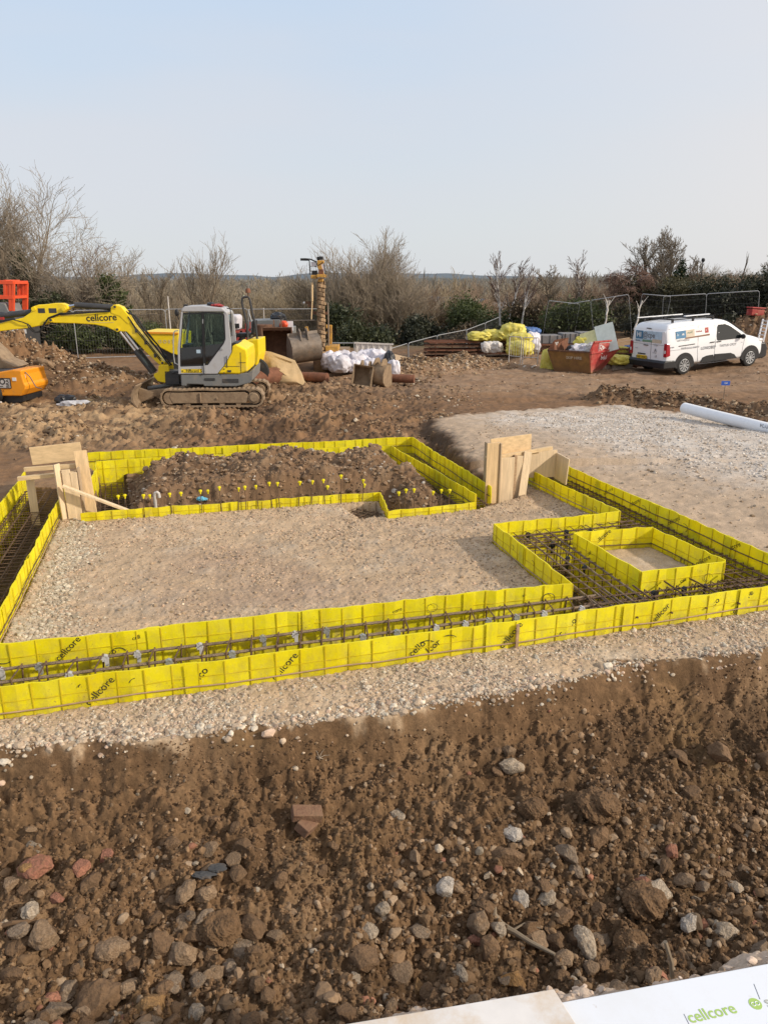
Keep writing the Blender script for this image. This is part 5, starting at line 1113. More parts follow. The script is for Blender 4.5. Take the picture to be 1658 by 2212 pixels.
mb = MB(); a = LD(1470,500,ge); mb.box((a[0]-.35,-.45,a[1]-.12),(.4,.4,.12)); mb.prism([(a[0]-.15,a[1]-.1),(a[0]-.05,a[1]-.1),(a[0]+.0,a[1]+.3),(a[0]-.08,a[1]+.3)],-.65,-.25); mb.build('seat', M['black_plastic'], du, bevel=.03)
# red grouting machine with a pale tank
GRr = Vector((-3.6,24.6,0)); gm = empty('pump_machine', GRr, 0, 'dark red pump frame with a pale pinkish tank, seen between cab and roll bar', 'pump')
gg = cropper(320,720,4.606,24.6)
def LG(cx,cy): q = gg(cx,cy)-GRr; return q.x,q.z
mb = MB(); mb.prism([LG(*p) for p in [(1150,310),(1275,308),(1298,340),(1292,480),(1150,485)]],-.4,.4); tk = mb.build('tank', M['white_bag'], gm, bevel=.05)
mb = MB(); a = LG(1285,430); mb.box((a[0],-.41,a[1]),(.14,.05,.14)); mb.build('hatch', M['black_plastic'], tk)
mb = MB()
for p,q in (((1165,500),(1400,490)),((1240,500),(1260,640)),((1340,480),(1250,660)),((1170,500),(1180,660)),((1390,400),(1395,680)),((1160,640),(1400,650))):
    a = LG(*p); b = LG(*q); mb.beam((a[0],-.4,a[1]),(b[0],-.4,b[1]),.06,.06); mb.beam((a[0],.4,a[1]),(b[0],.4,b[1]),.06,.06)
for p in ((1165,640),(1395,640)):
    a = LG(*p); mb.beam((a[0],-.4,0),(a[0],-.4,a[1]),.08,.08); mb.beam((a[0],.4,0),(a[0],.4,a[1]),.08,.08)
a = LG(1165,645); mb.beam((a[0],-.4,a[1]),(a[0],.4,a[1]),.06,.06); mb.build('frame', M['red_paint'], gm)
mb = MB(); a = LG(1290,590); mb.box((a[0],0,a[1]-.1),(.7,.6,.5)); mb.cyl((a[0]-.2,-.3,a[1]),.16,.5,'y',14); mb.build('engine', M['dark_paint'], gm, bevel=.02)
# ===== orange compressor at the left edge =====
CR = Vector((-9.55,19.4,0)); cp = empty('compressor', CR, math.radians(-6), 'orange towable machine with a black lettered panel, cut by the left edge', 'compressor')
fc = cropper(0,680,5.527,19.0)
def LC(cx,cy): q = fc(cx,cy)-CR; return q.x,q.z
bodyp = [(-700,1400),(-60,1400),(220,1350),(348,1358),(352,1420),(385,1530),(412,1570),(405,1620),(335,1712),(-700,1722)]
mb = MB(); mb.prism([LC(*p) for p in bodyp],-.45,.65); cb2 = mb.build('body', M['orange_paint'], cp, bevel=.03)
mb = MB(); a = LC(0,1390); mb.prism([LC(*p) for p in [(-700,1392),(30,1392),(60,1370),(175,1375),(180,1400),(-700,1410)]],-.2,.5); mb.build('top_hatch', M['dark_paint'], cb2)
a = LC(185,1470); b = LC(-420,1605); cx_, cz_ = (a[0]+b[0])/2,(a[1]+b[1])/2; W_, H_ = a[0]-b[0], a[1]-b[1]
mb = MB(); mb.box((cx_,-.455,cz_),(W_,.008,H_)); pl = mb.build('sign_plate', M['pale_bag'], cb2)
mb = MB()
for (x,z,w,h) in ((cx_,cz_+H_/2,W_,.02),(cx_,cz_-H_/2,W_,.02),(cx_+W_/2,cz_,.02,H_),(cx_-W_/2,cz_,.02,H_),(cx_-.1,cz_-H_*.32,W_*.8,.015)): mb.box((x,-.462,z),(w,.006,h))
mb.build('border', M['black_ink'], pl)
a = LC(35,1520); lettering('BUJSO', .21, M['black_ink'], pl, (a[0]+.16,-.462,a[1]+.0), (1,0,0), (0,0,1), .022, 0, 'lettering','RIGHT')
a = LC(152,1540); lettering('BRA', .115, M['black_ink'], pl, (a[0],-.462,a[1]), (0,0,1), (-1,0,0), .016)
a = LC(20,1645); lettering('LTD KSUJ', .07, M['brown_ink'], cb2, (a[0],-.456,a[1]), (1,0,0), (0,0,1), .01)
for p,w_,h_,mm in (((248,1480),.10,.085,'pale_ink'),((355,1480),.05,.22,'white_plastic')):
    a = LC(*p); mb = MB(); mb.box((a[0],-.458 if w_>.06 else -.3,a[1]),(w_,.012,h_)); mb.build('label_plate' if w_>.06 else 'tail_lamp', M[mm], cb2)
mb = MB(); mb.prism([LC(*p) for p in [(-700,1722),(340,1715),(345,1790),(300,1810),(-700,1830)]],-.35,.55); mb.build('under_frame', M['black_plastic'], cp)
a = LC(20,1850); mb = MB(); mb.lathe((a[0]-.1,0,.24),[(.1,-.5),(.2,-.5),(.25,-.44),(.25,-.34),(.2,-.3)],'y',18); mb.build('wheel', M['black_rubber'], cp, True)
mb = MB(); mb.tube([(LC(*p)[0],-.3,max(.02,LC(*p)[1])) for p in ((355,1390),(430,1460),(490,1560),(520,1600),(600,1618))],.014,6); mb.build('cable', M['worn_steel'], cp, True)
mb = MB(); mb.tube([(LC(*p)[0],-.55,max(.02,LC(*p)[1])) for p in ((-60,1770),(30,1790),(80,1840),(95,1900),(110,1935))],.03,8); mb.build('hose', M['pale_bag'], cp, True)
# black plastic and grey sacking on the ground
a = P(148,868); mb = MB(); mb.blob((-.12,.1,.13),.26,.2,.14,3,.5,3); o = mb.build('plastic_sheet', M['black_sheet']); o.location=(a.x,a.y,H(a.x,a.y)-.03); tag(o,'crumpled black plastic on the soil between compressor and excavator','plastic')
mb = MB(); mb.blob((.08,-.1,.06),.34,.16,.08,3,.55,6); mb.blob((.3,0,.08),.2,.12,.05,3,.5,7); o = mb.build('sacking', M['grey_sheet']); o.location=(a.x+.1,a.y-.1,H(a.x,a.y)-.01); tag(o,'torn grey sacking lying against the black plastic','sacking')
a = P(108,806); mb = MB(); mb.blob((0,0,.0),.34,.1,.16,3,.3,9); o = mb.build('concrete_slab_piece', SM['tan']); o.location=(-10.0,22.2,.62); o.rotation_euler=(.5,.3,.2); tag(o,'flat pale slab fragment lying on the left spoil heap','slab')
# ===== dark machine with orange-red frame, far left =====
RR = Vector((-13.4,27.0,.6)); rm_ = empty('access_machine', RR, 0, 'dark grey machine with bright orange-red steel cage at the far left edge', 'machine')
fr_ = cropper(0,680,5.527,26.6)
def LR(cx,cy): q = fr_(cx,cy)-RR; return q.x,q.z
mb = MB()
for x0,z0,x1,z1,w in ((-600,130,215,150,.12),(-600,352,215,352,.12),(95,130,100,352,.10),(165,140,170,540,.09),(210,150,205,540,.09),(-600,140,-600,540,.1),(165,352,210,200,.05),(165,540,210,400,.05),(130,150,135,352,.06)):
    for yy in (-.5,.5):
        a = LR(x0,z0); b = LR(x1,z1); mb.beam((a[0],yy,a[1]),(b[0],yy,b[1]),w,w,(0,1,0))
for p in ((210,150),(205,352),(165,352),(95,130)):
    a = LR(*p); mb.beam((a[0],-.5,a[1]),(a[0],.5,a[1]),.09,.09)
mb.build('cage', M['orange_red_paint'], rm_, bevel=.008)
mb = MB(); mb.prism([LR(*p) for p in [(-600,560),(-600,430),(20,430),(105,435),(160,545),(200,560)]],-.6,.5); mb.build('cover', M['mid_grey_paint'], rm_, bevel=.06)
mb = MB(); mb.prism([LR(*p) for p in [(-600,560),(200,560),(380,760),(400,1060),(350,1090),(-600,1090)]],-.7,.6); bd = mb.build('body', M['dark_paint'], rm_, bevel=.02)
a = LR(215,940); mb = MB(); mb.box((a[0],-.706,a[1]),(.27,.008,.24)); mb.build('yellow_label', M['yellow_paint'], bd)
a = LR(275,825); mb = MB(); mb.box((a[0],-.706,a[1]),(.24,.008,.27)); mb.box((a[0]+.3,-.706,a[1]+.02),(.16,.008,.14)); wl = mb.build('white_label', M['pale_ink'], bd)
lettering('B', .22, M['grey_ink'], wl, (a[0],-.712,a[1]), (1,0,0), (0,0,1), .01)
a = LR(105,905); lettering('TT', .24, M['pale_ink'], bd, (a[0],-.706,a[1]), (1,0,0), (0,0,1), .01)
a = LR(-8,870); mb = MB(); mb.cyl((a[0],-.73,a[1]),.2,.05,'y',18); mb.build('red_lamp', M['orange_red_paint'], bd)
for x in (-1.8,.6):
    mb = MB(); mb.lathe((x,0,-.15),[(.1,-.8),(.4,-.78),(.48,-.7),(.48,-.4),(.3,-.35)],'y',20); mb.build('wheel', M['black_rubber'], rm_, True)
a = LR(420,900); mb = MB(); tp = LR(395,780); bt = LR(455,1070); mb.beam((bt[0],-.9,bt[1]-.3),(tp[0],-.9,tp[1]),.14,.06,(0,1,0)); o = mb.build('plank', M['old_timber']); o.location = RR; tag(o,'weathered plank leaning against the dark machine at left','plank')
# ===== dusty sheeted heap, pipes, buckets =====
f3 = cropper(560,720,3.768,22.3)
SR = Vector((-3.1,22.3,0)); mb = MB()
out = [(345,600),(420,612),(540,650),(655,690),(700,760),(750,880),(770,935),(600,930),(470,920),(400,905),(375,820),(355,700)]
w = [f3(*p)-SR for p in out]; cen = sum(w,Vector())/len(w); n = len(w); vs = []; fs = []; rings_ = 7; rsx = random.Random(2)
for k in range(rings_):
    t = 1-k/(rings_)
    for q in w:
        p = cen+(q-cen)*t; zz = p.z; vs.append((p.x+rsx.uniform(-.03,.03)*(k>0), .55*zz-.25*(1-t)+rsx.uniform(-.05,.05)*(k>0), zz-.02))
vs.append((cen.x,.55*cen.z-.28,cen.z)); 
for k in range(rings_-1):
    for j in range(n): fs.append((k*n+j,k*n+(j+1)%n,(k+1)*n+(j+1)%n,(k+1)*n+j))
for j in range(n): fs.append(((rings_-1)*n+j,(rings_-1)*n+(j+1)%n,len(vs)-1))
o_ = len(vs)                                   # back of the heap down to the soil
for q in w: vs.append((q.x*.9, 1.5, -.1))
for j in range(n): fs.append((j,o_+j,o_+(j+1)%n,(j+1)%n))
mb.add(vs,fs); o = mb.build('sand_heap', M['dusty_sheet'], None, 50); o.location = SR; tag(o,'flat-faced pale sandy heap beside the excavator\'s rear','heap')
def pipe(name, a, b, r, mt, label, cat='pipe', hollow=True):
    a = Vector(a); b = Vector(b); d = (b-a).normalized(); mb = MB(); mb.tube([a,a+d*.02,b-d*.02,b],[r*.97,r,r,r*.97],20)
    o = mb.build(name, M[mt], None, True); 
    mb = MB(); mb.tube([a-d*.002,a-d*.004],[r*.86,r*.86],18); mb.build('bore_disc', M['black_plastic'], o)  # black disc on the solid tube end stands for its shaded hollow
    return tag(o,label,cat)
a = f3(280,875,21.9); b = f3(400,880,22.3); pipe('steel_casing',(a.x-.1,21.7,.26),(a.x+.75,22.6,.26),.26,'rust_red','rusty red steel casing lying between excavator and sandy heap')
a = f3(760,855,22.6); b = f3(975,865,22.9); pipe('steel_casing',(a.x-.2,23.2,.14),(b.x,22.9,.14),.15,'rust_red','thin rusty casing lying right of the sandy heap')
a = f3(1560,890,22.9); pipe('steel_casing',(a.x-.2,23.0,.12),(a.x+.75,22.8,.12),.13,'rust_red','rusty casing end poking out right of the muddy buckets')
def bucket(name, loc, rz, tilt, s, wid, mt, label, inner='rust'):
    r = empty(name, loc, rz, label, 'bucket'); r.rotation_euler = (tilt[0],tilt[1],rz)
    prof = [(-.05,1.0),(.0,.92),(.30,.90),(.48,.72),(.52,.45),(.42,.18),(.18,.02),(-.15,.0),(-.42,.04)]   # (depth, height) curved back
    mb = MB(); rings = []
    for p in prof: rings.append([(-wid/2,p[0]*s,p[1]*s),(wid/2,p[0]*s,p[1]*s),(wid/2,p[0]*s*.95-.03,p[1]*s*.97+.02),(-wid/2,p[0]*s*.95-.03,p[1]*s*.97+.02)])
    mb.loft(rings); mb.build('shell', M[mt], r, 45)
    for sx in (-1,1):
        mb = MB(); poly = prof+[(-.30,.5)]; vs = [(sx*wid/2,p[0]*s,p[1]*s) for p in poly]+[(sx*(wid/2+.03),p[0]*s,p[1]*s) for p in poly]; n = len(poly)
        mb.add(vs,[tuple(range(n)),tuple(range(2*n-1,n-1,-1))]+[(i,(i+1)%n,n+(i+1)%n,n+i) for i in range(n)]); mb.build('side_plate', M[mt], r)
    for i in range(4):
        x = -wid/2+wid*(i+.5)/4; mb = MB(); mb.add([(x-.045,-.40*s,.0),(x+.045,-.40*s,.0),(x+.045,-.40*s,.07),(x-.045,-.40*s,.07),(x-.02,-.55*s,.02),(x+.02,-.55*s,.02),(x+.02,-.55*s,.04),(x-.02,-.55*s,.04)],[(0,1,5,4),(1,2,6,5),(2,3,7,6),(3,0,4,7),(4,5,6,7),(3,2,1,0)]); mb.build('tooth', M[mt], r)
    for sx in (-.12,.12):
        mb = MB(); mb.prism([(.0,.88*s),(.0,1.08*s),(.12,1.18*s),(.3,1.12*s),(.42,.86*s)],0,.04); 
        for v in range(len(mb.v)): a_,b_,c_ = mb.v[v]; mb.v[v] = (b_+sx,a_*.9,c_)
        mb.build('hanger', M[mt], r)
    return r
a = f3(505,600,25.5); bucket('digger_bucket',(a.x+.0,25.6,.25),.1,(0,0),1.25,.95,'rust','big dark brown bucket with its open mouth facing the camera')
a = f3(750,600,25.0); bucket('digger_bucket',(a.x,25.2,.42),math.pi+.35,(-.25,.1),.98,.95,'worn_steel','worn steel bucket showing its rounded back, left of the drilling rig')
a = f3(1310,900,22.3); bucket('digger_bucket',(a.x-.02,22.4,-.02),-.2,(.1,.12),.62,.55,'muddy_steel','small muddy bucket in the soil in front of the white sacks')
a = f3(1470,900,22.3); bucket('digger_bucket',(a.x,22.5,-.05),math.pi-.5,(.15,-.1),.70,.42,'muddy_steel','muddy upturned bucket standing right of the small open one')
# skip-like steel box behind the buckets
BX = f3(450,450,27.5); bb = empty('steel_box', (BX.x,27.8,0), 0, 'grey-brown steel container with a dark lump on its rim, behind the buckets', 'container')
def LB3(cx,cy): q = f3(cx,cy,27.3)-Vector((BX.x,27.8,0)); return q.x,q.z
mb = MB(); mb.prism([LB3(*p) for p in [(235,310),(530,300),(540,375),(640,380),(650,690),(230,690)]],-.5,.9); mb.build('body', M['mid_grey_paint'], bb, bevel=.02)
mb = MB(); a = LB3(490,290); mb.blob((a[0],.1,a[1]),.28,.3,.2,3,.35,4); mb.build('cover', M['black_sheet'], bb)
mb = MB(); a = LB3(532,330); b = LB3(532,272); mb.beam((a[0],-.45,a[1]),(b[0],-.45,b[1]),.05,.05); c_ = LB3(500,268); mb.beam((b[0],-.45,b[1]),(c_[0],-.45,c_[1]),.05,.05); mb.build('rail', M['dark_paint'], bb)
a = LB3(628,358); mb = MB(); mb.box((a[0],-.6,a[1]),(.22,.02,.33)); mb.build('notice', M['white_plastic'], bb); a = LB3(616,530); mb = MB(); mb.box((a[0],-.52,a[1]),(.14,.02,.24)); mb.build('notice', M['white_plastic'], bb)
a = f3(565,352,27.0); mb = MB(); mb.blob((0,0,0),.15,.12,.14,3,.15,6); o = mb.build('orange_float', M['orange_red_paint'],None,True); o.location = (a.x,27.0,a.z+.02); tag(o,'small orange float resting on the steel container','float')
a = f3(365,480,26.2); mb = MB(); mb.cyl((0,0,.78),.36,1.5,'z',24); o = mb.build('brown_drum', M['rust'],None,True,bevel=.02); o.location=(a.x-.05,26.6,.0); tag(o,'tall muddy brown drum left of the big open bucket','drum')
# ===== drilling rig =====
RG = V(694,792,26.2); RG.z = 0; rg = empty('drilling_rig', RG, 0, 'tall muddy drilling rig with yellow head and leaning mast in mid distance', 'drilling rig')
fg = cropper(740,620,10.36,26.2)
def LGg(cx,cy): q = fg(cx,cy)-RG; return q.x,q.z
def LG3(cx,cy): q = f3(cx,cy,26.2)-RG; return q.x,q.z
a = LGg(600,880); b = LG3(915,610)
mb = MB(); mb.beam((LGg(580,870)[0]-.02,.12,LGg(580,870)[1]),(LG3(893,600)[0]-.02,.12,.55),.07,.2,(0,1,0)); mb.beam((LGg(715,870)[0],.12,LGg(715,870)[1]),(LG3(942,600)[0],.12,.55),.05,.2,(0,1,0)); ms = mb.build('mast', M['auger_mud'], rg, bevel=.01)
top = Vector((LGg(655,880)[0],-.02,LGg(655,880)[1])); bot = Vector((LG3(922,610)[0],-.02,LG3(922,610)[1]))
mb = MB(); mb.tube([top,bot],.07,12); nturn = 17
vs = []; fs = []
for i in range(nturn*12+1):
    t = i/(nturn*12); p = top+(bot-top)*t; an = i*math.pi/6; rr = .12+.03*math.sin(i*1.7)+.02*math.sin(i*.23)
    vs += [(p.x+.07*math.cos(an),p.y+.07*math.sin(an),p.z+.03),(p.x+rr*math.cos(an),p.y+rr*math.sin(an),p.z+.02),(p.x+rr*math.cos(an),p.y+rr*math.sin(an),p.z-.07)]
for i in range(nturn*12): fs += [(3*i,3*i+1,3*i+4,3*i+3),(3*i+1,3*i+2,3*i+5,3*i+4)]
mb.add(vs,fs); mb.build('auger', M['auger_mud'], rg)
mb = MB(); z1_ = LG3(915,598)[1]; x_ = LG3(918,680)[0]; mb.tube([(x_,0,z1_),(x_,0,z1_-.3),(x_,0,.0),(x_,0,-.2)],[.25,.29,.28,.28],16); mb.build('casing', M['auger_mud'], rg, True)
def gbox(mb, x0,y0,x1,y1,d0,d1,m=0): a = LGg(x0,y0); b = LGg(x1,y1); mb.box(((a[0]+b[0])/2,(d0+d1)/2,(a[1]+b[1])/2),(abs(b[0]-a[0]),d1-d0,abs(a[1]-b[1])),None,m); return mb
mb = gbox(MB(),395,705,545,800,-.2,.3); gbox(mb,555,690,780,770,-.3,.35); gbox(mb,575,790,710,880,-.15,.2); hd = mb.build('drill_head', M['rig_yellow'], rg, bevel=.015)
mb = MB(); mb.prism([LGg(*p) for p in [(560,330),(720,320),(725,390),(660,440),(700,560),(720,690),(600,690),(590,560),(560,480)]],-.15,.2); mb.build('gearbox', M['rig_yellow'], hd, bevel=.015)
mb = gbox(MB(),600,560,720,690,-.2,-.1); mb.build('guard', M['rust_red'], hd)
mb = gbox(MB(),545,235,610,320,-.12,.15); gbox(mb,600,225,705,310,-.16,.16); mb.build('motor', M['black_plastic'], hd, bevel=.02)
mb = MB(); mb.tube([(LGg(*p)[0],-.1,LGg(*p)[1]) for p in ((545,370),(480,340),(380,298),(250,288),(125,290),(125,318),(340,322),(360,350))],.022,7); mb.tube([(LGg(*p)[0],-.15,LGg(*p)[1]) for p in ((360,330),(372,480),(380,700))],.02,6); mb.tube([(LGg(*p)[0],.0,LGg(*p)[1]) for p in ((380,480),(450,470),(540,500))],.016,6); mb.tube([(LGg(*p)[0],-.2,LGg(*p)[1]) for p in ((548,380),(570,480),(640,430),(720,370))],.014,6); mb.tube([(LGg(*p)[0],-.1,LGg(*p)[1]) for p in ((735,400),(755,560),(790,760))],.014,6); mb.build('hose', M['black_rubber'], rg, True)
mb = gbox(MB(),395,370,535,480,-.08,.05); gbox(mb,640,430,745,600,-.1,.1); mb.build('hose_guard', M['white_bag'], rg)
mb = gbox(MB(),420,590,550,700,-.1,.15); mb.build('valve_block', M['black_plastic'], rg)
mb = MB(); a = LGg(425,900); b = LGg(430,1380); c_ = LGg(405,1850); mb.tube([(a[0],-.1,a[1]),(b[0],-.1,b[1])],.035,8); mb.tube([(b[0],-.1,b[1]),(c_[0],-.1,c_[1])],.022,8); mb.build('feed_rod', M['timber'], rg, True)
mb = MB(); a = LGg(815,1430); c_ = LG3(985,560); mb.tube([(a[0],.2,a[1]),(c_[0],.2,c_[1])],.03,8); mb.build('stay', M['worn_steel'], rg, True)
mb = MB(); a = LGg(430,1690); b = LGg(820,1700); mb.beam((a[0],.2,a[1]),(b[0],.2,b[1]),.08,.1); a = LGg(250,1420); b = LGg(400,1425); mb.beam((a[0],.1,a[1]),(b[0],.1,b[1]),.06,.08); a = LGg(300,1490); b = LGg(480,1530); mb.beam((a[0],.1,a[1]),(b[0],.1,b[1]),.06,.08); mb.build('cross_arm', M['rust'], rg)
mb = MB(); a = LGg(205,1428); mb.blob((a[0],.1,a[1]),.04,.04,.04,2,0); mb.build('lamp', M['lamp_lens'], rg)
mb = MB(); a = LG3(990,360); b = LG3(990,540); mb.beam((a[0],.5,a[1]),(b[0],.5,b[1]),.14,.2,(0,1,0)); a = LG3(950,370); b = LG3(1000,375); mb.beam((a[0],.4,a[1]),(b[0],.5,b[1]),.12,.12); a = LG3(960,440); b=LG3(1000,380); mb.beam((a[0],.45,a[1]),(b[0],.5,b[1]),.07,.08); mb.build('support_frame', M['rig_yellow'], rg, bevel=.01); mb = MB(); a = LG3(760,445); b = LG3(870,440); mb.beam((a[0],.9,a[1]),(b[0],.9,b[1]),.12,.12); a = LG3(750,380); c_ = LG3(765,440); mb.beam((a[0],.9,a[1]),(c_[0],.9,c_[1]),.1,.12,(0,1,0)); a = LG3(865,440); b = LG3(868,500); mb.beam((a[0],.9,a[1]),(b[0],.9,b[1]),.06,.06,(0,1,0)); mb.build('side_arm', M['rig_yellow'], rg, bevel=.01)
mb = MB(); mb.prism([LG3(*p) for p in [(955,550),(1060,548),(1080,545),(1080,590),(1070,625),(960,620)]],-.1,.8); mb.build('base', M['rig_yellow'], rg, bevel=.02)
for yy in (-.05,1.2):
    mb = MB(); x0_ = LG3(900,650)[0]
    prof = [(x0_-.2+.22*math.cos(t)*1.0-(.0 if math.cos(t)>0 else 1.3)+1.5,.22+.22*math.sin(t)) for t in [i*math.pi/8 for i in range(16)]]
    mb.prism(prof, yy+.4, yy+.75); mb.build('crawler_track', M['muddy_steel'], rg)
mb = MB(); mb.box((LG3(980,600)[0],.9,.5),(1.4,1.2,.35)); mb.build('chassis', M['muddy_steel'], rg)
# ---------- panel van ----------
HD = math.radians(22); VF = Vector((math.cos(HD),math.sin(HD),0)); VR = Vector((VF.y,-VF.x,0))
WB, ROV, FOV, HW = 3.05, .82, .86, .92
rc_ = P(1472,808.5); vr = rc_-VR*.82; vr.z = 0
van = empty('van', vr, HD, 'white panel van with printed panels and a roof rack, parked at the right', 'van'); van.rotation_euler = (0, -math.radians(3.0), HD); van.scale = (.945,.945,.945)
def hw(z): return HW if z < 1.0 else HW-.135*((z-1.0)/.8)**1.4
def zt(x): return float(np.interp(x,[-.82,-.74,-.5,.4,1.6,1.95,2.85,3.2,3.6,3.8,3.9],[1.55,1.74,1.80,1.83,1.80,1.74,1.18,1.10,.98,.82,.62]))
def zbm(x): return float(np.interp(x,[-.82,-.6,3.3,3.9],[.42,.30,.28,.34]))
rings = []
for x in (-.82,-.79,-.70,-.5,0,.5,1.0,1.6,1.95,2.3,2.6,2.85,3.0,3.2,3.4,3.6,3.75,3.85,3.9):
    t = zt(x); b = zbm(x); plan = float(np.interp(x,[-.82,-.74,3.2,3.6,3.85,3.9],[.955,1.0,1.0,.95,.78,.66])); half = []
    zs = [b, b+.10, .70, .98, 1.2, 1.45, t-.10, t-.03, t]
    for i,z in enumerate(zs):
        if z > t-.10 and i < 6: z = min(z, t-.12+.01*i)
        w = hw(z)*plan
        if i == 0: w -= .06
        if i == 7: w -= .05
        if i == 8: w -= .16
        if x > 2.9 and z > .8: w -= .10*(z-.8)/.4
        half.append((w,z))
    rings.append([(x,-w,z) for w,z in half]+[(x,w,z) for w,z in reversed(half)])
mb = MB(); mb.loft(rings); body = mb.build('body', M['white_paint'], van, 30); 
sub = body.modifiers.new('round','SUBSURF'); sub.levels = 1; sub.render_levels = 2
def on_side(pts, mt, name, parent=body, off=.006, thick=.006, side=-1):
    """outline in (x,z) laid onto the flank"""
    bm_ = MB(); n = len(pts); vs = [(p[0],side*(hw(p[1])+off),p[1]) for p in pts]+[(p[0],side*(hw(p[1])+off-.02),p[1]) for p in pts]
    bm_.add(vs,[tuple(range(n)) if side<0 else tuple(range(n-1,-1,-1))]+[(i,(i+1)%n,n+(i+1)%n,n+i) for i in range(n)]); return bm_.build(name, M[mt], parent)
def side_text(txt, size, x, z, mt, bold=.01, align='LEFT', parent=body, sx=1.0):
    sl = -.05 if z>1.0 else 0
    return lettering(txt, size, M[mt], parent, (x,-(hw(z)+.013),z), (sx,0,0), (0,-sl*(-1),1), bold, 0, 'lettering', align)
# side windows and doors
for sd_ in (-1,1):
    on_side([(1.42,1.08),(1.40,1.22),(1.44,1.52),(1.50,1.60),(1.80,1.60),(2.02,1.52),(2.42,1.27),(2.68,1.09),(2.60,1.06),(1.50,1.05)],'dark_glass','door_window',side=sd_)
    on_side([(.72,.34),(1.32,.34),(1.32,.50),(1.28,.58),(1.0,.57),(.82,.52)],'black_plastic','side_moulding',off=.016,side=sd_)
    on_side([(1.345,.34),(2.42,.36),(2.28,.50),(2.1,.57),(1.345,.59)],'black_plastic','side_moulding',off=.016,side=sd_)
    for wx in (0,WB):
        pts = [(wx+.44*math.cos(t),.32+.44*math.sin(t)) for t in [i*math.pi/16-.05 for i in range(17)]]+[(wx-.36,.24),(wx+.36,.24)]
        on_side(pts,'black_plastic','wheel_arch',off=.010,side=sd_)
def groove(pts, name='door_gap'):
    bm_ = MB()
    for a,b in zip(pts[:-1],pts[1:]): bm_.beam((a[0],-(hw(a[1])+.002),a[1]),(b[0],-(hw(b[1])+.002),b[1]),.010,.006,(0,1,0))
    return bm_.build(name, M['grey_ink'], body)
groove([(1.34,.30),(1.345,1.0),(1.34,1.62)]); groove([(.62,.32),(.55,.8),(.56,1.2),(.58,1.62)]); groove([(2.62,.34),(2.66,.75),(2.72,1.08)]); groove([(.58,1.64),(1.34,1.66),(1.9,1.62)]); groove([(.62,.31),(1.4,.30),(2.62,.33)]); groove([(-.70,1.60),(.2,1.66),(.56,1.66)],'roof_joint')
on_side([(-.30,.985),(.42,1.01),(.42,1.035),(-.30,1.01)],'black_plastic','sliding_rail',off=.008)
for x in (1.10,1.40): on_side([(x,1.00),(x+.20,1.005),(x+.20,1.035),(x,1.03)],'black_plastic','door_handle',off=.02)
# printed panel on the flank
pn = on_side([(-.42,1.22),(1.08,1.27),(1.08,1.56),(-.42,1.50)],'pale_ink','sign_panel',off=.010)
for pts,mt in (([(-.42,1.25),(.02,1.265),(.02,1.515),(-.42,1.50)],'blue_ink'),([(.02,1.265),(.40,1.28),(.40,1.53),(.02,1.515)],'sand_ink'),([(.87,1.36),(1.03,1.365),(1.03,1.545),(.87,1.54)],'red_ink'),([(-.05,1.225),(1.08,1.27),(1.08,1.32),(.0,1.27)],'brown_ink')):
    on_side(pts,mt,'print_block',pn,.0115)
side_text('lt',.20,-.40,1.36,'pale_blue_ink',.03,parent=pn); side_text('a',.26,-.16,1.37,'pale_ink',.04,parent=pn); side_text('nc|',.19,.08,1.41,'green_block_ink',.012,parent=pn); side_text('une',.19,.46,1.43,'red_ink',.012,parent=pn); side_text('e',.12,.90,1.45,'pale_ink',.02,parent=pn)
side_text('LARTI VHQDI ES',.075,-.38,1.185,'grey_ink'); side_text('CISTEIM',.06,-.72,.98,'grey_ink'); side_text('PROFES & CLUL CHOICES',.07,-.18,.915,'grey_ink'); side_text('LOWDBEP',.145,.70,.84,'grey_ink',.008); side_text('TASTUD CPCIT',.115,1.55,.86,'grey_ink',.006); side_text('FCA',.04,2.55,.90,'grey_ink')
on_side([(-.65,.875),(.5,.885),(.5,.892),(-.65,.882)],'grey_ink','pin_stripe',off=.008)
# rear end
XR = -.835
def rear_plate(y0,z0,y1,z1,mt,name,par=body,off=0.0):
    bm_ = MB(); bm_.box((XR-off,(y0+y1)/2,(z0+z1)/2),(.012,abs(y1-y0),abs(z1-z0))); return bm_.build(name, M[mt], par, bevel=.003)
mb = MB(); mb.box((-.80,0,.98),(.05,1.60,1.10),None); rd = mb.build('rear_door', M['white_paint'], body, bevel=.02)
mb = MB(); mb.beam((XR+.004,-.15,.45),(XR+.004,-.15,1.52),.008,.01,(1,0,0)); mb.build('door_gap', M['grey_ink'], rd)
mb = MB(); mb.beam((XR+.004,-.78,1.06),(XR+.004,.78,1.06),.008,.008,(1,0,0)); mb.build('door_gap', M['grey_ink'], rd)
wn = rear_plate(-.66,1.12,.66,1.50,'pale_blue_ink','printed_window',rd)
rear_plate(-.66,1.12,.30,1.20,'green_block_ink','print_block',wn,.002); rear_plate(-.66,1.12,-.2,1.24,'sand_ink','print_block',wn,.003); rear_plate(.28,1.22,.66,1.50,'blue_ink','print_block',wn,.002)
def rear_text(txt,size,y,z,mt,bold=.01,par=rd): return lettering(txt,size,M[mt],par,(XR-.0115,y,z),(0,-1,0),(0,0,1),bold,0,'lettering','LEFT')
rear_text('HI',.24,.60,1.36,'pale_ink',.02,wn); rear_text('@cpe',.26,.30,1.36,'grey_ink',.014,wn); rear_text('Eauunn',.08,.66,1.155,'grey_ink',.02,wn); rear_text('CARUS',.05,.66,.88,'grey_ink'); rear_text('A',.16,-.34,.86,'grey_ink',.02); rear_text('DLOSUL',.05,-.26,.77,'grey_ink'); rear_text('L8',.10,-.38,.66,'grey_ink',.01); rear_text('TERDIC',.06,-.3,1.03,'grey_ink')
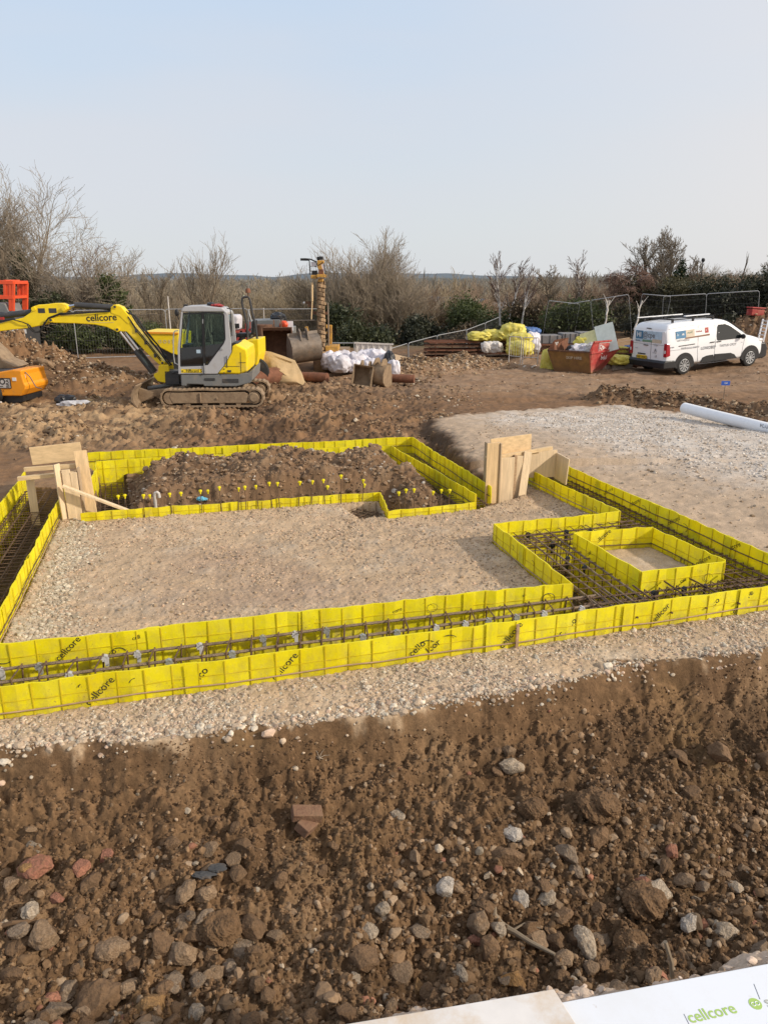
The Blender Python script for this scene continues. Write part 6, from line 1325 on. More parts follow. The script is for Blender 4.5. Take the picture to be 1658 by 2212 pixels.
np_ = rear_plate(.02,.50,.54,.65,'number_plate','number_plate',rd,.01); lettering('PWE WIKO',.115,M['black_ink'],np_,(XR-.018,.28,.575),(0,-1,0),(0,0,1),.02,0)
rear_plate(.10,.68,.50,.72,'black_plastic','plate_lamp',rd,.01); rear_plate(-.02,1.0,.22,1.03,'black_plastic','door_handle',rd,.015); rear_plate(-.12,1.585,.12,1.615,'black_plastic','brake_lamp',body,.004)
for sd_ in (-1,1):
    mb = MB(); mb.prism([(-.85,.66),(-.66,.70),(-.68,.95),(-.72,1.12),(-.84,1.12)],sd_*.945-.0,sd_*.80); tl = mb.build('tail_lamp', M['tail_lens'], body, bevel=.015)
    mb = MB(); mb.box((-.845,sd_*.88,.84),(.02,.06,.10)); mb.build('reflector', M['lamp_lens'], tl)
mb = MB(); mb.prism([(-.93,.27),(-.93,.46),(-.88,.53),(-.44,.53),(-.42,.40),(-.36,.26)],-.955,.955); mb.build('rear_bumper', M['black_plastic'], body, bevel=.03)
mb = MB(); mb.prism([(3.40,.24),(3.44,.55),(3.60,.80),(3.86,.80),(3.97,.60),(3.96,.28),(3.8,.22)],-.84,.84); mb.build('front_bumper', M['black_plastic'], body, bevel=.05)
mb = MB(); mb.add([(2.06,-.66,1.70),(2.06,.66,1.70),(2.86,.76,1.20),(2.86,-.76,1.20)],[(0,1,2,3)]); mb.v = [(a+.012,b,c+.022) for a,b,c in mb.v]; mb.build('windscreen', M['dark_glass'], body)
for sd_ in (-1,1):
    mb = MB(); mb.blob((3.56,sd_*.80,.90),.17,.07,.07,2,0); mb.build('headlamp', M['lamp_lens'], body, True)
    mb = MB(); mb.blob((2.52,sd_*1.02,1.12),.06,.11,.09,2,0); mb.beam((2.52,sd_*.9,1.08),(2.52,sd_*1.0,1.1),.05,.05); mb.build('mirror', M['black_plastic'], body, True)
for wx in (0,WB):
    for sd_ in (-1,1):
        mb = MB(); mb.lathe((wx,0,.32),[(.21,sd_*.74),(.29,sd_*.735),(.32,sd_*.77),(.325,sd_*.84),(.315,sd_*.925),(.27,sd_*.945),(.215,sd_*.935),(.21,sd_*.80)],'y',28); ty = mb.build('wheel', M['black_rubber'], van, True)
        mb = MB(); mb.cyl((wx,sd_*.87,.32),.215,.02,'y',28); mb.build('brake_disc', M['dark_paint'], ty)
        mb = MB()
        for k in range(10):
            a = k*2*math.pi/10
            for da in (-.09,.09): mb.beam((wx+.045*math.cos(a),sd_*.925,.32+.045*math.sin(a)),(wx+.215*math.cos(a+da),sd_*.935,.32+.215*math.sin(a+da)),.022,.02,(0,1,0))
        mb.cyl((wx,sd_*.93,.32),.05,.03,'y',14); mb.tube([(wx+.212*math.cos(t),sd_*.935,.32+.212*math.sin(t)) for t in [i*math.pi/14 for i in range(29)]],.012,6); mb.build('rim', M['galvanised'], ty)
mb = MB()
for x in (-.45,.45,1.35): mb.beam((x,-.72,1.90),(x,.72,1.90),.05,.04); mb.box((x,-.70,1.85),(.08,.04,.12)); mb.box((x,.70,1.85),(.08,.04,.12)); 
mb.beam((-.5,-.70,1.885),(1.4,-.70,1.885),.03,.03); mb.beam((-.5,.70,1.885),(1.4,.70,1.885),.03,.03); rk = mb.build('roof_rack', M['black_plastic'], body)
ld = MB()
o = MB(); o.tube([(-1.0,.45,1.95),(.9,.30,1.95)],.025,8); o = o.build('roof_pole', M['galvanised'], None, True); o.location = vr; o.rotation_euler = van.rotation_euler; o.scale = van.scale; tag(o,'long grey pole tied on the van roof, sticking out at the back','pole')
o = MB(); o.box((.95,-.35,1.945),(1.1,.10,.03)); o = o.build('roof_plank', M['white_plastic'], None); o.location = vr; o.rotation_euler = van.rotation_euler; o.scale = van.scale; tag(o,'white strip lying on the front of the van roof rack','plank')
# ---------- skip with rubbish ----------
f4 = cropper(1140,780,3.768,25.5)
k0 = P(1196,801); k1 = P(1275,806.5); U = (k1-k0); Lk = U.length; U.normalize(); Wd = Vector((-U.y,U.x,0))
SKR = k0+Wd*.55+U*(Lk/2); sk_ = empty('skip', SKR, math.atan2(U.y,U.x), 'rusty yellow-brown skip with a faded red end, heaped with rubbish', 'skip')
def sk_panel(mb, pts, t=.03): 
    a,b,c = [Vector(p) for p in pts[:3]]; n = (b-a).cross(c-a).normalized()*t; k = len(pts); vs = [Vector(p) for p in pts]+[Vector(p)-n for p in pts]
    mb.add(vs,[tuple(range(k)),tuple(range(2*k-1,k-1,-1))]+[((i+1)%k,i,k+i,k+(i+1)%k) for i in range(k)])
hl = Lk/2; yb = .55; yt = .66; zl = .70; zh = 1.04
mb = MB(); sk_panel(mb,[(-hl,-yb,0),(hl,-yb,0),(hl-.03,-yt,zl),(-hl-.22,-yt,zl)]); sk_panel(mb,[(hl,yb,0),(-hl,yb,0),(-hl-.22,yt,zl),(hl-.03,yt,zl)]); sk_panel(mb,[(-hl,yb,.02),(hl,yb,.02),(hl,-yb,.02),(-hl,-yb,.02)][::-1])
sb_ = mb.build('side', mat('skip_brown',(.24,.125,.035),.8,var=.35,dirt=.5,dirtcol=(.17,.085,.04),lowdirt=.25,dscale=4), sk_)
mb = MB(); mb.beam((-hl-.24,-yt,zl),(hl,-yt,zl),.05,.05); mb.beam((-hl-.24,yt,zl),(hl,yt,zl),.05,.05); mb.build('rim', M['rust'], sk_)
mb = MB(); sk_panel(mb,[(hl,-yb,0),(hl,yb,0),(hl+.46,yt+.1,zl+.02),(hl+.40,yt,zh),(hl+.06,-yt,zh),(hl-.04,-yt-.02,zl)]); re_ = mb.build('end_plate', M['red_paint'], sk_)
mb = MB(); mb.beam((hl+.0,-yt-.05,zl-.02),(hl+.46,yt+.12,zl+.04),.06,.06); mb.beam((hl+.06,-yt,zh),(hl+.41,yt,zh),.05,.05); mb.build('lifting_bar', M['red_paint'], re_)
nE = (Vector((0,yb*2,0))).cross(Vector((.46,yt-yb,zl))).normalized(); e0 = Vector((hl+.21,.02,.86))+nE*.012; ux_ = Vector((.34,yt*2,0)).normalized()
lettering('DERRY',.20,M['pale_ink'],re_,e0,ux_,(0.0,0,1),.012); lettering('bdul',.20,M['pale_ink'],re_,Vector((hl+.20,-.02,.50))+nE*.02,ux_,(.15,0,1),.014)
mb = MB()
for dz in (-.13,.13):
    c_ = e0+Vector((0,0,dz)); mb.beam(c_-ux_*.36,c_+ux_*.36,.02,.012)
for dx__ in (-.36,.36): c_ = e0+ux_*dx__; mb.beam(c_-Vector((0,0,.13)),c_+Vector((0,0,.13)),.02,.012)
mb.build('border', M['pale_ink'], re_)
mb = MB(); sk_panel(mb,[(-hl,yb,0),(-hl,-yb,0),(-hl-.26,-yt,zl),(-hl-.06,-yt+.1,zh),(-hl-.06,yt,zh),(-hl-.26,yt,zl)]); fe = mb.build('end_plate', M['rust_red'], sk_)
lettering('SKI',.26,M['pale_ink'],fe,(-hl-.10,-.3,.86),(.05,-1,0),(.3,0,1),.02); lettering('SKIP HIRE',.13,M['sand_ink'],sb_,(.05,-(yb+yt)/2-.035,.48),(1,0,0),(0,-.12,1),.01)
def yard(name, mb, mt, loc, label, cat, group=None, rot=(0,0,0), smooth=False, bevel=0):
    o = mb.build(name, M[mt] if isinstance(mt,str) else mt, None, smooth, bevel); o.location = loc; o.rotation_euler = rot; return tag(o,label,cat,group)
def skl(u,w,z): return SKR+U*u+Wd*w+Vector((0,0,z))
rzk = math.atan2(U.y,U.x)
mb = MB(); mb.box((0,0,0),(.62,.05,.95)); yard('foam_board',mb,'foam_board',skl(.80,.30,1.12),'pale blue-green foam board standing up out of the skip','board',None,(-.25,-.30,rzk+.35))
mb = MB(); mb.box((0,0,0),(.60,.04,.75)); yard('foam_board',mb,'pale_yellow_sheet',skl(.25,.25,.98),'pale yellowish board leaning beside the foam board in the skip','board',None,(-.5,-.35,rzk+.2))
mb = MB(); mb.blob((0,0,0),.34,.28,.22,3,.5,3); yard('rubbish_sack',mb,'white_bag',skl(.05,-.1,.72),'torn white sack in the front of the skip','sack')
mb = MB(); mb.blob((0,0,0),.25,.25,.2,3,.5,8); yard('rubbish_sack',mb,'black_sheet',skl(-.25,.0,.66),'black plastic sack behind the skip edge','sack')
mb = MB(); mb.blob((0,0,0),.3,.2,.2,3,.5,9); yard('rubbish_sack',mb,'yellow_bag',skl(-.05,.35,.92),'yellow wrapping bulging at the back of the skip','sack')
mb = MB(); mb.blob((0,0,0),.3,.25,.25,3,.4,12); mb.box((.1,0,.1),(.5,.1,.3)); yard('rubbish_sack',mb,'pale_bag',skl(.55,-.1,.75),'grey-pink crumpled sheet near the red end of the skip','sack')
# ---------- heras fence panels ----------
def fence_proto(Wp=3.45, Hp=2.0, n=34):
    r = empty('fence_panel',(0,0,0)); mb = MB(); rr = .017; k = .12
    path = [(0,0,.06),(0,0,Hp-k),(.035,0,Hp-.035),(k,0,Hp),(Wp-k,0,Hp),(Wp-.035,0,Hp-.035),(Wp,0,Hp-k),(Wp,0,.06)]
    mb.tube(path,rr,7); mb.tube([(0,0,.18),(Wp,0,.18)],.017,6); mb.build('frame',M['galvanised'],r,True)
    vs=[];fs=[]
    mb = MB()
    for i in range(1,n):
        x = Wp*i/n; mb.tube([(x,0,.18),(x,0,Hp-.02)],.0042,3,caps=False)
    for z in (.5,.85,1.2,1.55,1.8): mb.tube([(0,0,z),(Wp,0,z)],.0042,3,caps=False)
    mb.build('mesh',M['dark_wire'],r)
    mb = MB(); mb.box((0,0,.05),(.22,.65,.12)); mb.build('foot',M['black_rubber'],r,bevel=.02)
    return r
fproto = fence_proto(); used = [False]
def fence(a, b, zoff, label, group, tilt=0.0, hs=1.0):
    a = Vector(a); b = Vector(b); d = b-a; L = math.hypot(d.x,d.y)
    o = copy_tree(fproto) if used[0] else fproto; used[0] = True
    o.location = (a.x,a.y,zoff); o.rotation_euler = (tilt,-math.atan2(d.z,L),math.atan2(d.y,d.x)); o.scale = (L/3.45,1,hs)
    return tag(o,label,'fence panel',group)
LG_ = 'site fence panels behind the excavator'
fl = [(-19.0,29.0),(-15.6,29.4),(-12.1,29.8),(-8.85,31.0),(-5.6,31.6),(-2.5,32.0)]
labs = ['mesh fence panel at far left behind the compressor','mesh fence panel behind the left spoil heap and ivy','mesh fence panel under the outstretched boom','mesh fence panel directly left of the excavator cab','mesh fence panel behind the roll bar of the dumper','mesh fence panel left of the drilling rig'][:len(fl)-1]
for (a,b),lb_ in zip(zip(fl[:-1],fl[1:]),labs): fence((a[0],a[1],0),(b[0],b[1],0),H((a[0]+b[0])/2,(a[1]+b[1])/2)-.12,lb_,LG_,random.uniform(-.02,.02))
# run of panels receding beside the rusty stacks
fr2 = [(.0,29.0),(1.05,30.4),(2.3,32.0),(3.7,33.4),(4.7,34.8),(5.5,36.0)]
tops = [.42,.62,.80,.95,1.18,1.38]; zz = [t-1.95 for t in tops]
for k in range(len(fr2)-1):
    a = Vector((*fr2[k],zz[k])); b = Vector((*fr2[k+1],zz[k+1])); fence(a,b,zz[k],['near end panel of the sloping fence, beside the white sacks','second panel up the sloping fence behind the soil heap','third panel up the sloping fence by the rusty steel','fourth panel up the sloping fence left of the yellow bags','topmost panel of the sloping fence behind the yellow bags'][k],'sloping fence panels right of the rig',.02,.97)
# tall fence behind van and skip
f5 = cropper(1500,560,3.948,33.0)
pts5 = [(-560,755,1085,34),(-250,790,1085,33.8),(-10,750,1060,33.4),(372,690,1010,32.8),(655,715,985,32.4),(1085,690,985,32.0),(1610,660,985,31.4)]
fp = [(f5(c[0],c[1],c[3]),c[3]) for c in pts5]
for k in range(len(fp)-1):
    a,b = fp[k][0],fp[k+1][0]; h_ = 2.1; aa = Vector((a.x,a.y,a.z-h_)); bb_ = Vector((b.x,b.y,b.z-h_))
    fence(aa,bb_,aa.z,['mesh fence panel beyond the yellow and blue bags','mesh fence panel beyond the grey crates','mesh fence panel beyond the skip, with tall leaning birch in front','mesh fence panel above the rear of the van','mesh fence panel above the middle of the van roof','mesh fence panel at far right beyond the van bonnet'][k],'tall fence panels beyond the van',0,1.05)
mb = MB(); a = f5(1475,870,30.6); mb.box((0,0,0),(.55,.4,.25)); mb.box((0,0,.18),(.6,.45,.06)); yard('red_toolbox',mb,'red_paint',(f5(1530,875,31.3)),'red box standing on the dark bank at far right','box',None,(0,.05,.1),bevel=.02)
a = f5(1660,945,27.8); b = f5(1598,1150,27.8); mb = MB(); 
for dy in (0,.4): mb.beam((a.x,a.y+dy,a.z),(b.x,b.y+dy,max(0.15,b.z-.6)),.05,.03,(0,1,0))
for k in range(6):
    t = (k+.5)/6; p = a+(b-a)*t; mb.beam((p.x,p.y,p.z),(p.x,p.y+.4,p.z),.03,.03)
yard('ladder',mb,'white_plastic',(0,0,0),'pale ladder leaning at the right edge in front of the van','ladder')
# pedestrian barriers
def barrier(a, b, label):
    a = Vector(a); b = Vector(b); d = b-a; L = d.length; r = empty('pedestrian_barrier',a,math.atan2(d.y,d.x),label,'barrier','crowd barriers by the yellow bags'); mb = MB()
    mb.tube([(.02,0,.12),(.02,0,1.02),(.05,0,1.05),(L-.05,0,1.05),(L-.02,0,1.02),(L-.02,0,.12)],.018,6); mb.tube([(.02,0,.35),(L-.02,0,.35)],.014,6)
    n = int(L/.11)
    for i in range(1,n): mb.tube([(L*i/n,0,.35),(L*i/n,0,1.05)],.008,4,caps=False)
    mb.build('frame',M['pale_bag'],r)
    for x in (.15,L-.15):
        mb = MB(); mb.beam((x,-.28,.04),(x,.28,.04),.05,.04); mb.build('foot',M['pale_bag'],r)
bz = 27.3; q1 = f4(490,500,27.9); q2 = f4(608,505,27.4); q3 = f4(765,500,27.2)
barrier((q1.x,27.9,-.02),(q2.x,27.4,-.02),'crowd barrier on the left, angled away in front of the yellow bag'); barrier((q2.x+.03,27.35,-.02),(q3.x,27.1,-.02),'crowd barrier on the right, joined to the angled one')
# bulk bags
def bag(cx, cy, Y, w, h, mt, label, group=None, seed=0, f=f4, lie=False):
    a = f(cx,cy,Y); mb = MB(); vs,fs = ico(4); rs_ = np.random.default_rng(seed+900); o_ = rs_.uniform(0,40,4)
    e = 3.4; n_ = (np.abs(vs)**e).sum(1)**(-1/e); q = vs*n_[:,None]                  # squarish bag
    n = perlin(q[:,0]*1.6+o_[0]+q[:,2]*.9,q[:,1]*1.6+o_[1]-q[:,2]*1.3)+.55*perlin(q[:,0]*4+o_[2],q[:,2]*4+q[:,1]*3+o_[3])+.7*np.abs(perlin(q[:,0]*3.4+o_[1]+q[:,1],q[:,2]*3.4+q[:,1]*2+o_[0]))+.4*np.abs(perlin(q[:,0]*8+o_[2],q[:,2]*8+q[:,1]*6+o_[3]))
    q = q*(.9+.26*n)[:,None]; top = q[:,2]>.5; q[top,2] += .25*perlin(q[top,0]*2+o_[3],q[top,1]*2+o_[0])
    q = q*np.array((w/2,w*.42,h/2)); q[:,2] = np.maximum(q[:,2],-h*.47); mb.add(q.tolist(),fs.tolist())
    return yard('bulk_bag' if mt=='yellow_bag' else 'sack',mb,mt,(a.x,Y,a.z),label,'bag',group,(0,0,rs_.uniform(-.5,.5)),smooth=60)
bag(225,232,30.6,1.0,.40,'yellow_bag','flat yellow bag at the left end of the yellow row','yellow bags on the bank',1)
bag(350,225,30.7,1.0,.50,'yellow_bag','slumped yellow bag second from the left of the row','yellow bags on the bank',2)
bag(440,222,30.5,.7,.42,'yellow_bag','small orange-yellow fold between the big yellow bags','yellow bags on the bank',3)
bag(535,195,30.5,1.0,.72,'yellow_bag','tallest yellow bag with peaked corners at the right of the row','yellow bags on the bank',4)
bag(605,265,29.4,1.0,.55,'yellow_bag','dusty pale-topped yellow bag above the barriers','yellow bags on the bank',5); bag(600,345,28.9,1.0,.60,'yellow_bag','yellow bag behind the crowd barriers','yellow bags on the bank',6)
bag(690,195,30.9,.85,.40,'blue_sheet','blue wrapped bundle right of the peaked yellow bag',None,7); bag(635,200,31.2,.6,.5,'grey_sheet','grey bundle between yellow bag and blue bundle',None,8)
bag(710,270,29.6,.62,.62,'white_bag','white sack right of the dusty yellow bag',None,9); bag(715,325,29.2,.62,.5,'white_bag','lower white sack just behind the right barrier',None,10)
bag(295,335,29.2,.46,.44,'pale_bag','left one of two tied off-white sacks on the bank',None,11); bag(375,335,29.2,.56,.44,'pale_bag','right one of two tied off-white sacks on the bank',None,12)
bag(878,470,26.6,.62,.86,'yellow_bag','pale yellow sack leaning at the left of the skip',None,13); bag(1570,370,26.9,.4,.32,'yellow_bag','small yellow bag between skip and van',None,14); bag(1640,365,27.3,.55,.36,'blue_sheet','blue tarpaulin bundle behind the van\'s rear',None,15); bag(1530,455,26.3,.8,.34,'yellow_bag','yellow sheeting on the ground right of the skip',None,16)
# white rubble sacks by the rig
ws = [(1020,690,.78,.60),(1085,720,.75,.55),(1110,650,.62,.42),(1150,735,.6,.42),(1200,690,.7,.55),(1225,740,.5,.42),(1250,680,.55,.45),(1300,700,.55,.45),(1345,650,.72,.45),(1400,660,.7,.55),(1440,640,.5,.42),(1455,690,.62,.5),(1380,740,.55,.5),(1495,700,.5,.48),(1490,660,.5,.4),(1600,760,.42,.5),(1330,735,.5,.4)]
lab_ws = ['knotted white sack at the left end of the sack pile','white sack with pink stripes at the front left of the pile','small white sack on top of the left pile','crumpled white sack low at front left','upright white sack left of the middle of the pile','squashed white sack low in the middle of the pile','white sack in the middle of the pile, half shaded','white sack right of the middle of the pile','lilac-white sack on top of the right pile','broad lilac-white sack in the right pile','small white sack crowning the right pile','bulging white sack near the right end of the pile','bright white sack just above the muddy bucket','white sack at the right end of the pile','white sack behind the right end of the pile','loose white sack lying apart beyond the black plastic','low white sack behind the small open bucket']
for k,(cx,cy,w_,h_) in enumerate(ws):
    bag(cx,cy,25.2+.02*((cy*7)%40)-(.012*(cy-690)),w_*.98,h_*1.05,'white_bag',lab_ws[k],'white sacks in a pile by the rig',40+k,f=f3)
a = f3(1555,720,25.0); mb = MB(); mb.blob((0,0,0),.22,.25,.42,3,.4,8); yard('black_sheet',mb,'black_sheet',(a.x,25.2,a.z),'black plastic draped at the right end of the white sacks','plastic')
a = f3(1620,720,25.6); mb = MB(); mb.box((0,0,0),(1.0,.05,.75)); yard('mud_board',mb,'grey_timber',(a.x+.12,25.9,a.z+.0),'tan board leaning back beside the white sacks','board',None,(-.9,.25,.2))
a = f3(1410,585,27.0); mb = MB()
for k in range(7): mb.beam((-.62+k*.2,0,-.2),(-.62+k*.2,0,.2),.03,.03,(0,1,0))
for z in (-.22,.22): mb.beam((-.7,0,z),(.7,0,z),.05,.05)
mb.box((0,.03,0),(1.3,.02,.4)); yard('white_crate',mb,'pale_bag',(a.x,27.0,a.z),'off-white slatted crate behind the white sacks','crate',None,(0,.04,0))
a = f3(1125,560,28.0); mb = MB(); mb.tube([(-.45,0,.25),(.40,0,.25),(.42,0,-.6)],.025,6); mb.tube([(-.45,0,.25),(-.45,0,-.6)],.025,6); yard('tube_barrier',mb,'galvanised',(a.x,28.0,a.z-.1),'bent grey tube barrier behind the left sacks','barrier',smooth=True)
# rusty steel stacks on the bank
f6 = cropper(940,700,4.145,30.5)
rs2 = random.Random(4)
def stack(x0, x1, y, z0, layers, label, nbar=9):
    r = empty('steel_stack',((x0+x1)/2,y,z0),0,label,'steel stack'); L = x1-x0
    for k in range(layers):
        mb = MB(); z = k*.15
        for i in range(nbar): mb.beam((-L/2+rs2.uniform(-.12,.12),-.5+i*.12,z+rs2.uniform(-.02,.02)),(L/2+rs2.uniform(-.12,.12),-.5+i*.12+rs2.uniform(-.05,.05),z+rs2.uniform(-.02,.02)),.035,.05)
        for i in range(3): mb.beam((-L/2+L*(i+.5)/3,-.58,z-.04),(-L/2+L*(i+.5)/3,.6,z-.04),.04,.035)
        mb.build('layer', M['rust'] if k % 2 else M['rust_red'], r)
    return r
a = f6(620,800,30.2); b = f6(1010,760,30.8); stack(a.x-.35,b.x+.1,30.8,.02,5,'rusty stack of reinforcing steel below the sloping fence')
c_ = f6(1420,700,31.2); stack(b.x+.2,c_.x+.3,31.2,.16,5,'rusty steel stack under the yellow bags')
a = f4(760,400,29.6); b = f4(900,330,29.6); stack(a.x-.1,a.x+1.9,30.4,.25,3,'low rusty steel bundle behind the barriers and skip')
mb = MB(); mb.box((0,0,0),(1.6,.9,.10)); mb.box((0,0,.12),(1.5,.9,.08)); a = f4(1610,420,26.6); stack(a.x-.5,a.x+.55,27.2,.08,5,'rusty steel bundle between the skip and the van',6)
for k in range(5):
    a = f4(1470,520+k*9,25.6+k*.12); b = f4(1690,510+k*8,25.9+k*.12); mb = MB(); mb.tube([(a.x,25.6+k*.12,.06+.03*k),(b.x,26.3+k*.12,.07+.03*k)],.026,6); yard('scaffold_tube',mb,'worn_steel',(0,0,0),'grey tube in the bundle on the ground between skip and van','tube','grey tubes between skip and van',smooth=True)
a = f4(1570,300,28.6); mb = MB()
for k in range(6): mb.beam((-.5+.05*k,-.2+.1*k,.04*k),(.55-.04*k,-.1+.1*k,.04*k+.08),.12,.03)
yard('timber_offcuts',mb,'old_timber',(a.x,28.6,a.z-.1),'heap of timber offcuts behind the foam board','timber')
# grey wrapped crates
for k,(c0,c1,t0,t1,lb_) in enumerate(((770,990,222,302,'grey wrapped crate nearest the blue bundle'),(995,1150,205,300,'middle grey wrapped crate behind the skip'),(1155,1370,195,290,'right-hand grey wrapped crate behind the foam board'))):
    a = f4(c0,t1,30.2); b = f4(c1,t0,30.2); mb = MB(); mb.box((0,0,0),(b.x-a.x,.9,b.z-a.z)); o = yard('wrapped_crate',mb,mat('crate_wrap',(.20,.19,.19),.5,var=.25,scale=7,bump=.4,bscale=9,dirt=.3) if k==0 else 'crate_wrap',((a.x+b.x)/2,30.6,(a.z+b.z)/2),lb_,'crate','grey wrapped crates',bevel=.03)
    for i in range(3): 
        mb = MB(); x = -(b.x-a.x)/2+(b.x-a.x)*(i+.5)/3; mb.box((x,-.455,0),(.03,.01,b.z-a.z)); mb.build('strap',M['dark_paint'],o)
    mb = MB(); mb.box((0,0,-(b.z-a.z)/2-.12),(b.x-a.x,.85,.2)); mb.build('pallet',M['old_timber'],o)
# white plastic drain pipe, blue survey sign
a = P(1476,889,.2); b = P(1660,932,.2); d = (b-a).normalized(); pp = [a-d*.0,a+d*1.0,b+d*.0,b+d*1.4]
mb = MB(); R_ = .12; mb.tube([(p.x,p.y,.28-.02*i) for i,p in enumerate(pp)],R_,24); dp = mb.build('drain_pipe',M['white_plastic'],None,True); tag(dp,'long white plastic drain pipe lying along the edge of the stone pad','pipe')
mb = MB(); q = Vector((pp[0].x,pp[0].y,.28)); mb.tube([q-d*.003,q-d*.006],[R_*.9,R_*.9],22); mb.build('bore_disc',M['pale_bag'],dp)
t_ = b-d*.10; lettering('PC-U', .09, M['grey_ink'], dp, (t_.x-.09,t_.y-.10,.30), (d.x,d.y,0), (0,.25,1), .012); 
a = P(1560,868); mb = MB(); mb.tube([(0,0,-.1),(0,0,.42)],.008,6); sg = yard('survey_stake',mb,'worn_steel',(a.x,a.y,H(a.x,a.y)),'blue marker plate on a thin stake in the spoil ridge','marker')
mb = MB(); mb.box((0,-.012,.48),(.22,.012,.11)); pl_ = mb.build('plate',mat('blue_plate',(.04,.12,.50),.4,var=.1),sg); lettering('150',.06,M['pale_ink'],pl_,(0,-.02,.48),(1,0,0),(0,0,1),.01)
mat('twig_pale',(.30,.245,.18),.9,var=.2,scale=2)
mat('thicket_twig',(.30,.235,.15),.9,var=.3,scale=.8); mat('thicket_red',(.27,.19,.13),.9,var=.3,scale=.8)
def tree_mesh(seed, height, spread=.8, trunk=.12, levels=4, first=.25, nb=(9,6,5,4), up=.35, droop=0.0, wig=.22, stems=1, minr=.007, lean=(0,0), ratio=.55, fine=1.0):
    rs = random.Random(seed); segs = []            # (points, radii, sides)
    def grow(p, d, L, r, lev, start=.0):
        n = 6 if lev == 0 else (5 if lev == 1 else 4); pts = [p.copy()]; rad = [r]; dd = d.copy()
        for i in range(n):
            dd = (dd+Vector((rs.gauss(0,wig),rs.gauss(0,wig),rs.gauss(0,wig)*.6))*(.45 if lev==0 else .8)+Vector((0,0,up*.35-droop*(lev>1)*.55))*(.5 if lev else .8)).normalized()
            p = p+dd*(L/n); pts.append(p.copy()); rad.append(max(minr*.6, r*(1-(.72 if lev else .6)*(i+1)/n)))
        segs.append((pts, rad, 7 if lev==0 else (5 if lev==1 else 3)))
        if lev >= levels: return
        k = nb[min(lev,len(nb)-1)]; k = max(2,int(k*rs.uniform(.8,1.25)*(fine if lev>1 else 1)))
        for j in range(k):
            t = (start if lev==0 else .18)+(1-(start if lev==0 else .18))*(j+rs.random()*.8)/k; t = min(.99,t)
            x = t*n; i = min(int(x),n-1); q = pts[i]+(pts[i+1]-pts[i])*(x-i); base = (pts[i+1]-pts[i]).normalized()
            az = rs.uniform(0,6.283)+j*2.4; a = Vector((math.cos(az),math.sin(az),0)); side = (a-base*a.dot(base)).normalized()
            ang = rs.uniform(.45,1.0)*spread; nd = (base*math.cos(ang)+side*math.sin(ang)).normalized()
            grow(q, nd, L*ratio*rs.uniform(.7,1.25)*(1-.35*t if lev==0 else 1-.25*t), max(minr, rad[i]*rs.uniform(.42,.62)), lev+1)
    for s in range(stems):
        d = Vector((lean[0]+(rs.uniform(-.38,.38) if stems>1 else 0), lean[1]+(rs.uniform(-.3,.3) if stems>1 else 0), 1)).normalized()
        grow(Vector((rs.uniform(-.2,.2)*(stems>1),rs.uniform(-.2,.2)*(stems>1),0)), d, height*rs.uniform(.62,.75)*(1 if s==0 else rs.uniform(.7,1)), trunk*(1 if s==0 else rs.uniform(.6,.9)), 0, first)
    zz_ = sorted(p.z for sg in segs for p in sg[0]); zm = zz_[int(len(zz_)*.992)]; k_ = height/zm; segs = [([p*k_ for p in a],b,c) for a,b,c in segs]
    V0=[];F0=[];V1=[];F1=[]
    for pts, rad, ns in segs:
        vs, fs = (V0,F0) if ns>=5 else (V1,F1); o = len(vs); ref = None
        for i,p in enumerate(pts):
            d = pts[min(i+1,len(pts)-1)]-pts[max(i-1,0)]; a = d.cross(Vector((.31,.92,.2))); a = a.normalized() if a.length>1e-6 else Vector((1,0,0)); b = a.cross(d).normalized()
            for j in range(ns): t = 6.2832*j/ns; q = p+a*(math.cos(t)*rad[i])+b*(math.sin(t)*rad[i]); vs.append((q.x,q.y,q.z))
        for i in range(len(pts)-1):
            for j in range(ns): fs.append((o+i*ns+j,o+i*ns+(j+1)%ns,o+(i+1)*ns+(j+1)%ns,o+(i+1)*ns+j))
    return V0,F0,V1,F1
def mesh_of(name, vs, fs, m):
    me = np_mesh(name, np.array(vs), np.array(fs), m, link=False, smooth=True); return me
def link(name, me, parent=None):
    o = bpy.data.objects.new(name, me); COL.objects.link(o)
    if parent is not None: o.parent = parent
    return o
def bare_tree(loc, label, barkm='bark', twigm=None, group=None, name='bare_tree', rz=0, **kw):
    if twigm is None: twigm = {'bark':'twig_pale','bark_dark':'bark'}.get(barkm, barkm)
    V0,F0,V1,F1 = tree_mesh(**kw); r = empty(name, loc, rz, label, 'tree', group)
    link('trunk', mesh_of('trunk',V0,F0,M[barkm]), r); link('crown', mesh_of('crown',V1,F1,M[twigm or barkm]), r)
    return r
def leaf_cloud(lumps, n, size, seed, flat=.3):
    """leaf-sized faces spread through a set of ellipsoid lumps: (cx,cy,cz,rx,ry,rz,weight)"""
    rs = np.random.default_rng(seed); w = np.array([l[6] if len(l)>6 else l[3]*l[4]*l[5] for l in lumps]); k = rs.choice(len(lumps), n, p=w/w.sum())
    L_ = np.array([l[:6] for l in lumps])[k]; u = rs.normal(size=(n,3)); u /= np.linalg.norm(u,axis=1)[:,None]; rad = rs.random(n)**.5*rs.lognormal(0,.16,n)
    nz = 1+.28*perlin(u[:,0]*2.6+k*3.1+u[:,2],u[:,1]*2.6-u[:,2]*2.0); p = L_[:,:3]+u*L_[:,3:]*(rad*nz)[:,None]
    a = rs.normal(size=(n,3)); a /= np.linalg.norm(a,axis=1)[:,None]; b = np.cross(a,rs.normal(size=(n,3))); b /= np.linalg.norm(b,axis=1)[:,None]
    s = (size*rs.lognormal(0,.35,n))[:,None]; vs = np.stack([p-a*s,p+b*s*.55,p+a*s,p-b*s*.55],1).reshape(-1,3); fs = np.arange(n*4).reshape(-1,4)
    return vs, fs
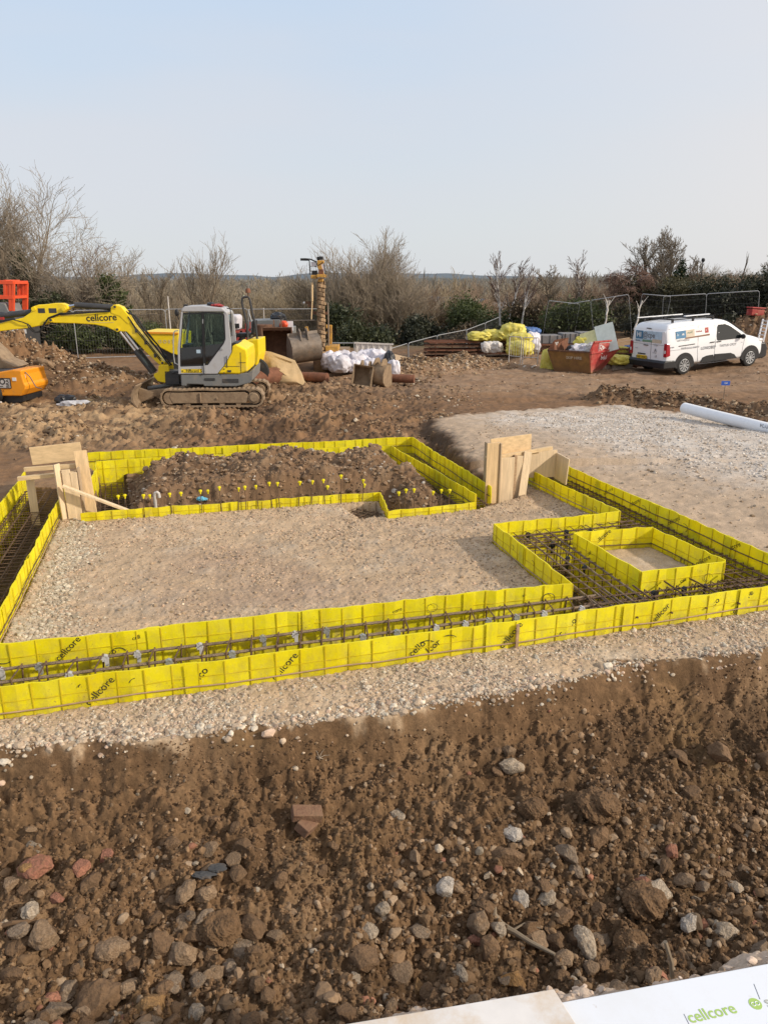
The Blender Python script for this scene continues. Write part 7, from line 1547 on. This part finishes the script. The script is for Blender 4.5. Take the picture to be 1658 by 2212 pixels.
def bush(loc, lumps, n, size, mt, label, name='bush', group=None, seed=0, stem=True, cat='bush'):
    vs, fs = leaf_cloud(lumps, n, size, seed+300); r = empty(name, loc, 0, label, cat, group)
    link('foliage', np_mesh('foliage', vs, fs, M[mt], link=False), r)
    if stem:
        mb = MB(); rs_ = random.Random(seed)
        for l in lumps[:6]: mb.tube([(rs_.uniform(-.1,.1)+l[0]*.3,l[1]*.3,-.2),(l[0]*.7,l[1]*.7,l[2]*.5),(l[0],l[1],l[2])],[.05,.035,.015],5)
        mb.build('stems', M['bark_dark'], r)
    return r
def rl(rs, n, sx, sy, z0, z1, r0, r1): return [(rs.uniform(-sx,sx),rs.uniform(-sy,sy),rs.uniform(z0,z1),rs.uniform(r0,r1),rs.uniform(r0,r1)*.8,rs.uniform(r0,r1)*.85) for _ in range(n)]
rt = random.Random(17)
def at_(u, v, Y): return V(u, v, Y)
def gz_(x, y): return H(x, y)
# --- left: the tall bare tree, ivy and understorey
p = at_(62,700,34.5); bare_tree((p.x,34.5,-.6),'tall bare many-limbed tree at the far left, half wrapped in ivy','bark',seed=3,height=V(62,400,34.5).z+.6,spread=.78,trunk=.17,levels=4,first=.10,nb=(11,7,6,4),stems=4,wig=.17,minr=.0085,up=.28,ratio=.66)
p = at_(-40,700,35.5); bare_tree((p.x,35.5,-.6),'bare tree leaning in from beyond the left edge','bark',seed=8,height=V(-40,420,35.5).z+.6,spread=.8,trunk=.15,levels=4,first=.15,nb=(10,7,6,4),stems=3,wig=.18,minr=.0085,ratio=.66)
p = at_(150,720,33.8); bare_tree((p.x,33.8,-.6),'bare tree spreading its low limbs right of the tall left tree','bark',seed=14,height=V(150,492,33.8).z+.6,spread=.9,trunk=.11,levels=4,first=.10,nb=(9,7,5,4),stems=3,wig=.20,minr=.008,lean=(.45,0),up=.18,ratio=.74)
bush((at_(45,640,34).x,34,0),[(0,0,.9,1.1,.8,1.2),(-.5,0,2.1,.8,.6,.9),(.15,.1,2.9,.55,.5,.8),(.5,0,1.7,.7,.6,.7),(.1,0,3.8,.4,.4,.6),(1.1,0,.9,.8,.6,.8)],9000,.062,'ivy','dark ivy climbing the trunk of the tall left tree','ivy',None,1,False,'ivy')
bush((at_(118,700,33.2).x,33.2,0),rl(rt,7,1.0,.4,.4,1.9,.5,.9),7500,.060,'ivy','ivy-covered thicket behind the outstretched stick','bush',None,2)
p = at_(246,690,33.4); bush((p.x,33.4,0),[(0,0,1.0,.75,.6,1.0),(.0,0,2.2,.62,.5,.75),(-.1,0,2.85,.45,.4,.4),(.35,0,1.5,.5,.5,.6)],9000,.055,'laurel','upright green ivy-clad stump tree left of the boom text','ivy_tree',None,3)
bush((at_(170,760,32).x,32,0),rl(rt,7,.8,.3,.3,1.2,.4,.6),5200,.05,'laurel','leafy green shrub behind the fence under the stick','shrub',None,4,True,'shrub')
bush((at_(285,755,32.4).x,32.4,0),rl(rt,8,1.1,.3,.2,1.1,.4,.7),6500,.05,'laurel','wide leafy shrub behind the fence under the boom text','shrub',None,5,True,'shrub')
p = at_(209,690,34.2); bare_tree((p.x,34.2,0),'slim pale birch between the tall left tree and the ivy stump','birch_bark','bark_red',None,'birch',0,seed=21,height=4.6,spread=.6,trunk=.055,levels=3,first=.35,nb=(10,6,5),wig=.14,minr=.007,droop=.25)
for u,v,Y,h_,sd_,lb_ in ((312,690,40,4.6,31,'scrubby bare tree standing over the boom'),(430,690,36,4.9,33,'pair of thin straight stems left of the excavator cab'),(448,690,36.5,4.2,34,'spindly bare sapling above the cab roof'),(395,690,42,3.6,36,'low bare tree between the boom and the two thin stems'),(345,690,38,3.8,37,'bare tree just right of the scrubby one over the boom')):
    p = at_(u,v,Y); bare_tree((p.x,Y,gz_(p.x,Y)-.2),lb_,'bark',None,None,'bare_tree',0,seed=sd_,height=h_+max(0,-gz_(p.x,Y)),spread=.55,trunk=.06,levels=3,first=.3,nb=(11,7,6),wig=.16,minr=.008,stems=2)
# --- centre: clump of tall grey trees above evergreen scrub
for u,Y,vt_,sd_,st_,lb_ in ((740,40,545,41,3,'grey bare tree just right of the rig head'),(795,41,530,42,3,'bare tree in the middle of the central clump'),(862,40,523,43,3,'fullest rounded bare tree at the right of the central clump'),(700,42,580,44,2,'smaller bare tree behind the drilling rig'),(828,43,548,45,3,'bare tree at the back of the central clump')):
    x_ = at_(u,700,Y).x; bare_tree((x_,Y,-2.6),lb_,'bark','twig_pale',None,'bare_tree',rt.uniform(0,6),seed=sd_,height=V(u,vt_,Y).z+2.6,spread=.68,trunk=.12,levels=4,first=.28,nb=(9,7,6,4),wig=.15,minr=.009,up=.34,stems=st_+1,ratio=.66)
for u,v,Y,n_,sx_,z0,z1,mt_,lb_ in ((770,760,36,7000,1.4,-.3,.85,'ivy','dark evergreen scrub behind the white sacks'),(860,745,37,9000,1.5,-.2,1.0,'dark_hedge','deep shaded bramble bank right of the white sacks'),(735,690,38,3500,.7,.3,1.5,'ivy','ivy-hung tree foot behind the rig mast'),(930,740,38,6000,1.5,-.2,.8,'dark_hedge','dark bramble slope above the sloping fence')):
    x_ = at_(u,v,Y).x; bush((x_,Y,0),rl(rt,9,sx_,.4,z0,z1,.5,.9),n_,.065,mt_,lb_,'bush',None,int(u))
# --- brown thicket trees rising behind (individually countable stems)
thick = [tree_mesh(seed=60+i,height=6.5,spread=.75,trunk=.09,levels=3,first=.15,nb=(14,9,7),wig=.2,minr=.011,stems=3,ratio=.6) for i in range(5)]
tmesh = [(mesh_of('trunk',t[0],t[1],M['bark']),mesh_of('crown',t[2],t[3],M['thicket_twig'])) for t in thick]
tmesh2 = [(mesh_of('trunk',t[0],t[1],M['bark_red']),mesh_of('crown',t[2],t[3],M['thicket_red'])) for t in thick]
def thicket(x, Y, z, s, kind, label, group, rz):
    r = empty('thicket_tree',(x,Y,z),rz,label,'tree',group); k = rt.randrange(5); a,b = (tmesh2 if kind else tmesh)[k]
    link('trunk',a,r); link('crown',b,r); r.scale = (s*1.1,s*1.1,s); return r
for i in range(26):
    u = 660+i*13.5+rt.uniform(-6,6); Y = rt.uniform(41,48); top = 622+rt.uniform(-12,26)+(18 if u>930 else 0); x_ = at_(u,700,Y).x; zt_ = V(u,top,Y).z; zg = -4.5
    thicket(x_,Y,zg,(zt_-zg)/6.5,u>910,'brown bare thicket tree behind the central clump','brown thicket trees behind the central clump',rt.uniform(0,6))
for i in range(26):
    u = 255+i*16+rt.uniform(-6,6); Y = rt.uniform(46,56); top = 652+rt.uniform(-14,20); x_ = at_(u,700,Y).x; zt_ = V(u,top,Y).z; zg = -5.5
    thicket(x_,Y,zg,(zt_-zg)/6.6,0,'low bare thicket tree beyond the excavator and dumper','low thicket trees beyond the excavator',rt.uniform(0,6))
for i in range(34):
    u = 1000+i*20+rt.uniform(-8,8); Y = rt.uniform(44,52); top = 622+rt.uniform(-16,22); x_ = at_(u,690,Y).x; zt_ = V(u,top,Y).z; zg = gz_(x_,Y)-.5
    thicket(x_,Y,zg,(zt_-zg)/6.6,1,'reddish bare thicket tree beyond the right-hand fence','reddish thicket trees on the right',rt.uniform(0,6))
for i in range(22):
    u = 1470+i*10+rt.uniform(-6,6); Y = rt.uniform(37,43); top = 590+rt.uniform(-12,26); x_ = at_(u,690,Y).x; zt_ = V(u,top,Y).z; zg = gz_(x_,Y)-.3
    thicket(x_,Y,zg,(zt_-zg)/6.6,i%2,'bare hedge tree at far right behind the van bonnet','bare hedge trees at far right',rt.uniform(0,6))
# --- right: birches, small trees, conifer, hedges
def bt(u, vtop, Y, label, **kw):
    x_ = at_(u,690,Y).x; zg = gz_(x_,Y)-.1; zt_ = V(u,vtop,Y).z; kw['height'] = (zt_-zg)*kw.pop('hf',1.0); return bare_tree((x_,Y,zg),label,**kw)
bt(1086,545,40,'slender white-stemmed birch farthest left of the birches','' or 'birch_bark','bark_red' and None) if False else None
def birch(u, vt, Y, label, sd_, stems=2, sp=.55, tr=.07, bm='birch_bark', tw='bark_red', dr=.35, rto=.42): return bt(u,vt,Y,label,barkm=bm,twigm=tw,name='birch',seed=sd_,spread=sp,trunk=tr,levels=3,first=.38,nb=(15,8,7),wig=.13,minr=.0085,droop=dr,stems=stems,ratio=rto)
birch(1094,548,37,'slender twin-stemmed birch left of the bungalow ladder',71,2); birch(1128,575,36,'thin pale birch trunk right of the bungalow ladder',72,1,.4,.06); birch(1250,545,38,'tall narrow birch above the green domed bush',73,1)
bt(1183,575,37,'small round-headed bare tree between the birches',barkm='bark',name='bare_tree',seed=75,spread=.85,trunk=.09,levels=4,first=.35,nb=(11,7,6,4),wig=.22,minr=.009,ratio=.5)
bt(1232,610,36,'low dark twiggy tree beside the narrow birch',barkm='bark_dark',name='bare_tree',seed=76,spread=.95,trunk=.08,levels=4,first=.3,nb=(11,7,6,4),wig=.24,minr=.009,ratio=.5)
bt(1352,575,36,'weeping tree with reddish drooping twigs behind the skip',barkm='birch_bark',twigm='bark_red',name='weeping_tree',seed=78,spread=1.25,trunk=.10,levels=4,first=.45,nb=(12,9,8,5),wig=.22,minr=.0095,droop=.75,up=.15,ratio=.62)
bt(1392,512,40,'large bare tree with open crown behind the van, left half',barkm='bark',name='bare_tree',seed=81,spread=.85,trunk=.14,levels=4,first=.25,nb=(11,7,6,5),wig=.2,minr=.0105,stems=2,ratio=.55,hf=1.0)
bt(1442,500,39,'large bare tree above the van roof, its right half',barkm='bark',name='bare_tree',seed=82,spread=.8,trunk=.13,levels=4,first=.25,nb=(11,7,6,5),wig=.18,minr=.0105,stems=2,ratio=.52,hf=1.0)
bt(1577,545,40,'lone thin pole-like tree at far right',barkm='bark_dark',name='bare_tree',seed=84,spread=.35,trunk=.06,levels=2,first=.3,nb=(12,6),wig=.08,minr=.008,ratio=.2)
bt(1650,560,38,'bare tree cut by the right edge',barkm='bark',name='bare_tree',seed=85,spread=.8,trunk=.09,levels=4,first=.2,nb=(11,7,6,4),wig=.2,minr=.009,stems=2,ratio=.55)
# striped leaning birch stems in front of the fence
for k,(c0,c1) in enumerate((((95,755),(25,1060)),((415,760),(335,1045)),((75,760),(60,900)))):
    a = f5(*c1,31.0); b = f5(*c0,31.2); mb = MB(); mb.tube([a,a+(b-a)*.35+Vector((.04,0,0)),a+(b-a)*.7+Vector((-.03,0,.0)),b],[.035,.034,.03,.022],8)
    for j in range(3): q = a+(b-a)*(.55+.15*j); mb.tube([q,q+Vector((rt.uniform(-.25,.3),0,.35))],[.015,.006],4)
    yard('birch',mb,'birch_bark',(0,0,0),['leaning white birch stem above the foam board','leaning white birch stem just left of the van','short white birch stem crossing the leaning one'][k],'tree',smooth=True)
for k,(c,y0) in enumerate((((1095,300),31.4),((1220,40),31.2))):
    pass
# conifer
x_ = at_(1462,660,37).x; zg = gz_(x_,37); zt_ = V(1462,566,37).z; hh = zt_-zg; lum = []
for i in range(13): t = i/12; rr = (1-t)*.95+.16; lum += [(rt.uniform(-.3,.3)*(1-t),0,hh*(.12+.86*t),rr*rt.uniform(.55,1),rr*.8,.34)]
vs, fs = leaf_cloud(lum, 9000, .055, 501); r = empty('conifer',(x_,37,zg),0,'dark pointed conifer above the van roof','tree'); link('crown',np_mesh('crown',vs,fs,M['conifer'],link=False),r); mb = MB(); mb.tube([(0,0,-.2),(0,0,hh*.5),(0,0,hh*.97)],[.12,.07,.015],7); mb.build('trunk',M['bark_dark'],r)
# hedges and bushes
mat_leaf('olive',(.035,.035,.016),(.13,.115,.055))
def hb(u, v, Y, n_, lum, size, mt_, label, name='bush', cat='bush'):
    x_ = at_(u,v,Y).x; bush((x_,Y,gz_(x_,Y)),lum,n_,size,mt_,label,name,None,int(u+v),True,cat)
hb(1050,690,38,9000,rl(rt,12,1.6,.6,.2,1.3,.5,.9),.06,'laurel','bright green laurel hedge in front of the bungalow','hedge','hedge'); hb(990,665,41,6000,rl(rt,8,1.0,.5,.6,1.9,.6,.9),.06,'laurel','green bush left of the bungalow roof'); hb(1010,700,37,4000,rl(rt,7,1.1,.4,.1,.7,.4,.6),.05,'dead_leaf','dead brown bramble below the bungalow hedge')
hb(1238,700,34.5,9500,[(0,0,.75,1.5,.9,.75),(-.7,0,.6,.8,.7,.6),(.7,0,.65,.9,.7,.6),(.1,0,1.15,.9,.7,.4)],.052,'laurel','rounded green bush behind the grey crates'); hb(1130,705,35,4500,rl(rt,8,1.1,.4,.1,.6,.35,.6),.05,'dark_hedge','low dark hedge between the laurel hedge and the rounded bush','hedge','hedge')
hb(1170,690,36.5,5000,rl(rt,8,1.5,.4,.3,1.2,.4,.6),.05,'dead_leaf','brown leafy hedge behind the birch trunks','hedge','hedge')
hb(1340,700,35,7500,rl(rt,12,1.9,.4,.2,1.0,.4,.65),.055,'olive','dark hedge behind the skip boards','hedge','hedge'); hb(1420,660,36,8000,rl(rt,12,1.6,.5,.6,1.8,.5,.8),.055,'olive','olive ivy bank beyond the fence at the rear of the van','hedge','hedge'); hb(1500,665,35.5,9000,rl(rt,12,1.5,.5,.5,1.9,.5,.8),.055,'olive','olive green bank beyond the fence over the van roof','hedge','hedge')
hb(1590,680,34.3,9000,rl(rt,16,1.7,.5,.2,2.2,.5,.85),.055,'dark_hedge','tall near-black hedge beyond the van bonnet','hedge','hedge'); hb(1650,660,34,9000,rl(rt,14,1.2,.5,.2,2.7,.5,.85),.055,'dark_hedge','tall near-black hedge at the right edge','hedge','hedge'); hb(1470,705,33.6,8000,rl(rt,14,2.4,.3,.0,.8,.35,.6),.05,'dark_hedge','dark undergrowth at the fence foot behind the van','bush')
hb(985,655,60,3500,[(0,0,2,.9,.8,1.2),(0,0,3.4,.7,.6,1.0),(0,0,4.6,.4,.4,.8)],.10,'conifer','distant dark evergreen left of the bungalow','tree','tree')
# --- bungalow roof in the valley
ra = V(985,672,60); bgw = empty('bungalow',(V(1060,680,60).x,62,-6),0,'bungalow with slate roof showing over the green hedge','house'); f7 = cropper(940,700,4.145,60)
def LBw(cx,cy): q = f7(cx,cy)-bgw.location; return q.x,q.z
mb = MB(); e0_ = LBw(985,330); e1_ = LBw(1700,330); r0_ = LBw(985,205); r1_ = LBw(1240,235)
mb.add([(e0_[0]-2,0,e0_[1]),(r1_[0]-2.3,0,e0_[1]-.05),(r1_[0],3.2,r1_[1]+.15),(r0_[0]-3,3.2,r0_[1]+.2)],[(0,1,2,3)]); mb.build('slate_roof',M['slate'],bgw)
mb = MB(); mb.add([(r1_[0]-2.3,0,e0_[1]-.05),(e1_[0]-.5,0,e1_[1]-.05),(r1_[0],3.2,r1_[1]+.15)],[(0,1,2)]); mb.build('gable_roof',M['roof_edge'],bgw)
mb = MB(); mb.box(((e0_[0]+e1_[0])/2-.5,3.2,e0_[1]/2-.1),(e1_[0]-e0_[0],6.2,e0_[1]-.02)); mb.build('wall',M['brick'],bgw)
mb = MB(); mb.beam((e0_[0]-2,-.06,e0_[1]-.05),(e1_[0],-.06,e1_[1]-.05),.15,.18); mb.build('gutter',M['pale_ink'],bgw)
a = f7(1275,350,57); b = f7(1275,235,57); mb = MB()
for dx in (-.45,.45): mb.beam((a.x+dx,57,a.z),(b.x+dx,57,b.z),.16,.1,(0,1,0))
for k in range(4): z = a.z+(b.z-a.z)*(k+.1)/3.4; mb.beam((a.x-.45,57,z),(a.x+.45,57,z),.1,.16)
mb.beam((a.x,57,a.z-5),(a.x,57,a.z),.1,.1,(0,1,0)); yard('white_ladder',mb,'white_plastic',(0,0,0),'white ladder-like frame against the bungalow roof','ladder')
mb = MB(); a = f7(1400,275,56); b = f7(1520,325,56); c_ = f7(1650,330,56); mb.tube([a,b,c_],.09,6); yard('pale_roof_rail',mb,'pale_ink',(0,0,0),'pale sloping rail at the right of the bungalow','rail',smooth=True)
# lamp posts
def post(u, v0, v1, Y, label, head=0, mt='galvanised', r=.045):
    a = V(u,v1,Y); b = V(u,v0,Y); rt_ = empty('lamp_post',(a.x,Y,a.z-1.5),0,label,'post'); h_ = b.z-a.z+1.5; mb = MB(); mb.tube([(0,0,0),(0,0,h_)],[r,r*.8],7); mb.build('pole',M[mt],rt_,True)
    if head==1:
        mb = MB(); mb.beam((-.9,0,h_-.1),(.9,0,h_-.1),.08,.08); 
        for x in (-.85,-.3,.3,.85): mb.box((x,0,h_),(.3,.2,.14))
        mb.build('lamp_head',M[mt],rt_)
    if head==2:
        mb = MB(); mb.blob((0,0,h_),.09,.09,.10,2,0); mb.build('lamp_head',M['black_plastic'],rt_)
    return rt_
post(997,648,700,45,'lamp post with a bar of lamps before the bungalow hedge',1,'pale_bag'); post(1508,562,640,38,'thin dark pole with round head above the van',2,'dark_paint',.03); post(1003,604,640,70,'distant bare pole beyond the bungalow',0,'bark_dark',.08); post(571,665,702,34,'short pale stake behind the dumper roll bar',0,'pale_bag',.03); post(366,640,680,33,'pale stake standing up behind the boom',0,'pale_bag',.03)
mb = MB(); a = V(480,694,36); b = V(680,692,36); mb.tube([a,b],.03,6); yard('hand_rail',mb,'worn_steel',(0,0,0),'long dark rail running behind the dumper and the rig','rail',smooth=True)
# ---------- far woodland and hills ----------
far = [tree_mesh(seed=90+i,height=9,spread=.7,trunk=.13,levels=3,first=.2,nb=(12,7,6),wig=.18,minr=.022,stems=2,ratio=.5) for i in range(4)]
fmesh = [(mesh_of('trunk',t[0],t[1],M['twig_hazy']),mesh_of('crown',t[2],t[3],M['twig_hazy'])) for t in far]
for i in range(190):
    Y = 58+80*(i/190)**1.1; u = rt.uniform(160,1560); x_ = V(u,650,Y).x; top = 3-(V(829,rt.uniform(612,640),Y).z*-1+3); zt_ = V(u,rt.uniform(594,634),Y).z; zg = gz_(x_,Y)-.3
    if zt_-zg < 2.5: continue
    r = empty('woodland_tree',(x_,Y,zg),rt.uniform(0,6),'bare brown tree in the valley woodland','tree','bare trees in the valley woodland'); a,b = fmesh[rt.randrange(4)]; link('trunk',a,r); link('crown',b,r); s_ = (zt_-zg)/9.2; r.scale = (s_*1.15,s_*1.15,s_)
def canopy(name, y0, y1, n, zoff, size, mt_, label, seed, deep=4.5):
    rs_ = np.random.default_rng(seed); y = y0*(y1/y0)**rs_.random(n); x = rs_.uniform(-1,1,n)*y*.85
    z = zoff(x,y)-np.abs(rs_.normal(0,1,n))*np.minimum(deep,y*.025)
    a = rs_.normal(size=(n,3))*np.array((.42,.42,1)); a /= np.linalg.norm(a,axis=1)[:,None]; b = np.cross(a,rs_.normal(size=(n,3))); b /= np.linalg.norm(b,axis=1)[:,None]
    s = (size*y/80*rs_.lognormal(0,.4,n))[:,None]; p = np.stack([x,y,z],1); vs = np.stack([p-a*s,p+b*s*.085,p+a*s,p-b*s*.085],1).reshape(-1,3); fs = np.arange(n*4).reshape(-1,4)
    return tag(np_mesh(name,vs,fs,M[mt_]),label,'woodland',kind='stuff')
def mat_wood(name, c0, c1, sc):
    m, nt, N, L, B = nodes_of(name); g = N.new('ShaderNodeNewGeometry'); n = N.new('ShaderNodeTexNoise'); n.inputs['Scale'].default_value = sc; n.inputs['Detail'].default_value = 5; L.new(g.outputs['Position'], n.inputs['Vector'])
    r = N.new('ShaderNodeValToRGB'); r.color_ramp.elements[0].position = .35; r.color_ramp.elements[1].position = .65; r.color_ramp.elements[0].color = (*c0,1); r.color_ramp.elements[1].color = (*c1,1); L.new(n.outputs[0], r.inputs[0])
    B.inputs['Roughness'].default_value = 1; B.inputs['Specular IOR Level'].default_value = 0; L.new(r.outputs[0], B.inputs['Base Color'])
    t = N.new('ShaderNodeBsdfTranslucent'); L.new(r.outputs[0], t.inputs[0]); mx = N.new('ShaderNodeMixShader'); mx.inputs[0].default_value = .35; L.new(B.outputs[0], mx.inputs[1]); L.new(t.outputs[0], mx.inputs[2]); L.new(mx.outputs[0], N['Material Output'].inputs[0]); M[name] = m
mat_wood('wood_brown',(.17,.125,.075),(.29,.225,.13),.12); mat_wood('wood_far',(.22,.20,.17),(.29,.27,.24),.03); mat_wood('scrub',(.17,.12,.07),(.32,.25,.14),.35)  # distance haze is put into the wood colours, greyest in the far one
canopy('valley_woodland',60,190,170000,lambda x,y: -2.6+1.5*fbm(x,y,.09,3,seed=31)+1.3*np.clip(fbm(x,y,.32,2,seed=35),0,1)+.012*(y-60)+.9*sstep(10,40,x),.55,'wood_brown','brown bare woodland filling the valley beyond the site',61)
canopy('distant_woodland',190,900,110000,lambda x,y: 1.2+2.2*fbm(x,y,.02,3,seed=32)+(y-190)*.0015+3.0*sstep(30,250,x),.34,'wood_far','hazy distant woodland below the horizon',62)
canopy('scrub_bank',37,58,110000,lambda x,y: -1.6-(y-37)*.05+1.2*fbm(x,y,.25,3,seed=33)+1.6*sstep(7,16,x),.42,'scrub','brown scrub on the slope just beyond the fences',63)
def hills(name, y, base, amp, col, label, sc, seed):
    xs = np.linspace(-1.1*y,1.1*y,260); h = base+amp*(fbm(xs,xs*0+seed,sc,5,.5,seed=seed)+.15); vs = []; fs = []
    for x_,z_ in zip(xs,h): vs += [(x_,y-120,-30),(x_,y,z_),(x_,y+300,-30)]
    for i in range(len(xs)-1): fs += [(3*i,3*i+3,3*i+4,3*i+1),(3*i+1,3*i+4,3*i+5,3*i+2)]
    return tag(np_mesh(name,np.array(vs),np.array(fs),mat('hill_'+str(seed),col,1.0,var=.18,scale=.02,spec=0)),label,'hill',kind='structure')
hills('hills',1150,10,11,(.155,.185,.215),'low blue-grey hills along the horizon',.0035,5)  # blue-grey base colour carries the aerial haze, in both hill lines
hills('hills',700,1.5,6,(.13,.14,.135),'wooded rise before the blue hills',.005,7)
for u,v in ((1143,708),(1418,0)): pass
# ---------- camera, sky, sun ----------
cam = bpy.data.cameras.new('camera'); co = bpy.data.objects.new('camera', cam); COL.objects.link(co)
cam.sensor_fit = 'VERTICAL'; cam.sensor_height = 36; cam.sensor_width = 27; cam.lens = 1850/2561*36; cam.clip_start = .05; cam.clip_end = 9000
co.location = (0,0,CAMZ); co.rotation_euler = (math.pi/2-PITCH,0,0); SC.camera = co
w = bpy.data.worlds.new('World'); SC.world = w; w.use_nodes = True; nt = w.node_tree; N = nt.nodes; L = nt.links
bg = N['Background']; bg.inputs['Strength'].default_value = 1.0
sky = N.new('ShaderNodeTexSky'); sky.sky_type = 'NISHITA'; sky.sun_disc = False; sky.sun_elevation = SUN_EL; sky.sun_rotation = SUN_AZ; sky.dust_density = 3.0; sky.air_density = 1.0; sky.altitude = 60
sc_ = N.new('ShaderNodeVectorMath'); sc_.operation = 'SCALE'; sc_.inputs['Scale'].default_value = .085; L.new(sky.outputs[0], sc_.inputs[0])
tc = N.new('ShaderNodeTexCoord'); sx_ = N.new('ShaderNodeSeparateXYZ'); L.new(tc.outputs['Generated'], sx_.inputs[0])
rp = N.new('ShaderNodeValToRGB'); e = rp.color_ramp.elements
e[0].position = 0.0; e[0].color = (.80,.825,.84,1); e[1].position = .75; e[1].color = (.50,.67,.94,1)
k = rp.color_ramp.elements.new(.08); k.color = (.77,.82,.86,1); k = rp.color_ramp.elements.new(.22); k.color = (.68,.79,.93,1); k = rp.color_ramp.elements.new(.42); k.color = (.61,.76,.97,1)
L.new(sx_.outputs['Z'], rp.inputs[0])
# veil of thin high cloud
mp = N.new('ShaderNodeMapping'); mp.inputs['Scale'].default_value = (1,1.2,4.5); L.new(tc.outputs['Generated'], mp.inputs[0])
no = N.new('ShaderNodeTexNoise'); no.inputs['Scale'].default_value = 1.6; no.inputs['Detail'].default_value = 4; no.inputs['Roughness'].default_value = .45; L.new(mp.outputs[0], no.inputs['Vector'])
cr = N.new('ShaderNodeMapRange'); cr.inputs['From Min'].default_value = .40; cr.inputs['From Max'].default_value = .68; cr.inputs['To Max'].default_value = .75; L.new(no.outputs[0], cr.inputs[0])
m1 = N.new('ShaderNodeMixRGB'); m1.inputs[2].default_value = (.78,.80,.86,1); L.new(cr.outputs[0], m1.inputs[0]); L.new(rp.outputs[0], m1.inputs[1])
# warm brightening toward the sun
gl = N.new('ShaderNodeVectorMath'); gl.operation = 'DOT_PRODUCT'; gl.inputs[1].default_value = (math.sin(SUN_AZ)*math.cos(.25), math.cos(SUN_AZ)*math.cos(.25), math.sin(.25)); L.new(tc.outputs['Generated'], gl.inputs[0])
gr_ = N.new('ShaderNodeMapRange'); gr_.inputs['From Min'].default_value = -.30; gr_.inputs['From Max'].default_value = .75; gr_.inputs['To Max'].default_value = 1.0; gr_.interpolation_type = 'SMOOTHSTEP'; L.new(gl.outputs['Value'], gr_.inputs[0])
m2 = N.new('ShaderNodeMixRGB'); m2.inputs[2].default_value = (1.0,.92,.87,1); L.new(gr_.outputs[0], m2.inputs[0]); L.new(m1.outputs[0], m2.inputs[1])
m3 = N.new('ShaderNodeMixRGB'); m3.inputs[0].default_value = .86; L.new(sc_.outputs[0], m3.inputs[1]); L.new(m2.outputs[0], m3.inputs[2])
L.new(m3.outputs[0], bg.inputs['Color'])
sun = bpy.data.lights.new('sun','SUN'); sun.energy = 3.8; sun.angle = math.radians(2.5); sun.color = (1.0,.90,.76)
so = bpy.data.objects.new('sun', sun); COL.objects.link(so)
sd = Vector((math.sin(SUN_AZ)*math.cos(SUN_EL), math.cos(SUN_AZ)*math.cos(SUN_EL), math.sin(SUN_EL)))
so.rotation_euler = sd.to_track_quat('Z','Y').to_euler(); so.location = (20,-5,20)
SC.render.engine = 'CYCLES'; SC.view_settings.view_transform = 'Standard'; SC.view_settings.look = 'None'; SC.view_settings.exposure = 0; SC.view_settings.gamma = 1
SC.cycles.max_bounces = 6; SC.cycles.diffuse_bounces = 3; SC.cycles.transparent_max_bounces = 12
